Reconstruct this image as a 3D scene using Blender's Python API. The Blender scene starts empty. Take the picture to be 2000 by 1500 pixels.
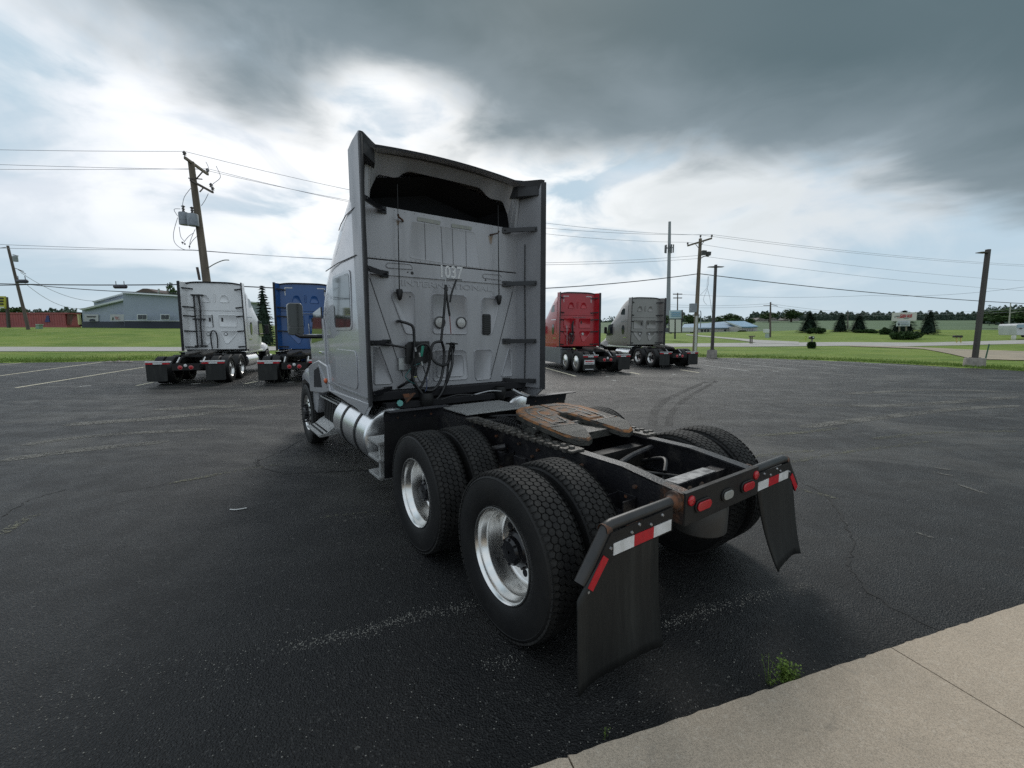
import bpy, math, random
import numpy as np
from mathutils import Vector, Matrix

# ------------------------------------------------------------------ scene, camera, sky, sun
S = bpy.context.scene
COL = S.collection
random.seed(7)
FPX, PITCH, CAMH = 841.4, 0.117, 1.893          # focal length (px of a 2000 px wide frame), pitch down, eye height
cam = bpy.data.cameras.new('camera')
cam.sensor_width = 36.0
cam.lens = 36.0 * FPX / 2000.0
cam.clip_start = 0.05
cam.clip_end = 3000
camo = bpy.data.objects.new('camera', cam)
COL.objects.link(camo)
camo.location = (0, 0, CAMH)
camo.rotation_euler = (math.pi / 2 - PITCH, 0, 0)
S.camera = camo
S.view_settings.view_transform = 'Standard'
S.view_settings.look = 'None'
S.view_settings.exposure = 0.15
S.view_settings.gamma = 1.0
S.view_settings.use_curve_mapping = False
S.cycles.use_denoising = False
S.cycles.use_adaptive_sampling = True
S.cycles.adaptive_threshold = 0.006
S.cycles.max_bounces = 6
S.cycles.diffuse_bounces = 3
S.cycles.glossy_bounces = 3
S.cycles.transmission_bounces = 3
S.cycles.transparent_max_bounces = 6
S.cycles.caustics_reflective = False
S.cycles.caustics_refractive = False
S.cycles.sample_clamp_indirect = 6

SUN_EL, SUN_AZ = math.radians(40), math.radians(4)       # azimuth: right of the viewing direction (+Y)
sl = bpy.data.lights.new('sun', 'SUN')
sl.energy = 1.5
sl.angle = math.radians(22)
sl.color = (1.0, 0.97, 0.92)
so = bpy.data.objects.new('sun', sl)
COL.objects.link(so)
sd = Vector((math.sin(SUN_AZ) * math.cos(SUN_EL), math.cos(SUN_AZ) * math.cos(SUN_EL), math.sin(SUN_EL)))
so.rotation_euler = (-sd).to_track_quat('-Z', 'Y').to_euler()
so.location = (0, 0, 30)

W = bpy.data.worlds.new('World')
S.world = W
W.use_nodes = True
wn, wl = W.node_tree.nodes, W.node_tree.links
wn.clear()


class NT:
    """small helper to write node graphs as expressions"""
    def __init__(s, tree):
        s.t = tree
    def n(s, typ, **kw):
        nd = s.t.nodes.new(typ)
        for k, v in kw.items():
            setattr(nd, k, v)
        return nd
    def link(s, a, b):
        s.t.links.new(a, b)
    def put(s, sock, v):
        if hasattr(v, 'is_linked') or isinstance(v, bpy.types.NodeSocket):
            s.t.links.new(v, sock)
        else:
            sock.default_value = v
    def math(s, op, a, b=0.0, c=None, clamp=False):
        nd = s.n('ShaderNodeMath', operation=op, use_clamp=clamp)
        s.put(nd.inputs[0], a)
        s.put(nd.inputs[1], b)
        if c is not None:
            s.put(nd.inputs[2], c)
        return nd.outputs[0]
    def ramp(s, v, a, b, smooth=True):
        nd = s.n('ShaderNodeMapRange', interpolation_type='SMOOTHSTEP' if smooth else 'LINEAR')
        s.put(nd.inputs[0], v)
        nd.inputs[1].default_value = a
        nd.inputs[2].default_value = b
        nd.inputs[3].default_value = 0
        nd.inputs[4].default_value = 1
        return nd.outputs[0]
    def mix(s, f, a, b, blend='MIX'):
        nd = s.n('ShaderNodeMix', data_type='RGBA', blend_type=blend, clamp_factor=True)
        s.put(nd.inputs[0], f)
        for i, v in ((6, a), (7, b)):
            if isinstance(v, (tuple, list)):
                v = (*v[:3], 1.0)
            s.put(nd.inputs[i], v)
        return nd.outputs[2]
    def noise(s, vec, scale, detail=4.0, rough=0.55, dist=0.0, dims='3D'):
        nd = s.n('ShaderNodeTexNoise', noise_dimensions=dims)
        if vec is not None:
            s.link(vec, nd.inputs['Vector'])
        nd.inputs['Scale'].default_value = scale
        nd.inputs['Detail'].default_value = detail
        nd.inputs['Roughness'].default_value = rough
        nd.inputs['Distortion'].default_value = dist
        return nd.outputs[0]
    def combine(s, x, y, z=0.0):
        nd = s.n('ShaderNodeCombineXYZ')
        for i, v in enumerate((x, y, z)):
            s.put(nd.inputs[i], v)
        return nd.outputs[0]
    def mapping(s, vec, scale=(1, 1, 1), loc=(0, 0, 0), rot=(0, 0, 0)):
        nd = s.n('ShaderNodeMapping')
        s.link(vec, nd.inputs[0])
        nd.inputs['Location'].default_value = loc
        nd.inputs['Rotation'].default_value = rot
        nd.inputs['Scale'].default_value = scale
        return nd.outputs[0]


g = NT(W.node_tree)
tc = g.n('ShaderNodeTexCoord')
sx = g.n('ShaderNodeSeparateXYZ')
g.link(tc.outputs['Generated'], sx.inputs[0])
dx, dy, dz = sx.outputs
zc = g.math('ADD', g.math('MAXIMUM', dz, 0.0), 0.10)
CX, CY = g.math('DIVIDE', dx, zc), g.math('DIVIDE', dy, zc)     # where the view ray meets the cloud deck
cp = g.combine(CX, CY, 0.0)
nish = g.n('ShaderNodeTexSky', sky_type='NISHITA')
nish.sun_disc = False
nish.sun_elevation = SUN_EL
nish.sun_rotation = SUN_AZ
nish.air_density = 1.0
nish.dust_density = 2.5
nA = g.noise(cp, 0.75, 4, 0.58, 0.35)
nB = g.noise(g.mapping(cp, (1, 1, 1), (7.3, 2.1, 0)), 2.1, 5, 0.6, 0.5)
nC = g.noise(g.mapping(cp, (0.7, 1.0, 1), (3.1, 9.4, 0), (0, 0, 0.5)), 1.1, 2, 0.45, 0.2)
nD = g.noise(g.mapping(cp, (1, 1, 1), (1.7, 5.2, 0)), 5.0, 5, 0.62, 0.3)
# high thin cloud over pale blue sky: soft heaps, so the noise is taken on the dome itself
dv = g.mapping(tc.outputs['Generated'], (1.0, 1.0, 2.3), (0.4, 0.1, 0.0), (0.0, 0.0, 0.0))
nE = g.noise(dv, 2.3, 6, 0.52, 0.5)
nF = g.noise(g.mapping(dv, (1, 1, 1), (3.7, 1.9, 2.2)), 4.6, 6, 0.55, 0.6)
blue = (0.455, 0.585, 0.685)
white = (0.80, 0.84, 0.90)
lilac = (0.56, 0.63, 0.71)
hi = g.mix(g.ramp(nE, 0.38, 0.64), lilac, white)
hi = g.mix(g.math('MULTIPLY', g.ramp(nF, 0.62, 0.36), 0.6), hi, lilac)
cover = g.math('MULTIPLY', g.ramp(dz, 0.02, 0.24), g.ramp(g.math('ADD', nE, g.math('MULTIPLY', nF, 0.35)), 0.50, 0.78))
sky1 = g.mix(cover, blue, hi)
# glow where the sun sits behind thin cloud
dot = g.n('ShaderNodeVectorMath', operation='DOT_PRODUCT')
g.link(tc.outputs['Generated'], dot.inputs[0])
GL_EL, GL_AZ = math.radians(23), math.radians(-4)
dot.inputs[1].default_value = (math.sin(GL_AZ) * math.cos(GL_EL), math.cos(GL_AZ) * math.cos(GL_EL), math.sin(GL_EL))
glow = g.math('POWER', g.math('MAXIMUM', dot.outputs['Value'], 0.0), 6.0)
glowc = g.math('MULTIPLY', glow, g.ramp(g.math('ADD', nF, g.math('MULTIPLY', nE, 0.4)), 0.56, 0.78))
sky2 = g.mix(g.math('MULTIPLY', glowc, 1.0), sky1, (1.18, 1.17, 1.15))
sky2 = g.mix(g.math('MULTIPLY', g.math('MULTIPLY', glow, g.ramp(nE, 0.35, 0.70)), 0.45), sky2, (1.0, 1.0, 1.02))
# pale murk towards the horizon
sky2 = g.mix(g.math('SUBTRACT', 1.0, g.ramp(dz, -0.02, 0.16)), sky2, (0.50, 0.60, 0.67))
# grey-white mid deck ahead and to the right
midm = g.math('MULTIPLY', g.ramp(g.math('ADD', g.math('MULTIPLY', nE, 0.6), g.math('MULTIPLY', nF, 0.4)), 0.36, 0.60), g.math('MULTIPLY', g.ramp(dz, 0.06, 0.22), g.ramp(CX, -1.6, 0.9)))
sky2 = g.mix(g.math('MULTIPLY', midm, 0.8), sky2, (0.60, 0.65, 0.67))
# dark storm deck overhead, its edge ahead and to the left
e1 = g.math('ADD', CX, 0.98)
e2 = g.math('SUBTRACT', g.math('ADD', g.math('MULTIPLY', CX, 0.17), 1.88), CY)
ed = g.math('SMOOTH_MIN', e1, e2, 0.4)
ed = g.math('SMOOTH_MIN', ed, g.math('SUBTRACT', CY, 0.30), 0.4)        # its trailing edge, just short of overhead
wob = g.math('ADD', g.math('MULTIPLY', g.math('SUBTRACT', nA, 0.5), 1.0), g.math('MULTIPLY', g.math('SUBTRACT', nB, 0.5), 0.25))
wob = g.math('ADD', wob, g.math('MULTIPLY', g.math('SUBTRACT', nF, 0.5), 0.55))
tong = g.math('ADD', g.math('POWER', g.math('ADD', CX, 0.42), 2.0), g.math('POWER', g.math('SUBTRACT', CY, 1.60), 2.0))
ed = g.math('SUBTRACT', ed, g.math('MULTIPLY', g.math('EXPONENT', g.math('MULTIPLY', tong, -14.0)), 0.55))   # a brighter notch in its edge
deck = g.ramp(g.math('ADD', ed, wob), -0.30, 0.22)
slate = g.mix(g.ramp(nC, 0.30, 0.75), (0.096, 0.144, 0.165), (0.130, 0.180, 0.206))
slate = g.mix(g.math('MULTIPLY', g.ramp(g.math('ADD', ed, wob), 0.75, 0.05), 0.7), slate, (0.25, 0.31, 0.35))
sky3 = g.mix(deck, sky2, slate)
# the far side of the world below the horizon stays a plain dim grey green
sky3 = g.mix(g.ramp(dz, 0.0, -0.03), sky3, (0.16, 0.19, 0.15))
ten = g.mix(1.0, sky3, (10.0, 10.0, 10.0), 'MULTIPLY')
fin = g.mix(0.985, nish.outputs[0], ten)
bg = g.n('ShaderNodeBackground')
g.link(fin, bg.inputs['Color'])
bg.inputs['Strength'].default_value = 0.1
wo = g.n('ShaderNodeOutputWorld')
g.link(bg.outputs[0], wo.inputs[0])

# ------------------------------------------------------------------ measuring helpers (survey of the place from the photograph's known lens)
sp_, cp_ = math.sin(PITCH), math.cos(PITCH)
EYE = np.array([0.0, 0.0, CAMH])
def ray(u, v):
    a, w = (u - 1000) / FPX, (750 - v) / FPX
    return np.array([a, cp_ + sp_ * w, -sp_ + cp_ * w])
def gnd(u, v, z=0.0):
    r = ray(u, v)
    return EYE + r * ((z - CAMH) / r[2])
def at(u, v, d):
    r = ray(u, v)
    return EYE + r * (d / r[1])

# ------------------------------------------------------------------ mesh helpers
class MB:
    def __init__(s):
        s.v, s.f, s.m = [], [], []
        s.cur = 0
    def add(s, vs, fs):
        o = len(s.v)
        s.v += [tuple(map(float, p)) for p in vs]
        s.f += [tuple(i + o for i in f) for f in fs]
        s.m += [s.cur] * len(fs)
        return s
    def box(s, x0, x1, y0, y1, z0, z1):
        return s.add([(x0, y0, z0), (x1, y0, z0), (x1, y1, z0), (x0, y1, z0), (x0, y0, z1), (x1, y0, z1), (x1, y1, z1), (x0, y1, z1)],
                     [(0, 3, 2, 1), (4, 5, 6, 7), (0, 1, 5, 4), (1, 2, 6, 5), (2, 3, 7, 6), (3, 0, 4, 7)])
    def beam(s, p0, p1, w, h, up=(0, 0, 1)):
        p0, p1, up = Vector(p0), Vector(p1), Vector(up)
        d = (p1 - p0).normalized()
        a = d.cross(up).normalized()
        b = a.cross(d)
        vs = []
        for p in (p0, p1):
            for sa, sb in ((-1, -1), (1, -1), (1, 1), (-1, 1)):
                vs.append(p + a * (sa * w / 2) + b * (sb * h / 2))
        return s.add(vs, [(0, 1, 2, 3), (7, 6, 5, 4), (0, 4, 5, 1), (1, 5, 6, 2), (2, 6, 7, 3), (3, 7, 4, 0)])
    def prism(s, poly, ax, a0, a1):
        """poly: 2-D outline in the two other axes (in xyz order), extruded along axis ax"""
        n = len(poly)
        vs = []
        for a in (a0, a1):
            for p in poly:
                q = list(p)
                q.insert(ax, a)
                vs.append(q)
        fs = [tuple(range(n)), tuple(range(2 * n - 1, n - 1, -1))]
        for i in range(n):
            j = (i + 1) % n
            fs.append((i, i + n, j + n, j))
        return s.add(vs, fs)
    def rings(s, rings, closed=True, cap=True):
        n = len(rings[0])
        vs = [p for r in rings for p in r]
        fs = []
        for k in range(len(rings) - 1):
            for i in range(n if closed else n - 1):
                j = (i + 1) % n
                fs.append((k * n + i, k * n + j, (k + 1) * n + j, (k + 1) * n + i))
        if cap and closed:
            fs.append(tuple(range(n - 1, -1, -1)))
            fs.append(tuple(range((len(rings) - 1) * n, len(rings) * n)))
        return s.add(vs, fs)
    def tube(s, pts, r, n=8, cap=True, closed=False):
        pts = [Vector(p) for p in pts]
        rr = r if isinstance(r, (list, tuple)) else [r] * len(pts)
        rg = []
        ref = None
        m = len(pts)
        for i, p in enumerate(pts):
            if closed:
                d = pts[(i + 1) % m] - pts[i - 1]
            else:
                d = (pts[min(i + 1, m - 1)] - pts[max(i - 1, 0)])
            if d.length < 1e-9:
                d = Vector((0, 0, 1))
            d.normalize()
            if ref is None:
                ref = d.orthogonal().normalized()
            a = (ref - d * ref.dot(d))
            a = a.normalized() if a.length > 1e-6 else d.orthogonal().normalized()
            ref = a
            b = d.cross(a)
            rg.append([p + (a * math.cos(t) + b * math.sin(t)) * rr[i] for t in [2 * math.pi * k / n for k in range(n)]])
        if closed:
            rg.append(rg[0])
            return s.rings(rg, True, False)
        return s.rings(rg, True, cap)
    def cyl(s, p0, p1, r0, r1=None, n=16):
        return s.tube([p0, p1], [r0, r0 if r1 is None else r1], n)
    def lathe(s, prof, o=(0, 0, 0), ax=1, n=32, closed=False):
        """prof: (radius, height) pairs turned about axis ax through o"""
        rg = []
        for r, h in prof:
            ring = []
            for k in range(n):
                t = 2 * math.pi * k / n
                c, q = r * math.cos(t), r * math.sin(t)
                p = {0: (h, c, q), 1: (c, h, q), 2: (c, q, h)}[ax]
                ring.append((p[0] + o[0], p[1] + o[1], p[2] + o[2]))
            rg.append(ring)
        if closed:
            rg.append(rg[0])
        return s.rings(rg, True, False)
    def ball(s, c, r, n=10, sq=(1, 1, 1)):
        rg = []
        for i in range(n // 2 + 1):
            a = math.pi * i / (n // 2)
            rg.append([(c[0] + r * sq[0] * max(math.sin(a), .01) * math.cos(2 * math.pi * k / n), c[1] + r * sq[1] * max(math.sin(a), .01) * math.sin(2 * math.pi * k / n), c[2] - r * sq[2] * math.cos(a)) for k in range(n)])
        return s.rings(rg, True, True)
    def mesh(s, name, mats, smooth=None):
        me = bpy.data.meshes.new(name)
        me.from_pydata(s.v, [], s.f)
        for m in (mats if isinstance(mats, (list, tuple)) else [mats]):
            me.materials.append(m)
        if any(s.m):
            me.polygons.foreach_set('material_index', s.m)
        import bmesh
        bm = bmesh.new()
        bm.from_mesh(me)
        bmesh.ops.recalc_face_normals(bm, faces=bm.faces)
        bm.to_mesh(me)
        bm.free()
        if smooth is not None:
            me.polygons.foreach_set('use_smooth', [True] * len(me.polygons))
            me.set_sharp_from_angle(angle=math.radians(smooth))
        me.update()
        return me

def obj(name, data, parent=None, loc=(0, 0, 0), rot=(0, 0, 0)):
    o = bpy.data.objects.new(name, data)
    COL.objects.link(o)
    o.parent = parent
    o.location = loc
    o.rotation_euler = rot
    return o
def part(name, mb, mats, parent=None, smooth=None, bevel=0, loc=(0, 0, 0), rot=(0, 0, 0)):
    o = obj(name, mb.mesh(name, mats, smooth), parent, loc, rot)
    if bevel:
        b = o.modifiers.new('bevel', 'BEVEL')
        b.width = bevel
        b.segments = 2
        b.limit_method = 'ANGLE'
        b.angle_limit = math.radians(40)
        if smooth is None:
            o.data.polygons.foreach_set('use_smooth', [True] * len(o.data.polygons))
            o.data.set_sharp_from_angle(angle=math.radians(30))
            b.harden_normals = True
    return o
def tag(o, label, cat=None, group=None, kind=None):
    if label:
        o['label'] = label
    if cat:
        o['category'] = cat
    if group:
        o['group'] = group
    if kind:
        o['kind'] = kind
    return o
def thing(name, label, cat, loc=(0, 0, 0), rz=0.0, group=None):
    o = obj(name, None, None, loc, (0, 0, rz))
    o.empty_display_size = 0.3
    return tag(o, label, cat, group)
def structure(o):
    o['kind'] = 'structure'
    return o
def text_mesh(body, size, mat, extrude=0.002, offset=0.0, align='CENTER', sx_=1.0):
    cu = bpy.data.curves.new('lettering', 'FONT')
    cu.body = body
    cu.size = size
    cu.extrude = extrude
    cu.offset = offset
    cu.align_x = align
    cu.align_y = 'CENTER'
    cu.resolution_u = 3
    to = bpy.data.objects.new('lettering_tmp', cu)
    COL.objects.link(to)
    bpy.context.view_layer.update()
    me = bpy.data.meshes.new_from_object(to)
    bpy.data.objects.remove(to)
    me.materials.clear()
    me.materials.append(mat)
    me.transform(Matrix.Scale(sx_, 4, (1, 0, 0)))
    return me
# text reading from the rear of a vehicle (local -X): text x -> -Y, text y -> +Z, faces -X
REAR = Matrix(((0, 0, -1, 0), (-1, 0, 0, 0), (0, 1, 0, 0), (0, 0, 0, 1)))
# text facing the camera side (-Y of the scene): text x -> +X, text y -> +Z
FRONT = Matrix(((1, 0, 0, 0), (0, 0, -1, 0), (0, 1, 0, 0), (0, 0, 0, 1)))

def smoothpath(pts, k=4, closed=False):
    """Catmull-Rom through pts"""
    P = [np.array(p, float) for p in pts]
    n = len(P)
    out = []
    for i in range(n if closed else n - 1):
        p1, p2 = P[i], P[(i + 1) % n]
        p0 = P[i - 1] if (closed or i > 0) else p1
        p3 = P[(i + 2) % n] if (closed or i + 2 < n) else p2
        for j in range(k):
            t = j / k
            out.append(0.5 * ((2 * p1) + (-p0 + p2) * t + (2 * p0 - 5 * p1 + 4 * p2 - p3) * t * t + (-p0 + 3 * p1 - 3 * p2 + p3) * t ** 3))
    if not closed:
        out.append(P[-1])
    return out

# ------------------------------------------------------------------ materials
MATS = {}
def mat(name, col, rough=0.5, metal=0.0, var=0.0, vscale=3.0, col2=None, bump=0.0, bscale=60.0, coat=0.0, spec=0.5, rvar=0.0, stretch=(1, 1, 1), lo=0.35, hi=0.65, detail=6.0, bdist=0.01):
    if name in MATS:
        return MATS[name]
    m = bpy.data.materials.new(name)
    m.use_nodes = True
    t = NT(m.node_tree)
    b = m.node_tree.nodes['Principled BSDF']
    b.inputs['Metallic'].default_value = metal
    b.inputs['Specular IOR Level'].default_value = spec
    b.inputs['Coat Weight'].default_value = coat
    b.inputs['Coat Roughness'].default_value = 0.08
    tcn = t.n('ShaderNodeTexCoord')
    vec = t.mapping(tcn.outputs['Object'], stretch)
    if var or col2:
        c2 = col2 if col2 else tuple(c * (1 - var) for c in col)
        nz = t.noise(vec, vscale, detail, 0.6)
        c = t.mix(t.ramp(nz, lo, hi), col, c2)
        nz2 = t.noise(vec, vscale * 9, 3, 0.6)
        c = t.mix(t.math('MULTIPLY', t.ramp(nz2, 0.35, 0.8), 0.22), c, c2)
        t.link(c, b.inputs['Base Color'])
        if rvar:
            t.link(t.math('ADD', t.math('MULTIPLY', t.ramp(nz, lo, hi), rvar), rough), b.inputs['Roughness'])
        else:
            b.inputs['Roughness'].default_value = rough
    else:
        b.inputs['Base Color'].default_value = (*col, 1)
        b.inputs['Roughness'].default_value = rough
    if bump:
        bn = t.n('ShaderNodeBump')
        bn.inputs['Strength'].default_value = bump
        bn.inputs['Distance'].default_value = bdist
        t.link(t.noise(vec, bscale, 5, 0.6), bn.inputs['Height'])
        t.link(bn.outputs[0], b.inputs['Normal'])
    MATS[name] = m
    return m

M_PAINT = mat('silver_paint', (0.46, 0.465, 0.49), 0.30, 0.30, var=0.10, vscale=1.5, coat=0.6, rvar=0.1)
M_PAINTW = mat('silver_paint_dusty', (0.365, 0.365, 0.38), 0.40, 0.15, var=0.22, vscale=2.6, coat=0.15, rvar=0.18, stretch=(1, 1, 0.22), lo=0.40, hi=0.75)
M_RUBTRIM = mat('rubber_trim', (0.035, 0.035, 0.038), 0.62, var=0.4, vscale=6)
M_BLACK = mat('black_plastic', (0.012, 0.012, 0.013), 0.5, var=0.4, vscale=8)
M_BLACKGLOSS = mat('black_gloss', (0.010, 0.010, 0.012), 0.28)
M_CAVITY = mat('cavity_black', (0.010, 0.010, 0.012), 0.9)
M_CHASSIS = mat('chassis_black', (0.007, 0.0075, 0.009), 0.45, spec=0.35, var=0.5, vscale=4, col2=(0.018, 0.016, 0.014), bump=0.25, bscale=90, rvar=0.25)
M_CHASSISDUST = mat('chassis_dusty', (0.010, 0.010, 0.013), 0.36, vscale=7, col2=(0.055, 0.05, 0.045), bump=0.3, bscale=70, rvar=0.2, lo=0.48, hi=0.8)
M_RUSTY = mat('rusty_steel', (0.040, 0.028, 0.022), 0.7, vscale=16, col2=(0.16, 0.060, 0.025), bump=0.5, bscale=80, lo=0.4, hi=0.66)
M_GREASE = mat('grease_rust', (0.25, 0.105, 0.034), 0.66, vscale=9.0, col2=(0.032, 0.029, 0.024), bump=0.6, bscale=50, rvar=-0.10, lo=0.38, hi=0.60, spec=0.3)
M_GREASEDK = mat('grease_dark', (0.050, 0.048, 0.040), 0.42, vscale=14, col2=(0.020, 0.020, 0.018), bump=0.7, bscale=70)
M_TYRE = mat('tyre_rubber', (0.009, 0.009, 0.0095), 0.55, vscale=5, col2=(0.017, 0.0165, 0.016), bump=0.15, bscale=90, spec=0.32, lo=.3, hi=.8)
M_TREAD = mat('tyre_tread', (0.012, 0.012, 0.012), 0.7, vscale=9, col2=(0.026, 0.025, 0.0235), bump=0.35, bscale=150, spec=0.3)
M_ALU = mat('polished_aluminium', (0.86, 0.85, 0.83), 0.20, 1.0, vscale=3, col2=(0.74, 0.725, 0.70), rvar=0.10)
M_TANK = mat('tank_aluminium', (0.88, 0.89, 0.90), 0.24, 1.0, vscale=2, col2=(0.78, 0.785, 0.79), rvar=0.12, stretch=(0.2, 1, 1))
M_TREADPLATE = mat('tread_plate', (0.55, 0.55, 0.54), 0.38, 0.9, vscale=5, col2=(0.40, 0.40, 0.39), bump=0.8, bscale=130, rvar=0.2)
M_FLAP = mat('mudflap_rubber', (0.013, 0.0135, 0.013), 0.5, vscale=6, col2=(0.036, 0.037, 0.034), bump=0.2, bscale=20, stretch=(1, 1.6, 0.18), lo=0.42, hi=0.85, spec=.35)
M_RED = mat('red_lens', (0.42, 0.008, 0.016), 0.25, coat=0.4)
M_REDTAPE = mat('red_reflective', (0.50, 0.010, 0.020), 0.35, vscale=30, col2=(0.40, 0.01, 0.02))
M_WHITETAPE = mat('white_reflective', (0.72, 0.72, 0.72), 0.4, vscale=20, col2=(0.58, 0.58, 0.57))
M_CLEAR = mat('clear_lens', (0.52, 0.52, 0.50), 0.25, coat=0.4, vscale=60, col2=(0.42, 0.42, 0.41))
M_GLASS = mat('tinted_glass', (0.018, 0.022, 0.026), 0.04, coat=0.5)
M_ORANGE = mat('amber_lens', (0.62, 0.12, 0.03), 0.25)
M_CHROME = mat('chrome', (0.8, 0.8, 0.8), 0.08, 1.0)
M_GREEN = mat('green_hose', (0.02, 0.22, 0.15), 0.4)
M_HOSE = mat('black_hose', (0.011, 0.011, 0.012), 0.42)
M_CABLERED = mat('red_wire', (0.18, 0.02, 0.015), 0.5)
M_STEEL = mat('galvanised_steel', (0.45, 0.46, 0.46), 0.4, 0.8, vscale=9, col2=(0.32, 0.32, 0.33))
M_WHITEPLASTIC = mat('white_plastic', (0.66, 0.66, 0.64), 0.45)
M_CONCRETE = mat('lamp_base_concrete', (0.33, 0.30, 0.265), 0.9, vscale=3, col2=(0.22, 0.20, 0.18), bump=0.5, bscale=30)
# ------------------------------------------------------------------ ground
LOTA = [-2.6, -2.2, -1.6, -1.19, -1.01, -.856, -.6, -.3, 0, .3, .4575, .594, .833, 1.048, 1.192, 1.6, 2.2, 2.6]
LOTD = [22, 23, 25.5, 27.67, 28.67, 30.3, 31.5, 33.5, 35.5, 36, 34.2, 32.8, 28.16, 23.92, 21.63, 17, 12, 10]
PROF = [
    (-1.2, [(33, .5), (41, .55), (44, .62), (58, 2.3), (66, 2.75), (80, 3.0), (150, 4.5), (400, 9), (900, 14)]),
    (-0.4, [(36, .45), (41, .55), (45, .62), (58, 2.1), (66, 2.4), (80, 2.7), (150, 3.5), (400, 9), (900, 14)]),
    (0.3, [(41, .32), (45, .42), (56, .65), (60, .75), (100, 1.75), (130, 2.1), (250, 8.5), (500, 13), (900, 20)]),
    (0.8, [(36, .3), (44, .42), (56, .68), (60, .8), (85, 2.0), (130, 3.4), (250, 9.5), (500, 14), (900, 20)]),
    (1.2, [(26, .1), (34, .2), (43, .5), (54, .85), (58, .9), (100, 2.2), (250, 9.5), (500, 14), (900, 20)]),
]
def zt(x, y):
    if y < 6:
        return -0.06
    a = max(-2.6, min(2.6, x / y))
    dl = np.interp(a, LOTA, LOTD)
    if y < dl - 0.25:
        return -0.06
    def col(pr):
        ds = [dl - 0.25, dl + 0.15] + [max(p[0], dl + 1.0 + i * 0.5) for i, p in enumerate(pr)]
        zs = [-0.06, 0.045] + [p[1] for p in pr]
        return np.interp(y, ds, zs)
    A = [p[0] for p in PROF]
    if a <= A[0]:
        return col(PROF[0][1])
    if a >= A[-1]:
        return col(PROF[-1][1])
    k = max(i for i in range(len(A)) if A[i] <= a)
    k = min(k, len(A) - 2)
    t = (a - A[k]) / (A[k + 1] - A[k])
    t = t * t * (3 - 2 * t)
    return col(PROF[k][1]) * (1 - t) + col(PROF[k + 1][1]) * t
def hit(u, v):
    """where the sight line through (u, v) meets the terrain"""
    r = ray(u, v)
    r = r / r[1]
    lo = 8.0
    d = lo
    while d < 900:
        p = EYE + r * d
        if p[2] < zt(p[0], p[1]):
            break
        d += 0.25 if d < 80 else 1.0
    p = EYE + r * d
    return (p[0], p[1], zt(p[0], p[1]))

def asphalt():
    m = bpy.data.materials.new('asphalt')
    m.use_nodes = True
    t = NT(m.node_tree)
    b = m.node_tree.nodes['Principled BSDF']
    tcn = t.n('ShaderNodeTexCoord')
    v = tcn.outputs['Object']
    big = t.noise(v, 0.16, 5, 0.6, 0.6)
    streak = t.noise(t.mapping(v, (0.25, 1.5, 1), (4, 1, 0), (0, 0, -0.25)), 0.9, 6, 0.65, 0.4)
    mid = t.noise(v, 2.2, 6, 0.65)
    fine = t.noise(v, 95, 3, 0.7)
    vo = t.n('ShaderNodeTexVoronoi', feature='F1')
    t.link(v, vo.inputs['Vector'])
    vo.inputs['Scale'].default_value = 105
    vo.inputs['Randomness'].default_value = 1.0
    vo2 = t.n('ShaderNodeTexVoronoi', feature='F1')
    t.link(v, vo2.inputs['Vector'])
    vo2.inputs['Scale'].default_value = 62
    patchy = t.noise(t.mapping(v, (.5, 1, 1), (9, 3, 0), (0, 0, .3)), 0.55, 5, 0.65, 1.0)
    c = t.mix(t.ramp(big, 0.36, 0.66), (0.0060, 0.0064, 0.0072), (0.0150, 0.0150, 0.0155))
    sy = t.n('ShaderNodeSeparateXYZ')
    t.link(v, sy.inputs[0])
    wear = t.math('ADD', t.math('MULTIPLY', t.ramp(t.math('ADD', sy.outputs[1], t.math('MULTIPLY', big, 3.0)), 4.5, 9.0), 0.9), 0.10)   # fresh seal coat near the apron, worn beyond
    c = t.mix(t.math('MULTIPLY', t.math('MULTIPLY', t.ramp(streak, 0.46, 0.68), 0.8), wear), c, (0.070, 0.068, 0.062))
    c = t.mix(t.math('MULTIPLY', t.math('MULTIPLY', t.ramp(patchy, 0.48, 0.66), 0.8), wear), c, (0.105, 0.10, 0.09))
    c = t.mix(t.math('MULTIPLY', t.ramp(mid, 0.54, 0.80), 0.35), c, (0.040, 0.039, 0.037))
    c = t.mix(t.math('MULTIPLY', t.ramp(fine, 0.54, 0.80), 0.4), c, (0.05, 0.049, 0.048))
    c = t.mix(t.math('MULTIPLY', t.ramp(vo.outputs['Color'], 0.66, 1.0), 0.7), c, (0.072, 0.070, 0.067))
    c = t.mix(t.math('MULTIPLY', t.ramp(vo2.outputs['Color'], 0.90, 0.98), 0.65), c, (0.15, 0.145, 0.135))
    c = t.mix(t.math('MULTIPLY', t.ramp(vo.outputs['Distance'], 0.35, 0.75), 0.6), c, (0.004, 0.004, 0.0045))
    t.link(c, b.inputs['Base Color'])
    ro = t.math('ADD', t.math('MULTIPLY', t.ramp(mid, 0.3, 0.75), 0.16), 0.45)
    t.link(ro, b.inputs['Roughness'])
    b.inputs['Specular IOR Level'].default_value = 0.32
    h = t.math('ADD', t.math('MULTIPLY', vo.outputs['Distance'], 1.0), t.math('MULTIPLY', fine, 0.6))
    bn = t.n('ShaderNodeBump')
    bn.inputs['Strength'].default_value = 1.0
    bn.inputs['Distance'].default_value = 0.008
    t.link(h, bn.inputs['Height'])
    bn2 = t.n('ShaderNodeBump')
    bn2.inputs['Strength'].default_value = 0.35
    bn2.inputs['Distance'].default_value = 0.05
    t.link(mid, bn2.inputs['Height'])
    t.link(bn.outputs[0], bn2.inputs['Normal'])
    t.link(bn2.outputs[0], b.inputs['Normal'])
    return m
M_ASPHALT = asphalt()

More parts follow.
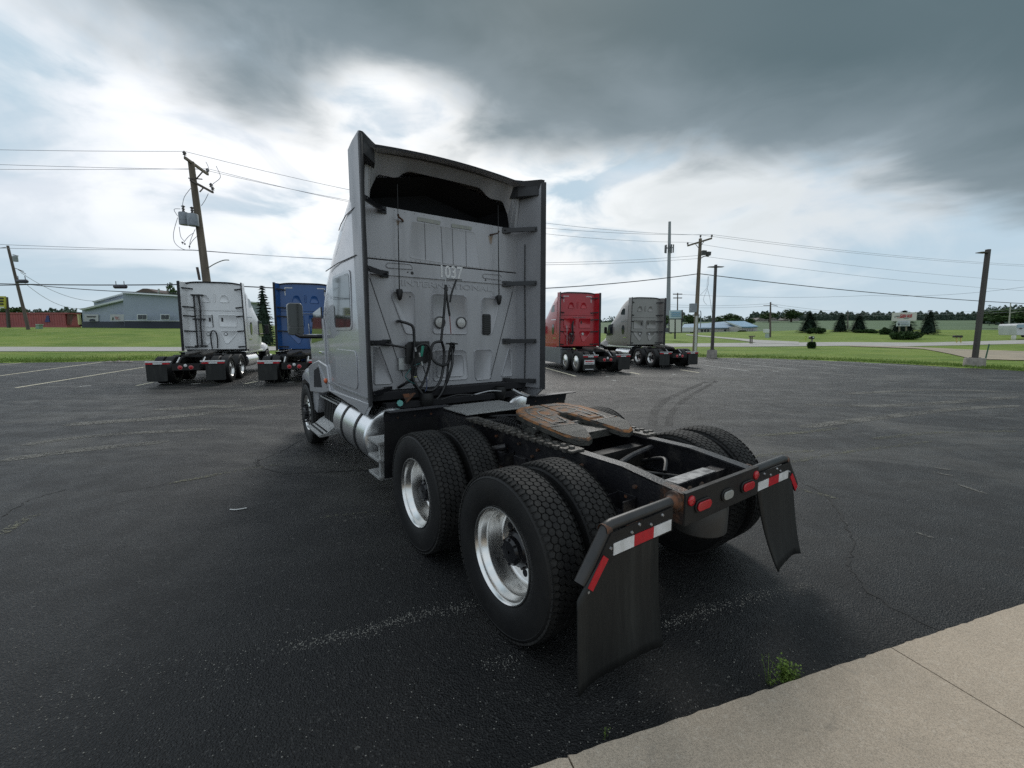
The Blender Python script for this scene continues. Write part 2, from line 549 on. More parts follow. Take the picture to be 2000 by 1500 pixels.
def grass_mat(name, c1, c2, c3, s=1.0, rowrot=0.3):
    m = bpy.data.materials.new(name)
    m.use_nodes = True
    t = NT(m.node_tree)
    b = m.node_tree.nodes['Principled BSDF']
    v = t.n('ShaderNodeTexCoord').outputs['Object']
    n1 = t.noise(v, 0.16 * s, 6, 0.65, 0.6)
    n2 = t.noise(t.mapping(v, (0.3, 1.4, 1), (0, 0, 0), (0, 0, rowrot)), 0.8 * s, 5, 0.65)
    n3 = t.noise(v, 14 * s, 3, 0.7)
    c = t.mix(t.ramp(n1, 0.36, 0.64), c1, c2)
    c = t.mix(t.math('MULTIPLY', t.ramp(n2, 0.42, 0.68), 0.75), c, c3)
    c = t.mix(t.math('MULTIPLY', t.ramp(n3, 0.4, 0.8), 0.4), c, c2)
    t.link(c, b.inputs['Base Color'])
    b.inputs['Roughness'].default_value = 0.85
    b.inputs['Specular IOR Level'].default_value = 0.15
    bn = t.n('ShaderNodeBump')
    bn.inputs['Strength'].default_value = 0.8
    bn.inputs['Distance'].default_value = 0.05
    t.link(n3, bn.inputs['Height'])
    t.link(bn.outputs[0], b.inputs['Normal'])
    return m
M_GRASS = grass_mat('mown_grass', (0.095, 0.165, 0.026), (0.165, 0.235, 0.046), (0.24, 0.275, 0.075))
M_FIELD = grass_mat('crop_field_hazed', (0.095, 0.145, 0.080), (0.125, 0.175, 0.095), (0.115, 0.16, 0.105), 0.5)  # crop green, paled in the colour itself to suggest distance

# parking lot sheet
lot = MB()
far = [(a * d, d) for a, d in ((a, float(np.interp(a, LOTA, LOTD))) for a in np.linspace(-2.6, 2.6, 141))]
outline = [(-57, -45)] + far + [(26, -45)]
lot.add([(x, y, 0.0) for x, y in outline], [tuple(range(len(outline)))])
lot_o = structure(part('parking_lot', lot, M_ASPHALT))

# terrain sheet to the horizon
xs = sorted(set([-900, -600, -420, -300, -220, -160, -125, -100] + list(np.arange(-84, 85, 1.4)) + [100, 125, 160, 220, 300, 420, 600, 900]))
ys = [-80, -40, 0, 6, 8, 10, 12] + list(np.arange(13, 72, 1.0)) + [74, 78, 82, 88, 95, 103, 112, 122, 134, 148, 165, 185, 210, 240, 280, 340, 420, 540, 700, 900, 1400]
rnd = random.Random(3)
tv, tf = [], []
for y in ys:
    for x in xs:
        z = zt(x, y)
        if z > 1.0:
            z += 0.035 * math.sin(x * .7 + y * .31) * math.cos(y * .5 - x * .13) + rnd.uniform(-.012, .012)
        if y > 900:
            z = 22
        tv.append((x, y, z))
nx = len(xs)
for j in range(len(ys) - 1):
    for i in range(nx - 1):
        tf.append((j * nx + i, j * nx + i + 1, (j + 1) * nx + i + 1, (j + 1) * nx + i))
tm = MB()
tm.add(tv, tf)
# crop field beyond the lawns on the right takes the field material
for k, f in enumerate(tm.f):
    p = tm.v[f[0]]
    if p[1] > 105 and p[0] > 12:
        tm.m[k] = 1
structure(part('grass_ground', tm, [M_GRASS, M_FIELD], smooth=60))

def drape(name, mt, top, bot, n=60, cross=4, lift=0.03):
    def samp(pl, t):
        us = [p[0] for p in pl]
        u = us[0] + (us[-1] - us[0]) * t
        return u, float(np.interp(u, us, [p[1] for p in pl]))
    mb = MB()
    vs, fs = [], []
    for i in range(n + 1):
        p, q = hit(*samp(top, i / n)), hit(*samp(bot, i / n))
        for k in range(cross + 1):
            t = k / cross
            x, y = p[0] + (q[0] - p[0]) * t, p[1] + (q[1] - p[1]) * t
            vs.append((x, y, zt(x, y) + lift))
    c1 = cross + 1
    for i in range(n):
        for k in range(cross):
            fs.append((i * c1 + k, i * c1 + k + 1, (i + 1) * c1 + k + 1, (i + 1) * c1 + k))
    mb.add(vs, fs)
    return structure(part(name, mb, mt, smooth=60))
M_ROAD = mat('pale_road', (0.40, 0.385, 0.355), 0.85, vscale=0.8, col2=(0.33, 0.32, 0.295), bump=0.3, bscale=20)
M_SAND = mat('sandy_gravel', (0.36, 0.30, 0.215), 0.95, vscale=0.6, col2=(0.28, 0.24, 0.18), bump=0.6, bscale=25)
drape('road', M_ROAD, [(-500, 677), (0, 678), (360, 678.5), (1000, 674), (1290, 671.6), (1470, 670), (1640, 668.5), (1800, 669.5), (2000, 664.5), (2300, 657)],
      [(-500, 692), (0, 687), (360, 686.5), (1000, 681), (1290, 678), (1470, 677.5), (1640, 676), (1766, 677), (2000, 672), (2300, 666)], 90)
drape('side_road', M_ROAD, [(1340, 653.5), (1400, 658), (1440, 661), (1480, 664.5), (1560, 668)], [(1340, 655), (1400, 660.5), (1440, 664.5), (1480, 670.5), (1560, 673)], 30, 2, 0.05)
drape('driveway', M_SAND, [(1660, 675.6), (1766, 677.6), (1900, 684), (2000, 687), (2300, 693)], [(1660, 677.2), (1720, 679), (1800, 682), (1850, 691), (1888, 700), (1930, 703.5), (2000, 705), (2300, 713)], 40, 4, 0.05)

# painted stall lines, each a thin sheet 4 mm above the asphalt
def paint_mat(name, col, keep):
    m = bpy.data.materials.new(name)
    m.use_nodes = True
    t = NT(m.node_tree)
    b = m.node_tree.nodes['Principled BSDF']
    v = t.n('ShaderNodeTexCoord').outputs['Object']
    n = t.noise(v, 22, 5, 0.7)
    n2 = t.noise(v, 1.2, 3, 0.6)
    b.inputs['Base Color'].default_value = (*col, 1)
    b.inputs['Roughness'].default_value = 0.7
    t.link(t.ramp(t.math('ADD', n, t.math('MULTIPLY', n2, 0.4)), 0.70 - keep, 0.86 - keep), b.inputs['Alpha'])
    return m
M_LINE = paint_mat('worn_yellow_paint', (0.66, 0.60, 0.44), 0.26)
M_LINE2 = paint_mat('worn_white_paint', (0.55, 0.55, 0.52), 0.14)
M_FAINT = paint_mat('faint_scuff', (0.12, 0.115, 0.10), 0.10)
M_MOSS = paint_mat('mossy_seam', (0.115, 0.112, 0.075), 0.03)
M_CRACK = paint_mat('crack_dark', (0.005, 0.005, 0.005), 0.22)
M_SKID = paint_mat('tyre_mark', (0.010, 0.010, 0.011), 0.05)
def ribbon(name, px, w, mt, z=0.004, jit=0.0, px_ground=True, k=1, ends=None):
    pts = [Vector(gnd(*p)) if px_ground else Vector((p[0], p[1], 0)) for p in px]
    if k > 1:
        pts = [Vector(p) for p in smoothpath(pts, k)]
    if jit:
        fine = []
        for i in range(len(pts) - 1):
            n = max(2, int((pts[i + 1] - pts[i]).length / 0.06))
            for j in range(n):
                fine.append(pts[i].lerp(pts[i + 1], j / n))
        fine.append(pts[-1])
        pts = [p + Vector((random.gauss(0, jit), random.gauss(0, jit), 0)) for p in fine]
    vs, fs = [], []
    for i, p in enumerate(pts):
        d = (pts[min(i + 1, len(pts) - 1)] - pts[max(i - 1, 0)])
        d = Vector((d.x, d.y, 0)).normalized()
        nrm = Vector((-d.y, d.x, 0))
        ww = w * (random.uniform(0.3, 1.3) if jit else 1)
        if ends and i in (0, len(pts) - 1):
            ww *= ends
        for sgn in (-1, 1):
            q = p + nrm * (ww / 2 * sgn)
            vs.append((q.x, q.y, z))
    for i in range(len(pts) - 1):
        fs.append((2 * i, 2 * i + 1, 2 * i + 3, 2 * i + 2))
    mb = MB()
    mb.add(vs, fs)
    return part(name, mb, mt, lot_o)
for pl in ([(31, 757.5), (282, 717)], [(-60, 742), (198, 707.5)], [(-90, 722), (43, 708.6)], [(266, 753.4), (298, 747)], [(478, 750), (502, 744.8)],
           [(1058, 716.5), (1125, 735)], [(1230, 727), (1250, 731)], [(1330, 722.5), (1366, 728)]):
    ribbon('parking_line', pl, 0.11, M_LINE)
for pl in ([(1373, 713), (1463, 725)], [(1373, 704), (1562, 722)], [(1424, 702.6), (1647, 720.6)], [(1480, 701), (1727, 719.5)], [(1600, 704), (1790, 716)], [(1690, 709), (1850, 719)]):
    ribbon('parking_line', pl, 0.10, M_LINE2)
for pl in ([(155, 755), (178, 753)], [(373, 750), (391, 749)], [(562, 747), (575, 746)], [(1183, 735), (1190, 735.5)], [(1196, 743), (1203, 743.6)], [(1312, 731), (1320, 732)], [(1508, 725), (1520, 726)]):
    ribbon('parking_mark', pl, 0.12, M_LINE2)
# skid marks, seams, cracks and scuffs
ribbon('tyre_mark', [(1276, 832), (1278, 805), (1300, 782), (1345, 760), (1380, 746)], 0.20, M_SKID, 0.003, k=5)
ribbon('tyre_mark', [(1306, 832), (1312, 806), (1338, 780), (1385, 752), (1400, 744)], 0.16, M_SKID, 0.003, k=5)
for pl, w in (([(1560, 940), (1612, 965), (1640, 1000), (1668, 1055), (1655, 1100), (1690, 1150), (1722, 1172), (1790, 1212), (1850, 1238)], 0.022),
              ([(500, 912), (503, 898), (512, 915), (560, 925), (640, 922), (720, 918)], 0.03), ([(505, 900), (545, 885), (582, 862)], 0.025),
              ([(0, 1010), (60, 975), (130, 955)], 0.02), ([(230, 962), (420, 930)], 0.012)):
    ribbon('crack', pl, w, M_CRACK, 0.003, jit=0.012, ends=0.3)
for pl, w in (([(1460, 852), (1560, 845), (1640, 836)], 0.14), ([(1560, 835), (1700, 818), (1860, 800), (1990, 792)], 0.3), ([(1540, 905), (1640, 885), (1820, 862)], 0.10),
              ([(1570, 790), (1750, 792), (1990, 775)], 0.35), ([(0, 900), (150, 880), (330, 862)], 0.30), ([(120, 830), (330, 815), (560, 790)], 0.45), ([(1540, 950), (1640, 975)], 0.07), ([(1440, 900), (1500, 888), (1590, 880)], .12), ([(1700, 858), (1830, 845), (1990, 842)], .14), ([(40, 870), (200, 850), (420, 838)], .25), ([(330, 945), (470, 918), (560, 905)], .10),
              ([(620, 1012), (700, 1002), (765, 998)], .05), ([(1650, 770), (1800, 762), (1960, 765)], .3), ([(300, 800), (480, 792)], .5), ([(0, 1045), (40, 1020), (75, 1003)], .10)):
    ribbon('asphalt_seam', pl, w, M_MOSS if w < 0.2 else M_FAINT, 0.004, k=5, ends=0.2)
for pl, w in (([(1826, 914), (1858, 918)], 0.05), ([(1822, 922), (1862, 930)], 0.05), ([(1790, 1040), (1830, 1054)], 0.05), ([(1870, 946), (1930, 966)], 0.06)):
    ribbon('chalk_scuff', pl, w, M_FAINT, 0.004, k=3, ends=0.4)
# a pale concrete patch worn through by the right-hand trucks
patch = MB()
pc = gnd(1412, 740)
patch.add([(pc[0] + 1.25 * math.cos(t) * (1 + .12 * math.sin(3 * t)), pc[1] + 0.55 * math.sin(t) * (1 + .15 * math.cos(5 * t)), 0.0045) for t in np.linspace(0, 2 * math.pi, 33)[:-1]], [tuple(range(32))])
part('patch', patch, mat('patch_grey', (0.11, 0.105, 0.095), 0.9, vscale=6, col2=(0.05, 0.05, 0.048), lo=0.4, hi=0.7), lot_o)

# loose stone chips and flaked paint lying on the asphalt: far too many to count
chips = MB()
rc = random.Random(11)
def chip(x, y, r):
    a0 = rc.uniform(0, 6.28)
    n = 4
    vs = [(x + r * math.cos(a0 + 2 * math.pi * k / n) * rc.uniform(.6, 1.2), y + r * math.sin(a0 + 2 * math.pi * k / n) * rc.uniform(.6, 1.2), 0.0005) for k in range(n)]
    vs.append((x, y, r * rc.uniform(0.5, 0.9)))
    chips.add(vs, [(0, 1, 4), (1, 2, 4), (2, 3, 4), (3, 0, 4)])
def chip_line(px, n, w, r=0.0035):
    pts = [gnd(*p) for p in px]
    for _ in range(n):
        i = rc.randrange(len(pts) - 1)
        t = rc.random()
        p = pts[i] * (1 - t) + pts[i + 1] * t
        chip(p[0] + rc.gauss(0, w), p[1] + rc.gauss(0, w), r * rc.uniform(.5, 1.5))
chip_line([(560, 1265), (700, 1235), (800, 1205), (935, 1180)], 620, 0.035)
chip_line([(945, 1300), (1005, 1290)], 70, 0.03)
chip_line([(1290, 1225), (1380, 1190), (1480, 1165), (1590, 1140)], 520, 0.032)
chip_line([(650, 1020), (760, 1000)], 90, 0.03)
chip_line([(0, 1385), (300, 1330), (560, 1265)], 200, 0.12)
chip_line([(1000, 1490), (1300, 1400), (1700, 1290)], 160, 0.10)
for _ in range(420):                       # grit gathered along the kerb
    s_, t_ = rc.uniform(-1.5, 5.5), -abs(rc.gauss(0, .035)) - .006
    chip(.234 + math.cos(.3176) * s_ + math.sin(.3176) * t_, 1.632 + math.sin(.3176) * s_ - math.cos(.3176) * t_, rc.uniform(.0015, .004))
for _ in range(1300):
    u, v = rc.uniform(-100, 2000), rc.uniform(860, 1500)
    p = gnd(u, v)
    if p[1] < 12 and not (p[1] < 1.55 + 0.33 * p[0] + 0.1):
        chip(p[0], p[1], rc.uniform(.002, .0048))
tag(part('stone_chips', chips, mat('chip_pale', (0.36, 0.34, 0.30), 0.9, vscale=40, col2=(0.16, 0.155, 0.14), lo=0.3, hi=0.7)), 'scattered pale stone chips and flaked paint on the asphalt', 'gravel', kind='stuff')

# concrete apron the photographer stands on: separate slabs with open joints
EDGE0, EA = np.array([0.234, 1.632]), math.radians(18.2)
ed, en = np.array([math.cos(EA), math.sin(EA)]), np.array([math.sin(EA), -math.cos(EA)])
base = MB()
def pad_pt(s, t, z):
    p = EDGE0 + ed * s + en * t
    return (p[0], p[1], z)
base.add([pad_pt(-8, .03, .06), pad_pt(10, .03, .06), pad_pt(10, 9, .06), pad_pt(-8, 9, .06), pad_pt(-8, .03, -.1), pad_pt(10, .03, -.1), pad_pt(10, 9, -.1), pad_pt(-8, 9, -.1)],
         [(0, 1, 2, 3), (4, 7, 6, 5), (0, 4, 5, 1), (1, 5, 6, 2), (2, 6, 7, 3), (3, 7, 4, 0)])
def concrete_mat():
    m = bpy.data.materials.new('broom_concrete')
    m.use_nodes = True
    t = NT(m.node_tree)
    b = m.node_tree.nodes['Principled BSDF']
    v = t.n('ShaderNodeTexCoord').outputs['Object']
    n1 = t.noise(v, 1.3, 6, 0.65, 0.4)
    n2 = t.noise(v, 170, 3, 0.75)
    n3 = t.noise(v, 45, 4, 0.7)
    c = t.mix(t.ramp(n1, 0.35, 0.68), (0.55, 0.450, 0.345), (0.45, 0.37, 0.285))
    c = t.mix(t.math('MULTIPLY', t.ramp(n2, 0.42, 0.66), 0.6), c, (0.20, 0.17, 0.135))
    c = t.mix(t.math('MULTIPLY', t.ramp(n3, 0.52, 0.70), 0.45), c, (0.62, 0.54, 0.44))
    n4 = t.noise(v, 3.2, 5, 0.7, 0.8)
    c = t.mix(t.math('MULTIPLY', t.ramp(n4, 0.58, 0.72), 0.45), c, (0.25, 0.215, 0.175))
    t.link(c, b.inputs['Base Color'])
    b.inputs['Roughness'].default_value = 0.9
    b.inputs['Specular IOR Level'].default_value = 0.25
    bn = t.n('ShaderNodeBump')
    bn.inputs['Strength'].default_value = 0.9
    bn.inputs['Distance'].default_value = 0.005
    t.link(t.math('ADD', n2, t.math('MULTIPLY', n3, 0.8)), bn.inputs['Height'])
    t.link(bn.outputs[0], b.inputs['Normal'])
    return m
M_SLAB = concrete_mat()
pav = structure(part('pavement', base, mat('joint_dirt', (0.05, 0.045, 0.038), 0.95)))
rs = random.Random(5)
for k in range(-3, 4):
    for row in range(2):
        s0, s1 = k * 2.02 + 0.004, (k + 1) * 2.02 - 0.004
        t0, t1 = (0.0, 2.6) if row == 0 else (2.608, 5.2)
        n = 56 if row == 0 else 2
        top = [(s0 + (s1 - s0) * i / n, t0 + (rs.gauss(0, .0016) + .002 * math.sin(i * .9 + k) * math.sin(i * .37) + (.009 if rs.random() < .03 else 0) if row == 0 else 0)) for i in range(n + 1)] + [(s1, t1), (s0, t1)]
        mb = MB()
        N = len(top)
        ins = [(a, b + (0.007 if i <= n and row == 0 else 0)) for i, (a, b) in enumerate(top)]
        vs = [pad_pt(a, b, .012) for a, b in top] + [pad_pt(a, b, .112) for a, b in top] + [pad_pt(a, b, .120) for a, b in ins]
        fs = [tuple(range(2 * N, 3 * N))]
        for q in range(2):
            for i in range(N):
                j = (i + 1) % N
                fs.append((q * N + i, q * N + j, (q + 1) * N + j, (q + 1) * N + i))
        mb.add(vs, fs)
        part('slab', mb, M_SLAB, pav)

# ragged grass blades where the lawn meets the asphalt
gb = MB()
rg_ = random.Random(19)
for _ in range(24000):
    a = rg_.uniform(-1.3, 1.3)
    d = float(np.interp(a, LOTA, LOTD)) + 0.0 + abs(rg_.gauss(0, .9)) + .04 * math.sin(a * 90) + rg_.gauss(0, .05)
    x, y = a * d, d
    h, w = rg_.uniform(.04, .13), rg_.uniform(.008, .02)
    z = zt(x, y)
    q = rg_.uniform(0, 3.14)
    gb.add([(x - w * math.cos(q), y - w * math.sin(q), z - .01), (x + w * math.cos(q), y + w * math.sin(q), z - .01), (x + rg_.gauss(0, .03), y + rg_.gauss(0, .03), z + h)], [(0, 1, 2)])
GB_ = gb
# ------------------------------------------------------------------ wheels (shared meshes)
def tyre_mesh(R=0.522, hw=0.138):
    mb = MB()
    k = hw / 0.14
    prof = [(.296, .112), (.318, .128), (.36, .139), (.41, .142), (.452, .139), (.478, .134), (.482, .136), (.488, .133), (R - .022, .124), (R - .012, .112)]
    full = [(r, y * k) for r, y in prof] + [(R - .013, y * k) for y in (.08, .0, -.08)] + [(r, -y * k) for r, y in reversed(prof)]
    mb.lathe(full, ax=1, n=56)
    return mb.mesh('tyre', M_TYRE, smooth=35)
def tread_mesh(R=0.522, hw=0.138, N=76):
    r = random.Random(2)
    mb = MB()
    rows = [-.1085, -.0655, -.0218, .0218, .0655, .1085]
    pitch = 2 * math.pi / N
    for ri, yc in enumerate(rows):
        edge = ri in (0, 5)
        for k in range(N):
            a = (k + (0.5 if ri % 2 else 0)) * pitch + r.gauss(0, .0012)
            h = pitch * R / 2 - .0018
            if edge:
                s = 1 if yc > 0 else -1
                pl = [(-h, -s * .010), (-h * .3, -s * .0215), (h * .3, -s * .0215), (h, -s * .010), (h * .86, s * .022), (-h * .70, s * .022)]
            else:
                sk = .004 * (1 if ri % 2 else -1)
                pl = [(-h, -.0105), (-h * .30 + sk, -.0215), (h * .42 + sk, -.0215), (h, -.0105), (h, .0105), (h * .30 - sk, .0215), (-h * .42 - sk, .0215), (-h, .0105)]
            r1, r0 = R - r.uniform(0, .0012), R - .011
            vs = []
            for rr, sc in ((r0, 1.0), (r1, .955)):
                for ds, dyy in pl:
                    t = a + ds * sc / R
                    y = yc + dyy * sc
                    rq = rr - (max(0, abs(y) - .085) ** 2 * 12 if rr == r1 else 0)
                    vs.append((rq * math.cos(t), y * hw / .138, rq * math.sin(t)))
            n = len(pl)
            mb.add(vs, [tuple(range(n, 2 * n))] + [(i, (i + 1) % n, n + (i + 1) % n, n + i) for i in range(n)])
    return mb.mesh('tread', M_TREAD)
def rim_mesh(out=True):
    mb = MB()
    if out:      # deep dished outer wheel of a dual pair, disc set far in
        prof = [(.297, .100), (.303, .116), (.301, .123), (.294, .124), (.287, .117), (.282, .098), (.279, .078), (.262, .056), (.257, .040), (.254, -.055), (.247, -.078), (.236, -.086), (.150, -.088), (.142, -.082), (.06, -.080), (.012, -.080)]
    else:        # bulging disc of a steer or inner wheel
        prof = [(.297, .100), (.303, .116), (.301, .123), (.294, .124), (.285, .112), (.272, .096), (.256, .092), (.235, .104), (.180, .122), (.150, .127), (.142, .125), (.06, .125), (.012, .125)]
    mb.lathe(prof, ax=1, n=56)
    return mb.mesh('rim', M_ALU, smooth=50)
def holes_mesh(y, rad, n=10, r=.024):
    mb = MB()
    for k in range(n):
        t = 2 * math.pi * (k + .5) / n
        c = (rad * math.cos(t), y, rad * math.sin(t))
        mb.add([(c[0] + r * math.cos(q), c[1], c[2] + r * math.sin(q)) for q in np.linspace(0, 2 * math.pi, 15)[:-1]], [tuple(range(14))])
    return mb.mesh('hand_holes', M_CAVITY)
def hub_mesh():
    mb = MB()
    mb.lathe([(.135, -.05), (.132, -.015), (.112, -.005), (.112, .030), (.092, .045), (.088, .075), (.070, .088), (.010, .090)], ax=1, n=20)
    for k in range(10):
        t = 2 * math.pi * k / 10
        c = Vector((.122 * math.cos(t), 0, .122 * math.sin(t)))
        mb.cyl(c + Vector((0, -.045, 0)), c + Vector((0, .012, 0)), .016, .014, 6)
    for k in range(8):
        t = 2 * math.pi * (k + .5) / 8
        c = Vector((.078 * math.cos(t), 0, .078 * math.sin(t)))
        mb.cyl(c + Vector((0, .03, 0)), c + Vector((0, .088, 0)), .010, .010, 6)
    return mb.mesh('hub', M_BLACKGLOSS, smooth=30)
def steer_hub_mesh(spiked=True):
    mb = MB()
    mb.lathe([(.115, .12), (.112, .165), (.09, .185), (.01, .187)], ax=1, n=20)
    for k in range(10):
        t = 2 * math.pi * k / 10
        c = Vector((.145 * math.cos(t), 0, .145 * math.sin(t)))
        mb.cyl(c + Vector((0, .12, 0)), c + Vector((0, .150, 0)), .017, .016, 6)
        if spiked:
            mb.cyl(c + Vector((0, .150, 0)), c + Vector((0, .215, 0)), .014, .003, 6)
    return mb.mesh('hub', M_BLACKGLOSS, smooth=30)
ME_TYRE, ME_TREAD, ME_RIMO, ME_RIMI = tyre_mesh(), tread_mesh(), rim_mesh(True), rim_mesh(False)
ME_HOLEO, ME_HOLEI, ME_HUB, ME_SHUB = holes_mesh(-.0850, .193), holes_mesh(.1200, .205), hub_mesh(), steer_hub_mesh()
def wheel(parent, x, y, side, kind='outer', z=0.522, tread=True, spin=0.0, tyre=None, label=None):
    """one wheel: a part (its rim) with tyre, tread, hub as sub-parts; side=+1 faces left"""
    rim = obj('wheel', ME_RIMO if kind == 'outer' else ME_RIMI, parent, (x, y, z), (0, spin, 0 if side > 0 else math.pi))
    obj('tyre', tyre or ME_TYRE, rim)
    if tread:
        t = obj('tread', ME_TREAD, rim)
        t['kind'] = 'stuff'
    if kind == 'outer':
        obj('hand_holes', ME_HOLEO, rim)['kind'] = 'stuff'
        obj('hub', ME_HUB, rim, (0, -.036, 0))
    elif kind == 'steer':
        obj('hand_holes', ME_HOLEI, rim)['kind'] = 'stuff'
        obj('hub', ME_SHUB, rim)
    return rim

# ------------------------------------------------------------------ the silver tractor in front
TX, TY, TA = 0.887, 3.23, math.radians(125.85)
TR = thing('semi_truck', 'silver high roof sleeper semi truck tractor numbered 1037, closest to the camera', 'truck', (TX, TY, 0), TA, 'parked semi trucks')
_c, _s = math.cos(TA), math.sin(TA)
def w2t(p):
    q = np.array(p) - np.array([TX, TY, 0])
    return np.array([_c * q[0] + _s * q[1], -_s * q[0] + _c * q[1], q[2]])
def onplane(u, v, ax, val):
    o = w2t(EYE)
    r = w2t(EYE + ray(u, v)) - o
    return o + r * ((val - o[ax]) / r[ax])
XW = 2.85                                   # back wall plane of the sleeper
def z1(x, y): return 640 + x / 4.348, 240 + y / 4.348
def z2(x, y): return 640 + x / 4.348, 540 + y / 4.348
def wyz(p, zz=z2, x=XW):
    q = onplane(*zz(*p), 0, x)
    return (q[1], q[2])

# frame rails: channel sections with a tapered tail
for s in (1, -1):
    mb = MB()
    yo, yi = s * .430, s * .345
    side_top = [(7.1, 1.03), (-.30, 1.03), (-.755, .975)]
    side_bot = [(-.755, .80), (-.30, .775), (7.1, .775)]
    mb.prism(side_top + side_bot, 1, yo, yo - s * .010)
    for a, b in (((7.1, 1.03), (-.30, 1.03)), ((-.30, 1.03), (-.755, .975))):
        mb.add([(a[0], yo, a[1] + .001), (b[0], yo, b[1] + .001), (b[0], yi, b[1] + .001), (a[0], yi, a[1] + .001), (a[0], yo, a[1] - .011), (b[0], yo, b[1] - .011), (b[0], yi, b[1] - .011), (a[0], yi, a[1] - .011)],
               [(0, 1, 2, 3), (4, 7, 6, 5), (0, 4, 5, 1), (1, 5, 6, 2), (2, 6, 7, 3), (3, 7, 4, 0)])
    for a, b in (((7.1, .775), (-.30, .775)), ((-.30, .775), (-.755, .80))):
        mb.add([(a[0], yo, a[1] + .010), (b[0], yo, b[1] + .010), (b[0], yi, b[1] + .010), (a[0], yi, a[1] + .010), (a[0], yo, a[1] - .001), (b[0], yo, b[1] - .001), (b[0], yi, b[1] - .001), (a[0], yi, a[1] - .001)],
               [(0, 1, 2, 3), (4, 7, 6, 5), (0, 4, 5, 1), (1, 5, 6, 2), (2, 6, 7, 3), (3, 7, 4, 0)])
    part('frame_rail', mb, M_CHASSISDUST, TR)
    # bolt heads on the web
    mb = MB()
    for x, z in [(-.62, .90), (-.55, .86), (-.42, .93), (-.36, .85), (.05, .95), (.12, .84), (.25, .95), (.4, .86), (.55, .95), (.62, .88), (.8, .95), (1.0, .86), (1.15, .95), (1.5, .9), (1.6, .95)]:
        mb.cyl((x, yo, z), (x, yo + s * .022, z), .014, .012, 6)
    part('frame_bolts', mb, M_RUSTY, TR)['kind'] = 'stuff'
# rusty corner of the left rail end
mb = MB()
mb.add([(-.757, .432, .978), (-.60, .432, .998), (-.60, .347, .998), (-.757, .347, .978)], [(0, 1, 2, 3)])
mb.add([(-.758, .4325, .80), (-.60, .4325, .793), (-.60, .4325, .996), (-.758, .4325, .976)], [(0, 1, 2, 3)])
part('rail_end_plate', mb, mat('rusty_paint', (0.014, 0.012, 0.012), 0.45, vscale=9, col2=(0.11, 0.048, 0.024), bump=0.4, bscale=60, lo=0.48, hi=0.68), TR)
# rear closing crossmember with lamps
mb = MB()
mb.box(-.770, -.757, -.432, .432, .795, .985)
mb.box(-.770, -.72, -.432, .432, .7935, .800)
mb.box(-.7705, -.74, -.432, .432, .985, .989)
RC = part('rear_crossmember', mb, M_CHASSIS, TR, bevel=.002)
def pill(mb, yc, zc, hw, hh, x0, x1, n=8):
    pts = []
    for k in range(n + 1):
        t = -math.pi / 2 + math.pi * k / n
        pts.append((yc + (hw - hh) + hh * math.cos(t), zc + hh * math.sin(t)))
    for k in range(n + 1):
        t = math.pi / 2 + math.pi * k / n
        pts.append((yc - (hw - hh) + hh * math.cos(t), zc + hh * math.sin(t)))
    mb.prism(pts, 0, x0, x1)
for y, m_, hw in ((.262, M_RED, .072), (-.272, M_RED, .072), (-.012, mat('dull_lens', (0.30, 0.30, 0.28), 0.3), .055)):
    mb = MB()
    pill(mb, y, .888, hw + .011, .038, -.782, -.771)
    o = part('lamp_bezel', mb, M_BLACK, TR, bevel=.003)
    mb = MB()
    pill(mb, y, .888, hw, .027, -.793, -.783)
    part('lamp_lens', mb, m_, o, bevel=.004)
for y in (.382, -.388):
    mb = MB()
    mb.lathe([(.031, -.771), (.030, -.780), (.022, -.786), (.004, -.788)], (0, y, .938), 0, 16)
    part('marker_reflector', mb, M_RED, TR, smooth=40)
# inner crossmembers, cut-outs, rods, hoses between the rails
mb = MB()
mb.box(-.60, -.50, -.33, .33, .935, .95)
mb.box(-.60, -.592, -.33, .33, .80, .935)
part('crossmember', mb, M_CHASSISDUST, TR)
mb = MB()
mb.box(-.595, -.50, -.20, .24, .951, .956)
part('crossmember_plate', mb, mat('bare_metal', (0.34, 0.34, 0.34), 0.42, 0.6, vscale=12, col2=(0.10, 0.10, 0.105)), TR)
for y, r in ((.12, .036), (-.02, .034)):
    mb = MB()
    mb.lathe([(r, -.6005), (r * .7, -.603), (.002, -.604)], (0, y, .885), 0, 16)
    part('frame_grommet', mb, mat('grommet_tan', (0.16, 0.11, 0.08), 0.5, vscale=20, col2=(0.10, 0.10, 0.10)), TR)
for x in (.10, 1.22, 1.70):
    mb = MB()
    mb.box(x, x + .10, -.344, .344, .80, .97)
    part('crossmember', mb, M_CHASSIS, TR)
for pts, r in (([(-.12, .33, .93), (-.02, -.02, .955), (.02, -.33, .97)], .022), ([(.05, -.25, .86), (-.2, -.18, .95), (-.3, -.05, .9)], .016),
               ([(-.5, -.1, .86), (-.3, .05, .84), (-.1, .12, .9), (.2, .2, .92)], .013), ([(.3, .1, .9), (0, .02, .86), (-.3, -.2, .84), (-.55, -.24, .86)], .011), ([(.9, .25, 1.0), (1.3, .2, 1.03), (1.7, .28, .99)], .014), ([(.85, .1, .98), (1.3, .02, 1.06), (1.75, .12, 1.0)], .014)):
    mb = MB()
    mb.tube(smoothpath(pts, 5), r, 8)
    part('frame_hose', mb, M_CHASSISDUST if r > .02 else M_HOSE, TR, smooth=40)
mb = MB()
coil = [(1.02 + .36 * t / 60, .27 + .045 * math.cos(t * .95), 1.05 + .045 * math.sin(t * .95)) for t in range(60)]
mb.tube(coil, .007, 5)
part('coiled_air_line', mb, M_HOSE, TR, smooth=40)
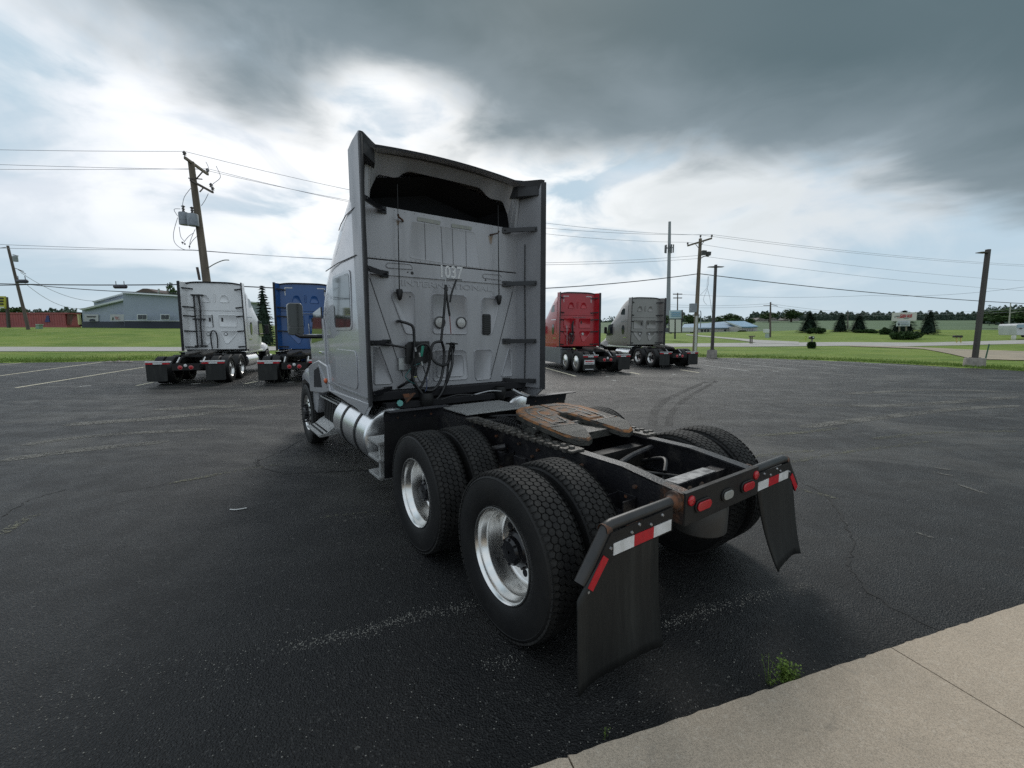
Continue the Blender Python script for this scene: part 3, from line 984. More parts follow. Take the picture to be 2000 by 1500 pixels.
# axles, differential, air springs, shocks, brake chambers
for x in (0.0, 1.305):
    mb = MB()
    mb.cyl((x, -1.0, .522), (x, 1.0, .522), .065, n=14)
    mb.ball((x - .03, 0, .522), .21, 14, (1.0, .85, 1.0))
    part('axle', mb, M_CHASSIS, TR, smooth=40)
    for s in (1, -1):
        y = .50 * s
        mb = MB()
        mb.lathe([(.10, .47), (.125, .50), (.13, .56), (.115, .60), (.13, .64), (.128, .70), (.10, .725)], (x - .36, y, 0), 2, 20)
        part('air_spring', mb, M_TYRE, TR, smooth=40)
        mb = MB()
        mb.lathe([(.01, .742), (.128, .742), (.138, .736), (.138, .726), (.10, .720)], (x - .36, y, 0), 2, 20)
        part('air_spring_plate', mb, M_RUSTY, TR, smooth=30)
        mb = MB()
        mb.box(x - .44, x - .28, s * .441, s * .55, .744, .754)
        mb.box(x - .435, x - .425, s * .441, s * .56, .754, .86)
        mb.box(x - .295, x - .285, s * .441, s * .56, .754, .86)
        mb.box(x - .435, x - .285, s * .441, s * .449, .754, .87)
        part('spring_bracket', mb, M_CHASSISDUST, TR, bevel=.002)
        mb = MB()
        mb.cyl((x - .30, s * .49, .70), (x + .02, s * .52, .92), .028, n=10)
        mb.cyl((x - .16, s * .505, .80), (x + .02, s * .52, .92), .036, n=10)
        part('shock_absorber', mb, M_CHASSISDUST, TR, smooth=40)
        mb = MB()
        mb.cyl((x + .17, s * .50, .60), (x + .40, s * .50, .66), .082, n=16)
        part('brake_chamber', mb, M_CHASSIS, TR, smooth=40)
mb = MB()
mb.lathe([(.01, .545), (.15, .55), (.175, .57), (.18, .74), (.165, .775), (.01, .78)], (-.55, -.10, 0), 2, 26)
part('air_reservoir', mb, mat('reservoir_grey', (0.045, 0.045, 0.043), 0.45, vscale=5, col2=(0.028, 0.026, 0.024)), TR, smooth=40)
# wheels
for x, sp in ((0.0, .2), (1.305, .55)):
    for s in (1, -1):
        wheel(TR, x, s * 1.068, s, 'outer', spin=sp + s)
        wheel(TR, x, s * .735, s, 'inner', spin=sp + .05 + s)
for s in (1, -1):
    wheel(TR, 5.95, s * 1.05, s, 'steer', tread=True, spin=.3)
# mud flap hangers, flaps, reflectors
for s in (1, -1):
    bx, by, bz = -.695, 1.02, .925
    mb = MB()
    mb.tube([(bx, s * .43, .925), (bx, s * .98, bz + .002), (bx, s * 1.015, bz - .006), (bx - .004, s * 1.035, bz - .03), (bx - .01, s * 1.20, .69)], .031, 14)
    part('flap_hanger', mb, mat('hanger_black', (0.016, 0.017, 0.018), 0.42, vscale=8, col2=(0.028, 0.026, 0.025)), TR, smooth=40)
    mb = MB()
    mb.lathe([(.060, 0), (.060, s * .016), (.045, s * .02), (.03, s * .05)], (bx, s * .431, .925), 1, 18)
    part('hanger_flange', mb, M_RUSTY, TR, smooth=40)
    mb = MB()
    mb.lathe([(.0325, -.02), (.0335, 0), (.0325, .02)], (0, 0, 0), 0, 14)
    o = part('weld_collar', mb, M_RUSTY, TR, smooth=40, loc=(bx - .002, s * 1.02, bz - .012), rot=(0, 0, math.pi / 2))
    # mounting strip
    mb = MB()
    mb.prism([(s * .50, .915), (s * 1.015, .905), (s * 1.205, .655), (s * 1.165, .64), (s * .985, .775), (s * .50, .775)], 0, -.735, -.729)
    part('flap_strip', mb, M_CHASSIS, TR)
    for y0, y1, m_ in ((.515, .675, M_WHITETAPE), (.675, .84, M_REDTAPE), (.84, 1.0, M_WHITETAPE)):
        mb = MB()
        mb.box(-.7385, -.7355, s * y0, s * (y1 - .001), .785, .848)
        part('reflective_tape', mb, m_, TR)
    mb = MB()
    a, b = Vector((-.739, s * 1.055, .795)), Vector((-.741, s * 1.165, .665))
    mb.beam(a, b, .004, .045, up=(0, (b - a).z * s, -(b - a).y * s))
    part('side_reflector', mb, M_REDTAPE, TR)
    mb = MB()
    for y, z in ((.60, .895), (.80, .895), (1.02, .83), (1.175, .655), (.70, .868), (.86, .868)):
        mb.cyl((-.735, s * y, z), (-.743, s * y, z), .009, .007, 8)
    part('bolt_heads', mb, M_STEEL, TR)['kind'] = 'stuff'
    # the flap itself: a sheet that curls towards its free end
    rows, cols = 14, 9
    vs, fs = [], []
    curl = .075 if s < 0 else .035
    for i in range(rows):
        t = i / (rows - 1)
        z = .845 - .68 * t
        if s > 0:
            yo = 1.245 if t > .30 else 1.03 + (1.245 - 1.03) * (t / .30)
            yin = .625
        else:
            yo = 1.03 + .06 * min(t / .3, 1) + .03 * t
            yin = .50 + .19 * t
        for j in range(cols):
            q = j / (cols - 1)
            y = yin + (yo - yin) * q
            x = -.727 - curl * t ** 2.2 * (1 - .5 * q * (1 if s > 0 else .2)) + .012 * math.sin(q * 5 + t * 3) * t
            x -= .035 * (abs(q - .5) * 2) ** 3 * t
            zz = z + (.012 * math.sin(q * 3.1) * t)
            vs.append((x, s * (y + (.01 * t)), zz))
    for i in range(rows - 1):
        for j in range(cols - 1):
            a = i * cols + j
            fs.append((a, a + 1, a + cols + 1, a + cols))
    mb = MB()
    mb.add(vs, fs)
    o = part('mud_flap', mb, M_FLAP, TR, smooth=60)
    sm = o.modifiers.new('thickness', 'SOLIDIFY')
    sm.thickness = .010
    sm.offset = 0
# fifth wheel
def mirror_y(pl): return pl + [(x, -y) for x, y in reversed(pl)]
half = [(.2 + .87 * x, .415 * y) for x, y in ((1.0, 0), (1.0, .55), (.94, .76), (.80, .94), (.58, 1.0), (.30, 1.0), (.10, .93), (0, .76), (-.03, .57), (0, .42), (.14, .28), (.36, .2), (.56, .17), (.62, .12), (.64, 0))]
fz = lambda x: 1.165 + .10 * (x - .62) - .18 * max(0, .36 - x)
def slab_from_outline(pl, ztop, th, inset=.02):
    mb = MB()
    cx, cy = .6, 0
    n = len(pl)
    r0 = [(x, y, ztop(x) - th) for x, y in pl]
    r1 = [(x, y, ztop(x) - .014) for x, y in pl]
    ins = []
    for i, (x, y) in enumerate(pl):
        a, b = Vector(pl[i - 1]), Vector(pl[(i + 1) % n])
        d = (b - a).normalized()
        nn = Vector((-d.y, d.x))
        ins.append((x + nn.x * .014, y + nn.y * .014))
    r2 = [(x, y, ztop(x)) for x, y in ins]
    vs = r0 + r1 + r2
    fs = [tuple(range(2 * n, 3 * n)), tuple(range(n - 1, -1, -1))]
    for q in range(2):
        for i in range(n):
            j = (i + 1) % n
            fs.append((q * n + i, q * n + j, (q + 1) * n + j, (q + 1) * n + i))
    mb.add(vs, fs)
    return mb
full = half + [(x, -y) for x, y in reversed(half[1:-1])]
# triangulated in two halves so the slot stays open
mb = MB()
for s in (1, -1):
    pl = [(x, s * y) for x, y in half]
    if s < 0:
        pl = pl[::-1]
    sub = slab_from_outline(pl, fz, .052)
    mb.add(sub.v, sub.f)
fs_ = [0 if sum(mb.v[i][2] - fz(mb.v[i][0]) for i in f) / len(f) > -.02 else 1 for f in mb.f]
mb.m = fs_
o = part('fifth_wheel_plate', mb, [M_GREASE, M_GREASEDK], TR, smooth=30)
mb = MB()
for s in (1, -1):      # grease grooves cut into the top, seen as dark lines
    for pl in ([(.99, .04), (.99, .18), (.95, .245), (.84, .30), (.52, .30), (.46, .27)], [(.90, .09), (.88, .18), (.80, .215), (.60, .22)], [(.54, .295), (.54, .14), (.66, .12)], [(.74, .215), (.74, .11)], [(.47, .40), (.44, .10)]):
        for i in range(len(pl) - 1):
            a, b = pl[i], pl[i + 1]
            p, q = Vector((a[0], s * a[1], fz(a[0]) + .0015)), Vector((b[0], s * b[1], fz(b[0]) + .0015))
            mb.beam(p, q, .018, .003)
part('grease_grooves', mb, M_GREASEDK, o)['kind'] = 'stuff'
mb = MB()
for s in (1, -1):      # greasy ramps at the tail of each horn
    pl = [(.44, s * .405), (.32, s * .388), (.235, s * .325), (.195, s * .25), (.215, s * .19), (.32, s * .13), (.44, s * .10)]
    mb.add([(x, y, fz(x) + .002) for x, y in pl], [tuple(range(len(pl)))])
part('grease_smear', mb, mat('old_grease', (0.060, 0.056, 0.045), 0.5, vscale=30, col2=(0.024, 0.023, 0.019), bump=0.9, bscale=90, spec=0.4), o)
mb = MB()
for s in (1, -1):
    mb.prism([(.40, 1.04), (.84, 1.04), (.74, 1.10), (.62, 1.11), (.50, 1.09)], 1, s * .39, s * .35)
    mb.box(.25, 1.0, s * .36, s * .46, 1.036, 1.056)
part('fifth_wheel_bracket', mb, M_GREASEDK, o, bevel=.004)
mb = MB()
mb.cyl((.60, -.45, 1.10), (.60, .45, 1.10), .03, n=10)
mb.box(.30, .95, -.30, .30, 1.04, 1.10)
part('locking_jaw', mb, M_GREASEDK, o)
for s in (1, -1):      # slide rail with its rack teeth on top of each frame rail
    mb = MB()
    mb.box(.10, 1.62, s * .36, s * .50, 1.032, 1.050)
    for k in range(16):
        x = .16 + k * .09
        mb.cyl((x, s * .435, 1.05), (x, s * .435, 1.068), .026, .022, 8)
        mb.box(x - .018, x + .018, s * .48, s * .515, 1.030, 1.062)
    part('slide_rail', mb, mat('slide_rail_metal', (0.045, 0.042, 0.038), 0.42, 0.3, vscale=18, col2=(0.22, 0.20, 0.17), bump=0.5, bscale=60, lo=0.45, hi=0.8), TR, bevel=.003)
# light deck plate between the rails and quarter fenders
mb = MB()
mb.box(1.74, 2.34, -.40, .42, 1.045, 1.06)
part('deck_plate', mb, M_TREADPLATE, TR, bevel=.003)
for s in (1, -1):
    mb = MB()
    mb.prism([(1.80, 1.158), (1.93, 1.152), (1.985, 1.125), (2.005, 1.03), (1.995, 1.03), (1.975, 1.118), (1.925, 1.142), (1.80, 1.148)], 1, s * .56, s * 1.205)
    part('quarter_fender', mb, mat('fender_plastic', (0.016, 0.017, 0.022), 0.42, vscale=7, col2=(0.028, 0.027, 0.030)), TR, bevel=.002)
    mb = MB()
    mb.prism([(2.003, 1.03), (2.03, .75), (2.06, .44), (2.052, .44), (2.02, .75), (1.995, 1.03)], 1, s * .62, s * 1.195)
    part('fender_flap', mb, M_BLACK, TR)
    mb = MB()
    for y in (.70, .88, 1.06):
        mb.cyl((2.002, s * y, 1.06), (1.985, s * y, 1.06), .012, .012, 8)
    part('fender_bolts', mb, M_RUSTY, TR)['kind'] = 'stuff'
    # fuel tank
    mb = MB()
    yc, zc, r = s * .92, .735, .322
    x0, x1 = 2.52, 3.88
    mb.lathe([(.004, x0 + .006), (r * .62, x0), (r - .035, x0 + .002), (r - .012, x0 + .010), (r, x0 + .030), (r, x1 - .03), (r - .02, x1), (.004, x1)], (0, yc, zc), 0, 48)
    tk = part('fuel_tank', mb, M_TANK, TR, smooth=30)
    for xs_ in (2.86, 3.42):
        mb = MB()
        mb.lathe([(r + .002, xs_), (r + .010, xs_ + .004), (r + .010, xs_ + .056), (r + .002, xs_ + .06)], (0, yc, zc), 0, 48)
        part('tank_strap', mb, M_BLACK, tk, smooth=30)
    mb = MB()
    mb.box(2.6, 3.8, s * .44, s * .62, .62, .98)
    part('tank_bracket', mb, M_CHASSIS, TR)
    mb = MB()
    mb.cyl((3.10, yc + s * .15, zc + .28), (3.10, yc + s * .19, zc + .33), .05, n=14)
    part('fuel_cap', mb, M_BLACK, tk, smooth=40)
    mb = MB()
    mb.box(2.96, 3.12, yc + s * .10, yc + s * .12, zc + r - .05, zc + r - .015)
    # step behind the tank
    mb = MB()
    mb.box(2.12, 2.16, s * 1.03, s * 1.21, .40, .80)
    for z in (.42, .60, .775):
        mb.box(2.10, 2.42, s * 1.05, s * 1.235, z, z + .03)
    part('tank_step', mb, M_TREADPLATE, TR, bevel=.004)
    # battery box with louvres and its treads
    mb = MB()
    mb.box(4.10, 5.15, s * .62, s * 1.06, .48, .90)
    bb = part('battery_box', mb, M_BLACKGLOSS, TR, bevel=.01)
    for k in range(9):
        mb = MB()
        mb.box(4.22 + k * .10, 4.27 + k * .10, s * 1.061, s * 1.085, .54, .86)
        part('louvre', mb, M_BLACK, bb, bevel=.006)
    mb = MB()
    mb.box(4.08, 5.20, s * .80, s * 1.13, .905, .930)
    for k in range(4):
        mb.box(4.10, 5.18, s * (.85 + .07 * k), s * (.87 + .07 * k), .930, .938)
    part('upper_step', mb, M_TREADPLATE, TR, bevel=.004)
    mb = MB()
    prof = [(s * 1.06, .44), (s * 1.30, .42), (s * 1.325, .43), (s * 1.325, .455), (s * 1.22, .475), (s * 1.10, .56), (s * 1.06, .58)]
    mb.prism(prof, 0, 4.35, 5.20)
    st = part('lower_step', mb, M_TREADPLATE, TR, bevel=.004)
    mb = MB()
    for k in range(3):
        mb.box(4.38, 5.16, s * (1.14 + .06 * k), s * (1.16 + .06 * k), .49 - .012 * k, .503 - .012 * k)
    part('step_groove', mb, M_BLACK, st)

# ---------------- cab and sleeper shell
SEC = [  # X, half width low, shoulder z, half width top, top z at edge, crown z
    (2.62, 1.195, 3.42, 1.05, 3.82, 3.89), (2.86, 1.200, 3.26, .99, 3.82, 3.91), (3.20, 1.200, 2.98, .91, 3.78, 3.88), (3.60, 1.198, 2.76, .84, 3.68, 3.80),
    (3.95, 1.190, 2.58, .80, 3.52, 3.66), (4.25, 1.176, 2.42, .77, 3.32, 3.45), (4.55, 1.150, 2.18, .75, 3.02, 3.14), (4.85, 1.105, 1.98, .73, 2.76, 2.86),
    (5.15, 1.050, 1.85, .71, 2.58, 2.66), (5.50, .98, 1.75, .70, 2.2, 2.26), (5.75, .90, 1.68, .66, 1.88, 1.92)]
def ring_of(sec):
    X, w0, zs, w1, zt_, zcr = sec
    L = [(w0 - .012, 1.11), (w0, 1.16), (w0, 1.45), (w0 + .002, 1.75), (w0, 2.05), (w0 - .003, min(2.4, zs - .1)), (w0 - .006, zs)]
    for k in range(1, 9):
        t = k / 8
        a = t * math.pi / 2
        L.append((w1 + (w0 - .006 - w1) * (.55 * math.cos(a) + .45 * (1 - t)), zs + (zt_ - zs) * (.55 * math.sin(a) + .45 * t)))
    L += [(w1 * .8, zt_ + (zcr - zt_) * .45), (w1 * .4, zt_ + (zcr - zt_) * .85), (0, zcr)]
    return [(X, p, q) for p, q in L + [(-p, q) for p, q in L[:-1]][::-1]]
mb = MB()
mb.rings([ring_of(q) for q in SEC], closed=False, cap=False)
cabo = part('cab_shell', mb, M_PAINT, TR, smooth=40)
# lower skirt and sill line under the sleeper side
for s in (1, -1):
    mb = MB()
    mb.prism([(2.44, 1.12), (2.60, 1.00), (2.9, 1.045), (4.15, 1.10), (4.15, 1.118), (2.44, 1.155)], 1, s * 1.165, s * 1.207)
    part('side_skirt', mb, M_PAINT, TR, bevel=.006)
    mb = MB()
    mb.beam((2.46, s * 1.209, 1.205), (4.25, s * 1.205, 1.215), .010, .016)
    part('sill_trim', mb, M_STEEL, TR)
    # sleeper window with surround, storage door, door seam, lower amber lamp
    def rrect(x0, x1, z0, z1_, r, n=4):
        pts = []
        for cx, cz, a0 in ((x1 - r, z1_ - r, 0), (x0 + r, z1_ - r, 90), (x0 + r, z0 + r, 180), (x1 - r, z0 + r, 270)):
            for k in range(n + 1):
                t = math.radians(a0 + 90 * k / n)
                pts.append((cx + r * math.cos(t), cz + r * math.sin(t)))
        return pts
    mb = MB()
    mb.prism(rrect(2.92, 3.70, 1.93, 2.60, .07), 1, s * 1.198, s * 1.208)
    wo_ = part('sleeper_window', mb, M_PAINT, TR, bevel=.004)
    mb = MB()
    mb.prism(rrect(2.955, 3.665, 1.965, 2.565, .06), 1, s * 1.2085, s * 1.211)
    part('pane', mb, M_GLASS, wo_)
    mb = MB()
    mb.prism(rrect(2.80, 3.72, 1.26, 1.70, .08), 1, s * 1.199, s * 1.210)
    part('storage_door', mb, M_PAINT, TR, bevel=.006)
    mb = MB()
    mb.tube([(x, s * 1.206, z) for x, z in ((2.66, 2.715), (3.4, 2.725), (4.0, 2.70))], .006, 5)
    part('roof_seam', mb, M_BLACK, TR)
    mb = MB()
    mb.tube([(x, s * y, z) for x, y, z in ((2.66, 1.200, 3.20), (3.0, 1.200, 3.19), (3.3, 1.175, 3.16), (3.5, 1.15, 3.13))], .005, 5)
    part('fairing_seam', mb, M_BLACK, TR)
    # cab door with window
    mb = MB()
    mb.prism([(4.35, 1.26), (5.25, 1.26), (5.30, 1.75), (5.0, 2.05), (4.42, 2.10), (4.35, 1.9)], 1, s * 1.165, s * 1.190)
    dr = part('cab_door', mb, M_PAINT, TR, bevel=.006)
    mb = MB()
    mb.prism([(4.45, 1.80), (5.20, 1.74), (4.98, 2.20), (4.48, 2.26)], 1, s * 1.171, s * 1.1935)
    part('pane', mb, M_GLASS, dr)
    mb = MB()
    mb.beam((4.45, s * 1.20, 1.62), (4.62, s * 1.20, 1.62), .03, .03)
    part('door_handle', mb, M_CHROME, dr, bevel=.006)
    # mirror on a long arm
    mb = MB()
    mb.prism(rrect(-.105, .105, -.235, .235, .05), 0, -.035, .055)
    mr = part('side_mirror', mb, mat('mirror_shell', (0.16, 0.165, 0.17), 0.3), TR, bevel=.02, loc=(4.98, s * 1.44, 2.10))
    mb = MB()
    mb.prism(rrect(-.097, .097, -.11, .224, .04), 0, -.041, -.036)
    part('mirror_glass', mb, mat('mirror_face', (0.05, 0.055, 0.05), 0.06, 0.0, coat=1.0), mr)
    mb = MB()
    mb.prism(rrect(-.097, .097, -.224, -.122, .035), 0, -.041, -.036)
    part('mirror_glass', mb, MATS['mirror_face'], mr)
    mb = MB()
    mb.tube([(4.95, s * 1.44, 1.88), (4.90, s * 1.40, 1.85), (4.78, s * 1.16, 1.845)], .030, 10)
    part('mirror_arm', mb, M_BLACKGLOSS, TR, smooth=40)
    mb = MB()
    mb.tube([(4.90, s * 1.30, 1.87), (4.80, s * 1.15, 1.87)], .012, 8)
    part('mirror_stay', mb, M_CHROME, TR, smooth=40)
    # hood and front fender
    fr = []
    for X, yo, ztop, zb, yin in ((5.05, 1.02, 1.30, 1.02, .60), (5.18, 1.14, 1.40, .98, .60), (5.40, 1.185, 1.44, 1.00, .60), (5.62, 1.19, 1.42, 1.08, .60), (5.95, 1.19, 1.34, 1.12, .6), (6.25, 1.17, 1.25, 1.06, .6), (6.5, 1.13, 1.12, .86, .6), (6.75, 1.05, .98, .62, .6)):
        ring = [(X, s * yin, zb), (X, s * yo, zb), (X, s * yo, zb + (ztop - zb) * .45), (X, s * (yo - .03), zb + (ztop - zb) * .75), (X, s * (yo - .12), ztop), (X, s * (yo - .35), ztop + .16), (X, s * yin, ztop + .22)]
        fr.append(ring)
    mb = MB()
    mb.rings(fr)
    fo = part('front_fender', mb, M_PAINT, TR, smooth=50)
    mb = MB()
    mb.prism([(5.48, .95), (5.50, 1.36), (5.15, 1.44), (4.76, 1.50), (4.25, 1.45), (4.13, 1.10), (4.6, 1.02)], 1, s * 1.10, s * 1.204)
    cw = part('cowl_panel', mb, M_PAINT, TR, bevel=.02)
    mb = MB()
    mb.prism([(5.08, 1.32), (4.72, 1.41), (4.58, 1.11), (5.13, 1.06)], 1, s * 1.15, s * 1.2062)
    part('fender_vent', mb, M_CAVITY, cw)
    mb = MB()
    mb.beam((4.72, s * 1.210, 1.425), (4.24, s * 1.208, 1.15), .014, .02)
    part('cowl_crease', mb, M_PAINT, cw)
    mb = MB()
    mb.prism([(5.28, .62), (5.50, .66), (5.52, .92), (5.44, 1.03), (5.10, 1.00), (5.10, .92)], 1, s * 1.02, s * 1.15)
    part('fender_skirt', mb, M_PAINT, TR, bevel=.01)
    mb = MB()
    mb.ball((4.28, s * 1.215, 1.235), .042, 10, (1.2, .6, .9))
    part('turn_lamp', mb, M_ORANGE, TR, smooth=60)
    mb = MB()
    mb.box(5.2, 6.9, s * .50, s * .60, .70, 1.3)
    part('engine_panel', mb, M_CAVITY, TR)
mb = MB()
mb.rings([[(X, w, .95), (X, w, z - .12), (X, w * .85, z), (X, 0, z + .05), (X, -w * .85, z), (X, -w, z - .12), (X, -w, .95)] for X, w, z in ((5.45, .72, 1.78), (5.9, .68, 1.70), (6.5, .62, 1.58), (7.1, .56, 1.36), (7.25, .54, 1.1))])
part('hood', mb, M_PAINT, TR, smooth=50)
mb = MB()
mb.box(6.95, 7.30, -.92, .92, .42, .80)
part('bumper', mb, M_PAINT, TR, bevel=.05)
# ---------------- rear wall of the sleeper
mb = MB()
mb.prism([(1.06, 1.225), (1.06, 2.722), (-1.06, 2.722), (-1.06, 1.225)], 0, XW, XW + .04)
bw = part('back_wall', mb, M_PAINTW, TR, bevel=.006)
mb = MB()
mb.prism([(1.06, 2.732), (1.06, 3.315), (-1.06, 3.315), (-1.06, 2.732)], 0, XW - .006, XW + .04)
bu = part('upper_back_wall', mb, M_PAINTW, TR, bevel=.006)
def stamp(pts, h=.010, w=.020, host=None, zz=z2, m_=None, x=XW, k=3):
    """a pressed panel: rounded outline rising h out of the sheet over a sloped border w"""
    P = [Vector((*wyz(p, zz), 0)).to_2d() for p in pts]
    n = len(P)
    out = []
    for i in range(n):                         # round the corners
        a, b, c = P[i - 1], P[i], P[(i + 1) % n]
        r = min(.045, (a - b).length * .35, (c - b).length * .35)
        p0, p1 = b + (a - b).normalized() * r, b + (c - b).normalized() * r
        for q in range(k + 1):
            t = q / k
            out.append((p0 * (1 - t) ** 2 + b * 2 * t * (1 - t) + p1 * t * t))
    area = sum(out[i].x * out[(i + 1) % len(out)].y - out[(i + 1) % len(out)].x * out[i].y for i in range(len(out)))
    sg = 1 if area > 0 else -1
    N = len(out)
    ins, mid = [], []
    for i, p in enumerate(out):
        d = (out[(i + 1) % N] - out[i - 1])
        d = d.normalized() if d.length > 1e-6 else Vector((1, 0))
        nn = Vector((-d.y, d.x)) * sg
        mid.append(p + nn * w * .5)
        ins.append(p + nn * w)
    mb = MB()
    vs = [(x - .0005, p.x, p.y) for p in out] + [(x - h * 1.25, p.x, p.y) for p in mid] + [(x - h * .45, p.x, p.y) for p in ins]
    fs = [tuple(range(2 * N, 3 * N))]
    for q in range(2):
        for i in range(N):
            j = (i + 1) % N
            fs.append((q * N + i, q * N + j, (q + 1) * N + j, (q + 1) * N + i))
    mb.add(vs, fs)
    return part('stamped_panel', mb, m_ or M_PAINTW, host or bw, smooth=50)
stamp([(532, 165), (552, 122), (712, 124), (740, 165), (745, 470), (722, 497), (655, 490)])
stamp([(878, 160), (895, 143), (1150, 155), (1182, 185), (1187, 480), (1170, 497), (905, 492), (885, 470)])
stamp([(1300, 195), (1322, 175), (1440, 184), (1452, 215), (1448, 290), (1400, 480), (1375, 503), (1318, 495), (1302, 480)])
stamp([(388, 590), (440, 600), (550, 895), (535, 918), (400, 923), (388, 905)])
stamp([(890, 640), (905, 622), (1150, 618), (1178, 640), (1195, 850), (1175, 878), (905, 893), (890, 870)])
stamp([(925, 690), (945, 664), (1130, 660), (1150, 690), (1160, 830), (1140, 850), (935, 858), (922, 840)], x=XW - .005, w=.014)
stamp([(1238, 635), (1255, 617), (1385, 615), (1397, 640), (1385, 860), (1365, 880), (1262, 885), (1248, 860)])
stamp([(1535, 600), (1570, 640), (1568, 850), (1465, 858)])
stamp([(655, 640), (860, 630), (870, 860), (850, 890), (690, 905), (668, 890)])
stamp([(490, 1200), (510, 1183), (700, 1198), (722, 1225), (720, 1250), (505, 1235), (490, 1220)], zz=z1, w=.012)
stamp([(1308, 1290), (1325, 1278), (1465, 1290), (1480, 1310), (1475, 1340), (1320, 1322)], zz=z1, w=.012)
stamp([(700, 830), (1250, 925), (1290, 1240), (690, 1150)], zz=z1, host=bu, x=XW - .0065, w=.008, h=.002)
for p in ((960, 880, 975, 1190), (1055, 900, 1065, 1205), (820, 850, 830, 1165), (1170, 920, 1175, 1225)):
    mb = MB()
    a, b = wyz(p[:2], z1), wyz(p[2:], z1)
    mb.beam((XW - .010, *a), (XW - .010, *b), .004, .004)
    part('panel_seam', mb, mat('seam_dark', (0.10, 0.10, 0.105), 0.6), bu)
for q in ((760, 800, 955, 835, 950, 868, 758, 832), (1050, 855, 1220, 885, 1218, 912, 1048, 888)):
    mb = MB()
    mb.add([(XW - .0135, *wyz(q[i:i + 2], z1)) for i in (0, 2, 4, 6)], [(0, 1, 2, 3)])
    part('faded_sticker', mb, mat('sticker_residue', (0.30, 0.31, 0.27), 0.7, vscale=20, col2=(0.26, 0.265, 0.25)), bu)
# ledge below the number band, diagonal seams
mb = MB()
mb.box(XW - .016, XW - .001, -1.00, 1.00, 2.555, 2.569)
part('wall_ledge', mb, M_PAINTW, bw, bevel=.004)
for a, b in (((357, 10), (640, 850)), ((1568, 130), (1380, 870)), ((440, 600), (552, 900))):
    mb = MB()
    mb.beam((XW - .003, *wyz(a)), (XW - .003, *wyz(b)), .006, .006)
    part('wall_seam', mb, M_RUBTRIM, bw)
# unit number: white outlined figures
for body, off, m_, x in (('1037', .0030, mat('number_white', (0.80, 0.80, 0.80), 0.5), XW - .0035), ('1037', -.0085, mat('number_fill', (0.24, 0.24, 0.25), 0.5), XW - .0065)):
    me = text_mesh(body, .205, m_, .0012, off, sx_=.82)
    me.transform(REAR)
    obj('unit_number', me, bw, (x, -.012, 2.650))
me = text_mesh('INTERNATIONAL', .095, M_PAINTW, .0035, .001, sx_=1.72)
me.transform(REAR)
obj('embossed_lettering', me, bw, (XW - .003, .01, 2.482))
# small round plugs
mb = MB()
for p, zz, r in (((717, 1275), z1, .018), ((680, 1268), z1, .008), ((1340, 1335), z1, .009), ((697, 172), z2, .009)):
    y, z = wyz(p, zz)
    mb.cyl((XW - .001, y, z), (XW - .006, y, z), r, n=12)
part('wall_plugs', mb, M_BLACK, bw)['kind'] = 'stuff'
# work lamps
for y in (.158, -.146):
    mb = MB()
    mb.lathe([(.074, XW - .001), (.076, XW - .022), (.066, XW - .028), (.060, XW - .022)], (0, y, 2.03), 0, 24)
    lo_ = part('work_lamp', mb, mat('lamp_ring', (0.06, 0.06, 0.062), 0.4), TR, smooth=40)
    mb = MB()
    mb.lathe([(.061, XW - .020), (.045, XW - .027), (.003, XW - .030)], (0, y, 2.03), 0, 24)
    part('lamp_lens', mb, M_CLEAR, lo_, smooth=60)
# vent grille with slats
mb = MB()
mb.prism([(-.465, 1.90), (-.465, 2.13), (-.485, 2.15), (-.58, 2.15), (-.60, 2.13), (-.60, 1.90), (-.58, 1.875), (-.485, 1.875)], 0, XW - .02, XW + .01)
vg = part('vent_grille', mb, M_BLACK, TR, bevel=.005)
for k in range(9):
    mb = MB()
    mb.beam((XW - .024, -.485, 1.90 + k * .028), (XW - .024, -.58, 1.90 + k * .028), .010, .012)
    part('slat', mb, M_BLACKGLOSS, vg)
# upper roof panel with the scalloped opening, dark hollow behind, lip and wings
OY = [0, .46, .51, .57, .62, .67, .84, .88, .965, .975, 1.06]
OZ = [3.80, 3.797, 3.785, 3.745, 3.70, 3.685, 3.685, 3.655, 3.48, 3.30, 3.30]
lip_z = lambda y: 3.945 - .040 * (abs(y) / .9) ** 2
mb = MB()
N = 128
vs, fs = [], []
for i in range(N + 1):
    y = 1.04 - 2.08 * i / N
    zo = float(np.interp(abs(y), OY, OZ))
    ztp = lip_z(min(abs(y), .93)) - .02
    for k in range(5):
        t = k / 4
        bul = 0.0
        vs.append((2.93 - .16 * t if abs(y) < 1.0 else 2.86 - .09 * t, y, zo + (ztp - zo) * t))
for i in range(N):
    for k in range(4):
        a = i * 5 + k
        fs.append((a, a + 1, a + 6, a + 5))
mb.add(vs, fs)
o = part('roof_rear_panel', mb, M_PAINTW, TR)
o.modifiers.new('thickness', 'SOLIDIFY').thickness = .018
mb = MB()
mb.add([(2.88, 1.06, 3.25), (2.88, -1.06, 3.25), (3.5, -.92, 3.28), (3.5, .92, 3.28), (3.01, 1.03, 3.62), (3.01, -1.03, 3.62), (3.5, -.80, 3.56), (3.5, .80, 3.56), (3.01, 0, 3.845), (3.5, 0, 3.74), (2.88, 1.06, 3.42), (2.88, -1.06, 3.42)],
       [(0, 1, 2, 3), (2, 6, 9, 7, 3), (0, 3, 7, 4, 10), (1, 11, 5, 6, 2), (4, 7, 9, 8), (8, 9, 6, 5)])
part('fairing_cavity', mb, M_CAVITY, TR)
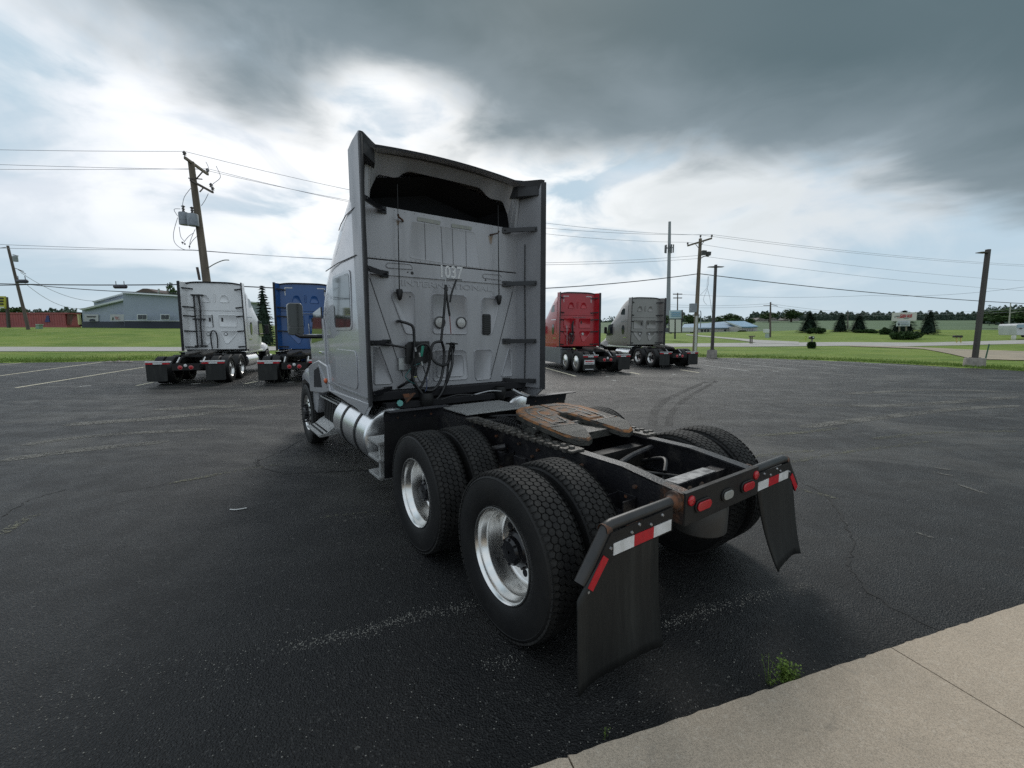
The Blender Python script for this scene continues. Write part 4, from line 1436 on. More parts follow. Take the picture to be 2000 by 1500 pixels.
# dark lip: a ribbon from wing tip over the roof to wing tip
path = [(2.44, 1.185, 3.875), (2.47, 1.15, 3.872), (2.60, 1.02, 3.90)] + [(2.735, .93 - 1.86 * k / 24, lip_z(.93 - 1.86 * k / 24) + .012) for k in range(25)] + [(2.60, -1.02, 3.90), (2.47, -1.15, 3.872), (2.44, -1.185, 3.875)]
path[0:3] = [(2.43, 1.19, 3.880), (2.455, 1.15, 3.888), (2.62, 1.00, 3.885)]
path[-3:] = [(2.62, -1.00, 3.885), (2.455, -1.15, 3.888), (2.43, -1.19, 3.880)]
mb = MB()
rg = []
for i, p in enumerate(path):
    h = .075 if 2 < i < len(path) - 3 else .105
    x, y, z = p
    rg.append([(x, y, z), (x + .14, y * .995, z + .012), (x + .14, y * .995, z - .02), (x + .03, y, z - h * .3), (x + .035, y, z - h)])
mb.rings(rg)
part('roof_lip', mb, M_RUBTRIM, TR, smooth=35)
mb = MB()
rg = [[(x + .14, y * .995, z + .010), (x + .45, y * .96, z + .0)] for x, y, z in path]
for s in (1, -1):
    # corner block closing the roof between lip, wing and shell
    mb = MB()
    cp_l = [(2.90, s * .90), (2.70, s * .955), (2.50, s * 1.13), (2.50, s * 1.16), (2.90, s * 1.12)]
    mb.prism(cp_l, 2, 3.70, 3.855)
    part('roof_corner', mb, M_RUBTRIM, TR)
    # side extender: hollow wedge behind the cab side
    mb = MB()
    ex = [(2.862, s * 1.03), (2.70, s * 1.10), (2.46, s * 1.158), (2.455, s * 1.198), (2.66, s * 1.2005), (2.862, s * 1.19)]
    zb = 1.14
    mb.add([(x, y, zb) for x, y in ex] + [(x, y, 3.84 + .05 * (2.86 - x) / .4) for x, y in ex],
           [tuple(range(6)), tuple(range(11, 5, -1))] + [(i, (i + 1) % 6, 6 + (i + 1) % 6, 6 + i) for i in range(6)])
    part('side_extender', mb, M_PAINTW, TR, bevel=.006)
    mb = MB()
    mb.add([(2.460, s * 1.152, 1.125), (2.460, s * 1.203, 1.125), (2.408, s * 1.212, 1.125), (2.408, s * 1.196, 1.125), (2.460, s * 1.152, 3.86), (2.460, s * 1.203, 3.86), (2.408, s * 1.200, 3.85), (2.408, s * 1.184, 3.85)],
           [(0, 1, 2, 3), (7, 6, 5, 4), (0, 4, 5, 1), (1, 5, 6, 2), (2, 6, 7, 3), (3, 7, 4, 0)])
    part('extender_rubber', mb, M_RUBTRIM, TR, bevel=.004)
    for yy, xx in ((1.045, 2.838), (1.075, 2.76)):
        mb = MB()
        mb.beam((xx, s * yy, 1.25), (xx, s * yy, 3.84), .014, .014)
        part('corner_rib', mb, M_PAINTW, TR, bevel=.003)
    mb = MB()
    mb.tube([(2.70, s * 1.075, 1.25), (2.70, s * 1.085, 1.8), (2.705, s * 1.075, 2.5), (2.71, s * 1.08, 3.1)], .007, 6)
    part('extender_cable', mb, M_HOSE, TR, smooth=40)
    for z in (3.27, 2.565, 1.785, 1.235):
        mb = MB()
        mb.beam((2.835, s * .835, z), (2.52, s * 1.135, z + .005), .022, .058)
        mb.beam((2.845, s * .80, z), (2.80, s * .90, z), .03, .075)
        mb.cyl((2.815, s * .825, z), (2.795, s * .822, z), .012, .010, 8)
        mb.cyl((2.525, s * 1.115, z), (2.505, s * 1.113, z), .012, .010, 8)
        part('extender_bracket', mb, M_BLACKGLOSS, TR, bevel=.004)
    # whip antenna with its bracket
    ya = s * .695
    mb = MB()
    mb.lathe([(.034, 2.40), (.038, 2.385), (.034, 2.33), (.022, 2.285), (.004, 2.27)], (2.775, ya, 0), 2, 14)
    mb.box(2.775, XW - .001, ya - .012, ya + .012, 2.36, 2.39)
    an = part('antenna', mb, M_BLACK, TR, smooth=40)
    mb = MB()
    mb.tube([(2.775, ya, 2.39), (2.775, ya - s * .006, 2.95), (2.77, ya - s * .012, 3.56)], [.008, .006, .003], 6)
    part('antenna_whip', mb, M_BLACK, an, smooth=60)
    mb = MB()
    mb.tube([(XW - .006, s * .60, 3.185), (2.80, s * .63, 3.19), (2.77, s * .68, 3.205), (2.765, s * .69, 3.235)], .012, 6)
    part('antenna_clip', mb, M_RUSTY, TR, smooth=40)
# rust runs under the clips
for p in ((1360, 960, 1400, 960, 1390, 1030, 1375, 1030), (580, 830, 610, 830, 602, 870, 588, 870)):
    mb = MB()
    mb.add([(XW - .0075, *wyz(p[i:i + 2], z1)) for i in (0, 2, 4, 6)], [(0, 1, 2, 3)])
    part('rust_stain', mb, mat('rust_run', (0.24, 0.13, 0.06), 0.7, vscale=30, col2=(0.28, 0.25, 0.22)), bu)
# hose rack: plate, tube handle, bracing bar, coiled hoses, tender cords
mb = MB()
mb.prism([(.645, 1.54), (.645, 1.76), (.60, 1.795), (.345, 1.80), (.345, 1.56), (.40, 1.53)], 0, 2.745, 2.78)
mb.box(2.78, XW - .001, .36, .62, 1.56, 1.76)
part('coupling_plate', mb, M_BLACK, TR, bevel=.008)
mb = MB()
mb.tube(smoothpath([(2.842, .705, 2.035), (2.76, .70, 2.03), (2.725, .62, 2.005), (2.715, .565, 1.96), (2.715, .555, 1.80), (2.715, .557, 1.45), (2.72, .575, 1.37), (2.77, .66, 1.30), (2.842, .72, 1.248)], 4), .017, 10)
part('grab_tube', mb, M_BLACKGLOSS, TR, smooth=40)
mb = MB()
mb.tube([(2.79, .90, 1.775), (2.76, .64, 1.725)], .013, 8)
part('brace_bar', mb, M_BLACK, TR, smooth=40)
def hosepath(pts, x=2.68, wob=.03):
    return [(x + wob * math.sin(i * 1.3), *wyz(p, z2, x)) for i, p in enumerate(pts)]
HOSES = [
    ([(735, 690), (722, 780), (735, 880), (780, 970), (840, 1050), (895, 1072), (950, 1030), (990, 950), (1020, 850), (1050, 740), (1062, 640), (1050, 565)], .0165, M_HOSE),
    ([(960, 552), (910, 568), (882, 640), (895, 715), (955, 752), (1015, 742), (1055, 690), (1072, 620), (1062, 565)], .0165, M_HOSE),
    ([(968, 552), (998, 640), (985, 780), (945, 895), (880, 965), (815, 960)], .0175, M_HOSE),
    ([(730, 700), (745, 630), (790, 582), (840, 580), (868, 640), (862, 760), (835, 870), (800, 930), (770, 945)], .0150, M_HOSE),
    ([(725, 760), (728, 880), (760, 945), (815, 955)], .0150, M_HOSE),
    ([(785, 950), (800, 1000), (850, 1045), (905, 1050), (960, 985), (1010, 880), (1030, 780), (1038, 640), (1046, 560)], .0160, M_HOSE),
    ([(800, 720), (770, 770), (765, 850), (800, 905), (825, 860), (820, 780), (800, 735)], .006, M_HOSE),
    ([(795, 735), (740, 760), (690, 810), (655, 850), (690, 890), (745, 915), (790, 945)], .006, mat('teal_wire', (0.02, 0.10, 0.10), 0.5)),
    ([(800, 740), (830, 800), (845, 870), (835, 940), (820, 975)], .006, mat('blue_wire', (0.02, 0.035, 0.09), 0.5)),
]
for pts, r, m_ in HOSES:
    mb = MB()
    mb.tube(smoothpath(hosepath(pts), 5), r, 8)
    part('air_hose' if r > .01 else 'wire', mb, m_, TR, smooth=60)
mb = MB()
c0, c1 = wyz((812, 592), z2, 2.66), wyz((790, 680), z2, 2.66)
mb.tube([(2.66 + .012 * math.cos(t * 1.6), c0[0] + (c1[0] - c0[0]) * t / 40 + .016 * math.sin(t * 1.6), c0[1] + (c1[1] - c0[1]) * t / 40) for t in range(41)], .008, 6)
part('green_coupling', mb, M_GREEN, TR, smooth=60)
mb = MB()
for p in ((745, 615), (782, 660), (800, 735)):
    y, z = wyz(p, z2, 2.67)
    mb.cyl((2.66, y, z - .03), (2.66, y + .01, z + .02), .014, .012, 8)
part('gladhand', mb, M_STEEL, TR, smooth=40)
for pts, r, m_ in (([(1092, 30), (1050, 150), (1040, 220)], .012, M_BLACK), ([(1003, 70), (990, 280), (963, 552)], .016, M_HOSE), ([(1000, 70), (1020, 230), (1036, 335)], .014, M_BLACK),
                   ([(1036, 335), (1042, 430), (1048, 490)], .006, M_CABLERED), ([(1048, 490), (1048, 560)], .005, M_STEEL), ([(1000, 10), (1003, 90)], .006, M_STEEL), ([(1010, 20), (1140, 30)], .006, M_BLACK)):
    mb = MB()
    mb.tube(smoothpath(hosepath(pts, 2.70, 0.0), 4), r, 8)
    part('tender_cord', mb, m_, TR, smooth=60)
mb = MB()
a, b = wyz((1008, 570), z2, 2.70), wyz((1100, 572), z2, 2.70)
mb.beam((2.70, *a), (2.70, *b), .03, .02)
part('hose_clamp', mb, M_BLACK, TR)
mb = MB()
y, z = wyz((1005, 105), z2, 2.70)
mb.tube([(2.70, y + .024 * math.cos(t), z + .03 * math.sin(t)) for t in np.linspace(0, 2 * math.pi, 13)[:-1]], .005, 6, closed=True)
part('hose_ring', mb, M_BLACK, TR)
# wall bracket beside the coupling plate, yellow tie
mb = MB()
mb.box(2.80, XW - .001, .60, .72, 1.46, 1.60)
part('wall_bracket', mb, M_STEEL, TR, bevel=.004)
mb = MB()
y, z = wyz((650, 858), z2, 2.71)
mb.tube([(2.715 + .022 * math.cos(t), .56 + .022 * math.sin(t), z) for t in np.linspace(0, 2 * math.pi, 11)[:-1]], .006, 6, closed=True)
part('cable_tie', mb, mat('yellow_tie', (0.5, 0.5, 0.2), 0.5), TR)
# what shows under the cab: floor beam, cab air springs, valves, bracket, inspection tag
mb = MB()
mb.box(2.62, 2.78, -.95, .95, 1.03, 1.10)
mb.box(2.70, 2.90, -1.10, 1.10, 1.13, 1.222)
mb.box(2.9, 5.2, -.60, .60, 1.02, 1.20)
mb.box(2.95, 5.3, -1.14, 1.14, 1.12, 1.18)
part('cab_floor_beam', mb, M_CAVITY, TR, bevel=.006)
for y in (.46, -.60):
    mb = MB()
    mb.lathe([(.06, 1.02), (.075, 1.05), (.085, 1.10), (.085, 1.15), (.07, 1.19)], (2.62, y, 0), 2, 16)
    part('cab_air_spring', mb, M_TYRE, TR, smooth=40)
for pts, r in (([(2.5, -.2, 1.12), (2.5, .1, 1.15), (2.55, .3, 1.10)], .008), ([(2.52, -.55, 1.14), (2.5, -.35, 1.16), (2.52, -.1, 1.12)], .010), ([(2.50, -.72, 1.15), (2.45, -.80, 1.10), (2.3, -.86, 1.06)], .022)):
    mb = MB()
    mb.tube(smoothpath(pts, 4), r, 8)
    part('air_line', mb, M_STEEL if r > .008 else M_HOSE, TR, smooth=60)
mb = MB()
mb.cyl((2.60, .80, 1.10), (2.585, .80, 1.10), .038, .036, 8)
part('inspection_tag', mb, mat('tag_teal', (0.16, 0.42, 0.38), 0.5), TR)
mb = MB()
mb.prism([(.76, 1.20), (.60, 1.20), (.72, 1.09)], 0, 2.60, 2.62)
part('cab_mount_bracket', mb, M_RUSTY, TR)
# heavy dark bits on the chassis between the drive wheels
mb = MB()
mb.box(.55, .80, .442, .50, .70, .86)
mb.box(.60, .63, .50, .53, .66, .88)
mb.cyl((.95, .47, .90), (1.06, .56, .86), .03, n=8)
mb.cyl((.98, .50, .86), (.98, .50, .70), .05, n=10)
part('suspension_bracket', mb, M_CHASSISDUST, TR, bevel=.004)
mb = MB()
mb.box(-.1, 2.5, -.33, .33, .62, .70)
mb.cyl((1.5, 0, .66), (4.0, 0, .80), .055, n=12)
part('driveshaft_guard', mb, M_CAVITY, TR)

# rivet rows along the upper sheet and scuffed smudges where the hoses rub
rv = MB()
for k in range(34):
    y = -1.0 + 2.0 * k / 33
    rv.ball((XW - .007, y, 2.752), .006, 6)
    if k % 2 == 0:
        rv.ball((XW - .007, y, 3.292), .006, 6)
for k in range(18):
    for s in (1, -1):
        rv.ball((XW - .001, s * 1.035, 1.27 + k * .082), .006, 6)
part('rivets', rv, M_PAINTW, bw)['kind'] = 'stuff'
# ------------------------------------------------------------------ the four parked tractors behind
def tape_mat(): return M_WHITETAPE
ME_TYRE_S, ME_COVER = None, None
def cover_mesh():
    mb = MB()
    mb.lathe([(.285, .118), (.25, .128), (.16, .135), (.14, .15), (.09, .165), (.004, .17)], ax=1, n=32)
    return mb.mesh('hub_cover', M_ALU, smooth=40)
ME_COVER = cover_mesh()
def parked_tractor(label, loc, heading, paint, trim_side=None, covers=False, tapes=False, pipes=False, hose=False, lamps=M_CLEAR, flap_sign=False, fairing=None, side=1, bar=M_CHROME):
    rz = math.pi / 2 - heading
    T = thing('semi_truck', label, 'truck', loc, rz, 'parked semi trucks')
    R_ = .522
    # running gear
    for s in (1, -1):
        mb = MB()
        mb.prism([(7.0, .98), (-.30, .98), (-.55, .80), (-.95, .78), (-.95, .58), (-.60, .56), (-.35, .70), (7.0, .70)], 1, s * .43, s * .38)
        mb.add([(-.30, s * .44, .982), (-.55, s * .44, .802), (-.55, s * .34, .802), (-.30, s * .34, .982)], [(0, 1, 2, 3)])
        part('frame_rail', mb, M_CHASSIS, T)
        mb = MB()
        mb.tube([(-.28, s * .41, .995), (-.42, s * .41, .90), (-.56, s * .41, .815)], .022, 6)
        part('rail_edge', mb, bar, T)
        for x in (0.0, 1.305):
            w = wheel(T, x, s * 1.068, s, 'outer', tread=False)
            if covers:
                obj('hub_cover', ME_COVER, w)
            wheel(T, x, s * .735, s, 'inner', tread=False)
        wheel(T, 5.9, s * 1.05, s, 'steer', tread=False)
        # hanger bar, tape, flap
        mb = MB()
        mb.box(-.93, -.87, s * .45, s * 1.24, .845, .90)
        part('flap_hanger', mb, bar, T, bevel=.008)
        for y0, y1, m_ in ((.50, .72, M_REDTAPE), (.72, 1.0, M_WHITETAPE), (1.0, 1.23, M_REDTAPE)):
            mb = MB()
            mb.box(-.935, -.905, s * y0, s * (y1 - .002), .785, .835)
            part('reflective_tape', mb, m_, T)
        mb = MB()
        mb.prism([(s * .60, .84), (s * 1.235, .84), (s * 1.235, .20), (s * 1.20, .165), (s * .64, .165), (s * .60, .20)], 0, -.902, -.890)
        fl = part('mud_flap', mb, M_FLAP, T, bevel=.003)
        if flap_sign and s > 0:
            mb = MB()
            mb.box(-.908, -.903, .66, 1.17, .45, .66)
            sg = part('flap_plate', mb, M_WHITETAPE, fl)
            for k, (y0, y1) in enumerate(((1.12, 1.0), (.985, .90), (.885, .78), (.765, .70))):
                mb = MB()
                mb.box(-.9095, -.9082, y1, y0, .56, .62)
                part('flap_stripe', mb, M_REDTAPE, sg)
            mb = MB()
            mb.box(-.9085, -.903, .70, 1.13, .478, .500)
            part('flap_stripe', mb, M_BLACK, sg)
            mb = MB()
            mb.box(-.906, -.903, .70, 1.12, .205, .235)
            part('flap_stripe', mb, M_WHITETAPE, fl)
        # fuel tank, steps, skirts
        mb = MB()
        if fairing:
            mb.prism([(1.95, .30), (1.95, 1.15), (5.2, 1.15), (5.2, .30)], 1, s * 1.10, s * 1.20)
            part('side_skirt', mb, fairing, T, bevel=.02)
        else:
            mb.lathe([(.004, 2.3), (.29, 2.3), (.31, 2.33), (.31, 3.9), (.29, 3.93), (.004, 3.93)], (0, s * .90, .70), 0, 24)
            part('fuel_tank', mb, M_TANK, T, smooth=30)
            mb = MB()
            mb.box(2.0, 5.1, s * 1.0, s * 1.17, 1.02, 1.12)
            part('side_step', mb, M_TANK, T, bevel=.02)
        mb = MB()
        mb.prism([(1.78, 1.12), (1.98, 1.08), (2.02, .50), (2.0, .50), (1.95, 1.06), (1.78, 1.10)], 1, s * .60, s * 1.2)
        part('quarter_fender', mb, M_BLACK if not fairing else fairing, T)
        # front fender and cab door glass, mirror
        rg = []
        for X, yo, zt_, zb in ((5.0, 1.05, 1.30, 1.0), (5.3, 1.17, 1.42, 1.0), (5.9, 1.19, 1.38, 1.14), (6.4, 1.15, 1.20, .9), (6.8, 1.0, 1.0, .6)):
            rg.append([(X, s * .6, zb), (X, s * yo, zb), (X, s * yo, zb + (zt_ - zb) * .5), (X, s * (yo - .12), zt_), (X, s * .6, zt_ + .2)])
        mb = MB()
        mb.rings(rg)
        part('front_fender', mb, paint, T, smooth=50)
        mb = MB()
        mb.prism([(4.35, 1.80), (5.15, 1.74), (4.95, 2.45), (4.42, 2.52)], 1, s * 1.15, s * 1.20)
        part('door_window', mb, M_GLASS, T, bevel=.01)
        mb = MB()
        pts = [(3.05 + .17 * math.cos(t), 2.12 + .30 * math.sin(t) * (1 if abs(math.sin(t)) < .9 else .97)) for t in np.linspace(0, 2 * math.pi, 21)[:-1]]
        mb.prism(pts, 1, s * 1.155, s * 1.212)
        part('sleeper_window', mb, M_GLASS, T)
        mb = MB()
        pts = [(2.86 + .62 * q * .9, 3.02 + .44 * h) for q, h in ((0, 0), (.9, .05), (1.0, .25), (.72, .8), (.38, 1.0), (.1, .95), (0, .7))]
        mb.prism(pts, 1, s * .98, s * 1.195)
        part('upper_window', mb, M_GLASS, T, bevel=.02)
        mb = MB()
        mb.box(2.62, 3.0, s * 1.199, s * 1.215, 1.62, 1.66)
        mb.box(2.62, 3.3, s * 1.199, s * 1.214, 2.62, 2.645)
        part('side_trim', mb, M_CHROME if trim_side is None else trim_side, T)
        mb = MB()
        mb.box(-.04, .05, -.10, .10, -.22, .22)
        mr = part('side_mirror', mb, M_BLACKGLOSS, T, bevel=.03, loc=(4.9, s * 1.42, 2.1))
        mb = MB()
        mb.tube([(4.9, s * 1.42, 1.9), (4.8, s * 1.15, 1.85)], .03, 8)
        part('mirror_arm', mb, M_BLACKGLOSS, T)
        # extender with dark edge and brackets
        mb = MB()
        ex = [(2.56, s * 1.02), (2.18, s * 1.15), (2.17, s * 1.19), (2.55, s * 1.195)]
        tz = lambda x: 4.06 - .03 * (2.56 - x)
        mb.add([(x, y, 1.20) for x, y in ex] + [(x, y - s * .03, tz(x)) for x, y in ex], [(0, 1, 2, 3), (7, 6, 5, 4)] + [(i, (i + 1) % 4, 4 + (i + 1) % 4, 4 + i) for i in range(4)])
        part('side_extender', mb, paint, T, bevel=.006)
        mb = MB()
        mb.add([(2.18, s * 1.14, 1.16), (2.18, s * 1.20, 1.16), (2.10, s * 1.215, 1.16), (2.10, s * 1.195, 1.16), (2.18, s * 1.11, 4.07), (2.18, s * 1.17, 4.07), (2.10, s * 1.185, 4.05), (2.10, s * 1.165, 4.05)],
               [(0, 1, 2, 3), (7, 6, 5, 4), (0, 4, 5, 1), (1, 5, 6, 2), (2, 6, 7, 3), (3, 7, 4, 0)])
        part('extender_rubber', mb, M_RUBTRIM, T)
        for z in (3.80, 3.02, 2.64, 2.0, 1.32):
            mb = MB()
            mb.beam((2.535, s * .78, z - .02), (2.25, s * 1.12, z), .03, .055)
            part('extender_bracket', mb, M_BLACK, T)
    # axles and rear lamps
    mb = MB()
    for x in (0, 1.305):
        mb.cyl((x, -.95, R_), (x, .95, R_), .06, n=10)
    mb.box(-.2, 1.6, -.36, .36, .55, .72)
    ax = part('axle_pair', mb, M_CAVITY, T)
    ax['kind'] = 'stuff'
    mb = MB()
    mb.box(-.955, -.93, -.43, .43, .56, .80)
    part('rear_crossmember', mb, M_CHASSIS, T)
    for y, m_, r, z in ((.17, M_RED, .062, .66), (-.17, M_RED, .062, .66), (0, M_WHITETAPE, .055, .73)):
        mb = MB()
        mb.lathe([(r * 1.25, -.956), (r * 1.25, -.966), (r * 1.0, -.968)], (0, y, z), 0, 16)
        o = part('lamp_bezel', mb, mat('pink_ring', (0.45, 0.16, 0.16), 0.4) if m_ is M_RED else M_BLACK, T)
        mb = MB()
        mb.lathe([(r, -.969), (r * .6, -.978), (.003, -.98)], (0, y, z), 0, 14)
        part('lamp_lens', mb, m_, o, smooth=60)
    # fifth wheel
    mb = MB()
    pl = [(1.05, 0), (1.05, .30), (.9, .44), (.35, .46), (.05, .34), (.02, .24), (.35, .09), (.62, .06), (.66, 0)]
    for s in (1, -1):
        q = [(x, s * y) for x, y in pl]
        mb.prism([(x, y) for x, y in q], 2, 1.10, 1.17)
    for k, p in enumerate(mb.v):
        mb.v[k] = (p[0], p[1], p[2] - .10 * (.6 - p[0]))
    f5 = part('fifth_wheel_plate', mb, mat('fifth_wheel_dark', (0.035, 0.033, 0.030), 0.45, vscale=6, col2=(0.07, 0.06, 0.05)), T)
    mb = MB()
    mb.box(.1, 1.5, -.45, .45, .985, 1.06)
    part('slide_base', mb, M_CHASSIS, T)
    mb = MB()
    mb.box(1.62, 2.12, -.42, .42, .99, 1.02)
    part('deck_plate', mb, M_TREADPLATE, T)
    # sleeper and cab shell
    secs = [(2.55, 1.19, 3.55, 1.0, 3.98, 4.10), (2.9, 1.2, 3.35, .95, 3.98, 4.10), (3.3, 1.2, 3.05, .9, 3.88, 4.02), (3.75, 1.19, 2.8, .86, 3.66, 3.82), (4.2, 1.18, 2.65, .82, 3.25, 3.4), (4.6, 1.16, 2.5, .8, 2.92, 3.02), (5.0, 1.12, 2.2, .76, 2.72, 2.80), (5.4, 1.04, 1.85, .7, 2.2, 2.26), (5.7, .95, 1.7, .66, 1.85, 1.9)]
    mb = MB()
    mb.rings([ring_of(q) for q in secs], closed=False, cap=False)
    part('cab_shell', mb, paint, T, smooth=40)
    mb = MB()
    mb.rings([[(X, w, .95), (X, w, z - .12), (X, w * .85, z), (X, 0, z + .05), (X, -w * .85, z), (X, -w, z - .12), (X, -w, .95)] for X, w, z in ((5.4, .74, 1.80), (5.9, .7, 1.70), (6.5, .64, 1.55), (7.0, .58, 1.3), (7.1, .56, 1.0))])
    part('hood', mb, paint, T, smooth=50)
    mb = MB()
    mb.box(6.7, 7.15, -1.12, 1.12, .38, .78)
    part('bumper', mb, paint, T, bevel=.05)
    # back wall: two sheets, pressed panels, vents, lamps
    X0 = 2.54
    mb = MB()
    N = 20
    top = [(1.02 - 2.04 * k / N, 4.085 - .07 * abs(1 - 2 * k / N) ** 4) for k in range(N + 1)]
    mb.prism([(1.03, 2.87)] + top + [(-1.03, 2.87)], 0, X0, X0 + .05)
    bu_ = part('upper_back_wall', mb, paint, T)
    mb = MB()
    mb.prism([(1.03, 1.20), (1.03, 2.855), (-1.03, 2.855), (-1.03, 1.20)], 0, X0 - .004, X0 + .05)
    bw_ = part('back_wall', mb, paint, T, bevel=.005)
    mb = MB()
    rg = [[(X0 - .06, y, z + .02), (X0 + .10, y * .98, z + .03), (X0 + .10, y * .98, z - .03), (X0 - .04, y, z - .035)] for y, z in top]
    mb.rings(rg)
    part('roof_lip', mb, M_RUBTRIM, T, smooth=35)
    mb = MB()
    for y in (.55, .05, -.4):
        mb.box(X0 - .09, X0 - .03, y - .05, y + .05, 4.055, 4.095)
    o = part('roof_clips', mb, M_BLACK, T)
    o['kind'] = 'stuff'
    def press(pts, host, h=.022, w=.03, k=3):
        P = [Vector(p) for p in pts]
        n = len(P)
        out = []
        for i in range(n):
            a, b, c = P[i - 1], P[i], P[(i + 1) % n]
            r = min(.07, (a - b).length * .4, (c - b).length * .4)
            p0, p1 = b + (a - b).normalized() * r, b + (c - b).normalized() * r
            for q in range(k + 1):
                t = q / k
                out.append((p0 * (1 - t) ** 2 + b * 2 * t * (1 - t) + p1 * t * t))
        ar = sum(out[i].x * out[(i + 1) % len(out)].y - out[(i + 1) % len(out)].x * out[i].y for i in range(len(out)))
        sg = 1 if ar > 0 else -1
        M_ = len(out)
        mid, ins = [], []
        for i, p in enumerate(out):
            d = (out[(i + 1) % M_] - out[i - 1]).normalized()
            nn = Vector((-d.y, d.x)) * sg
            mid.append(p + nn * w * .5)
            ins.append(p + nn * w)
        x = X0 - .0045
        mb = MB()
        vs = [(x, p.x, p.y) for p in out] + [(x - h, p.x, p.y) for p in mid] + [(x - h * .3, p.x, p.y) for p in ins]
        fs = [tuple(range(2 * M_, 3 * M_))]
        for q in range(2):
            for i in range(M_):
                j = (i + 1) % M_
                fs.append((q * M_ + i, q * M_ + j, (q + 1) * M_ + j, (q + 1) * M_ + i))
        mb.add(vs, fs)
        part('stamped_panel', mb, paint, host, smooth=50)
    for s in (1, -1):
        press([(s * .16, 3.22), (s * .24, 3.50), (s * .30, 3.56), (s * .42, 3.56), (s * .48, 3.50), (s * .56, 3.22)], bu_)
        press([(s * .09, 2.17), (s * .09, 2.70), (s * .80, 2.70), (s * .80, 2.17)], bw_)
        press([(s * .12, 1.95), (s * .18, 2.02), (s * .78, 2.02), (s * .82, 1.92), (s * .40, 1.42), (s * .28, 1.45)], bw_)
        mb = MB()
        mb.prism([(s * .20, 2.40), (s * .20, 2.57), (s * .27, 2.57), (s * .27, 2.40)], 0, X0 - .02, X0 - .012)
        part('latch_vent', mb, M_BLACK, bw_, bevel=.004)
        mb = MB()
        mb.lathe([(.075, X0 - .012), (.07, X0 - .03), (.055, X0 - .032)], (0, s * .33, 1.86), 0, 16)
        lb = part('work_lamp', mb, M_BLACK if lamps is not M_CLEAR else M_STEEL, T)
        mb = MB()
        mb.lathe([(.055, X0 - .030), (.003, X0 - .034)], (0, s * .33, 1.86), 0, 14)
        part('lamp_lens', mb, lamps, lb)
        if tapes:
            for q in ((.50, .82, 3.86, 3.90), (.785, .82, 3.55, 3.86)):
                mb = MB()
                mb.box(X0 - .008, X0 - .003, s * q[0], s * q[1], q[2], q[3])
                part('reflective_tape', mb, M_WHITETAPE, T)
    press([(-.04, 3.24), (-.04, 3.58), (.04, 3.58), (.04, 3.24)], bu_, w=.02)
    if pipes:
        for k, y in enumerate((.74, .66, .57, .50)):
            mb = MB()
            mb.tube([(2.44, y, 1.30), (2.44, y, 2.2), (2.45, y - .02 * k, 3.0), (2.45, y, 3.55)], .022 if k % 2 else .03, 8)
            part('hose_rack_pipe', mb, M_STEEL if k % 2 else M_HOSE, T, smooth=40)
        for z in (1.35, 2.50, 3.52):
            mb = MB()
            mb.box(2.42, 2.53, .40, .84, z - .03, z + .03)
            part('rack_clamp', mb, M_BLACK, T)
    if hose:
        ya = hose
        for k in range(3):
            mb = MB()
            mb.tube(smoothpath([(2.42 - .02 * k, ya + .05 * k, 2.6 - .1 * k), (2.38, ya + .04 * k, 2.1), (2.40, ya - .08 + .06 * k, 1.6), (2.36, ya + .15 - .06 * k, 1.32), (2.40, ya + .25 - .08 * k, 1.7), (2.44, ya + .16, 1.95)], 4), .02, 6)
            part('air_hose', mb, M_HOSE, T, smooth=60)
        mb = MB()
        mb.tube(smoothpath([(2.5, ya + .38, 2.3), (2.42, ya + .36, 2.28), (2.42, ya + .34, 1.8), (2.44, ya + .32, 1.3)], 4), .018, 6)
        part('grab_tube', mb, M_STEEL, T, smooth=60)
        mb = MB()
        mb.tube([(2.46, .3, 2.76), (2.45, -.45, 2.76)], .014, 6)
        part('hanger_rail', mb, M_STEEL, T, smooth=60)
    if pipes:
        mb = MB()
        mb.tube(smoothpath([(2.44, .20, 1.22), (2.42, .22, 1.7), (2.42, .17, 1.97), (2.42, .08, 2.0), (2.42, .0, 1.9), (2.42, -.03, 1.6), (2.44, .0, 1.25)], 5), .026, 8)
        part('gooseneck_hose', mb, M_HOSE, T, smooth=60)
        mb = MB()
        mb.tube([(2.52, .13, 2.15), (2.50, .13, 2.7)], .012, 6)
        part('antenna_stub', mb, M_BLACK, T)
    return T
P_WHITE = mat('white_truck_paint', (0.80, 0.80, 0.80), 0.32, var=0.08, vscale=1.5, coat=0.4)
P_BLUE = mat('blue_truck_paint', (0.016, 0.085, 0.27), 0.30, var=0.15, vscale=1.5, coat=0.5)
P_REDT = mat('red_truck_paint', (0.44, 0.012, 0.022), 0.30, var=0.12, vscale=1.5, coat=0.5)
P_GREYT = mat('taupe_truck_paint', (0.265, 0.255, 0.238), 0.34, 0.25, var=0.10, vscale=1.5, coat=0.4)
P_SKIRT = mat('grey_skirt_paint', (0.20, 0.205, 0.215), 0.4, 0.2, var=0.15)
parked_tractor('white sleeper semi truck with black hose rack, parked on the far left', (-12.16, 16.56, 0), math.radians(-17), P_WHITE, pipes=True, lamps=P_WHITE, bar=M_WHITETAPE)
parked_tractor('blue sleeper semi truck parked half hidden behind the silver truck', (-8.45, 17.05, 0), math.radians(-17), P_BLUE, tapes=True, hose=-.45, bar=M_WHITETAPE)
parked_tractor('red sleeper semi truck with a white lettered plate on its left mud flap', (4.25, 21.25, 0), math.radians(-16), P_REDT, tapes=True, hose=.30, covers=True, flap_sign=True, fairing=P_SKIRT, bar=M_STEEL)
parked_tractor('taupe grey sleeper semi truck parked on the far right beside the red one', (8.95, 24.6, 0), math.radians(-16), P_GREYT, lamps=M_WHITETAPE, bar=M_STEEL)
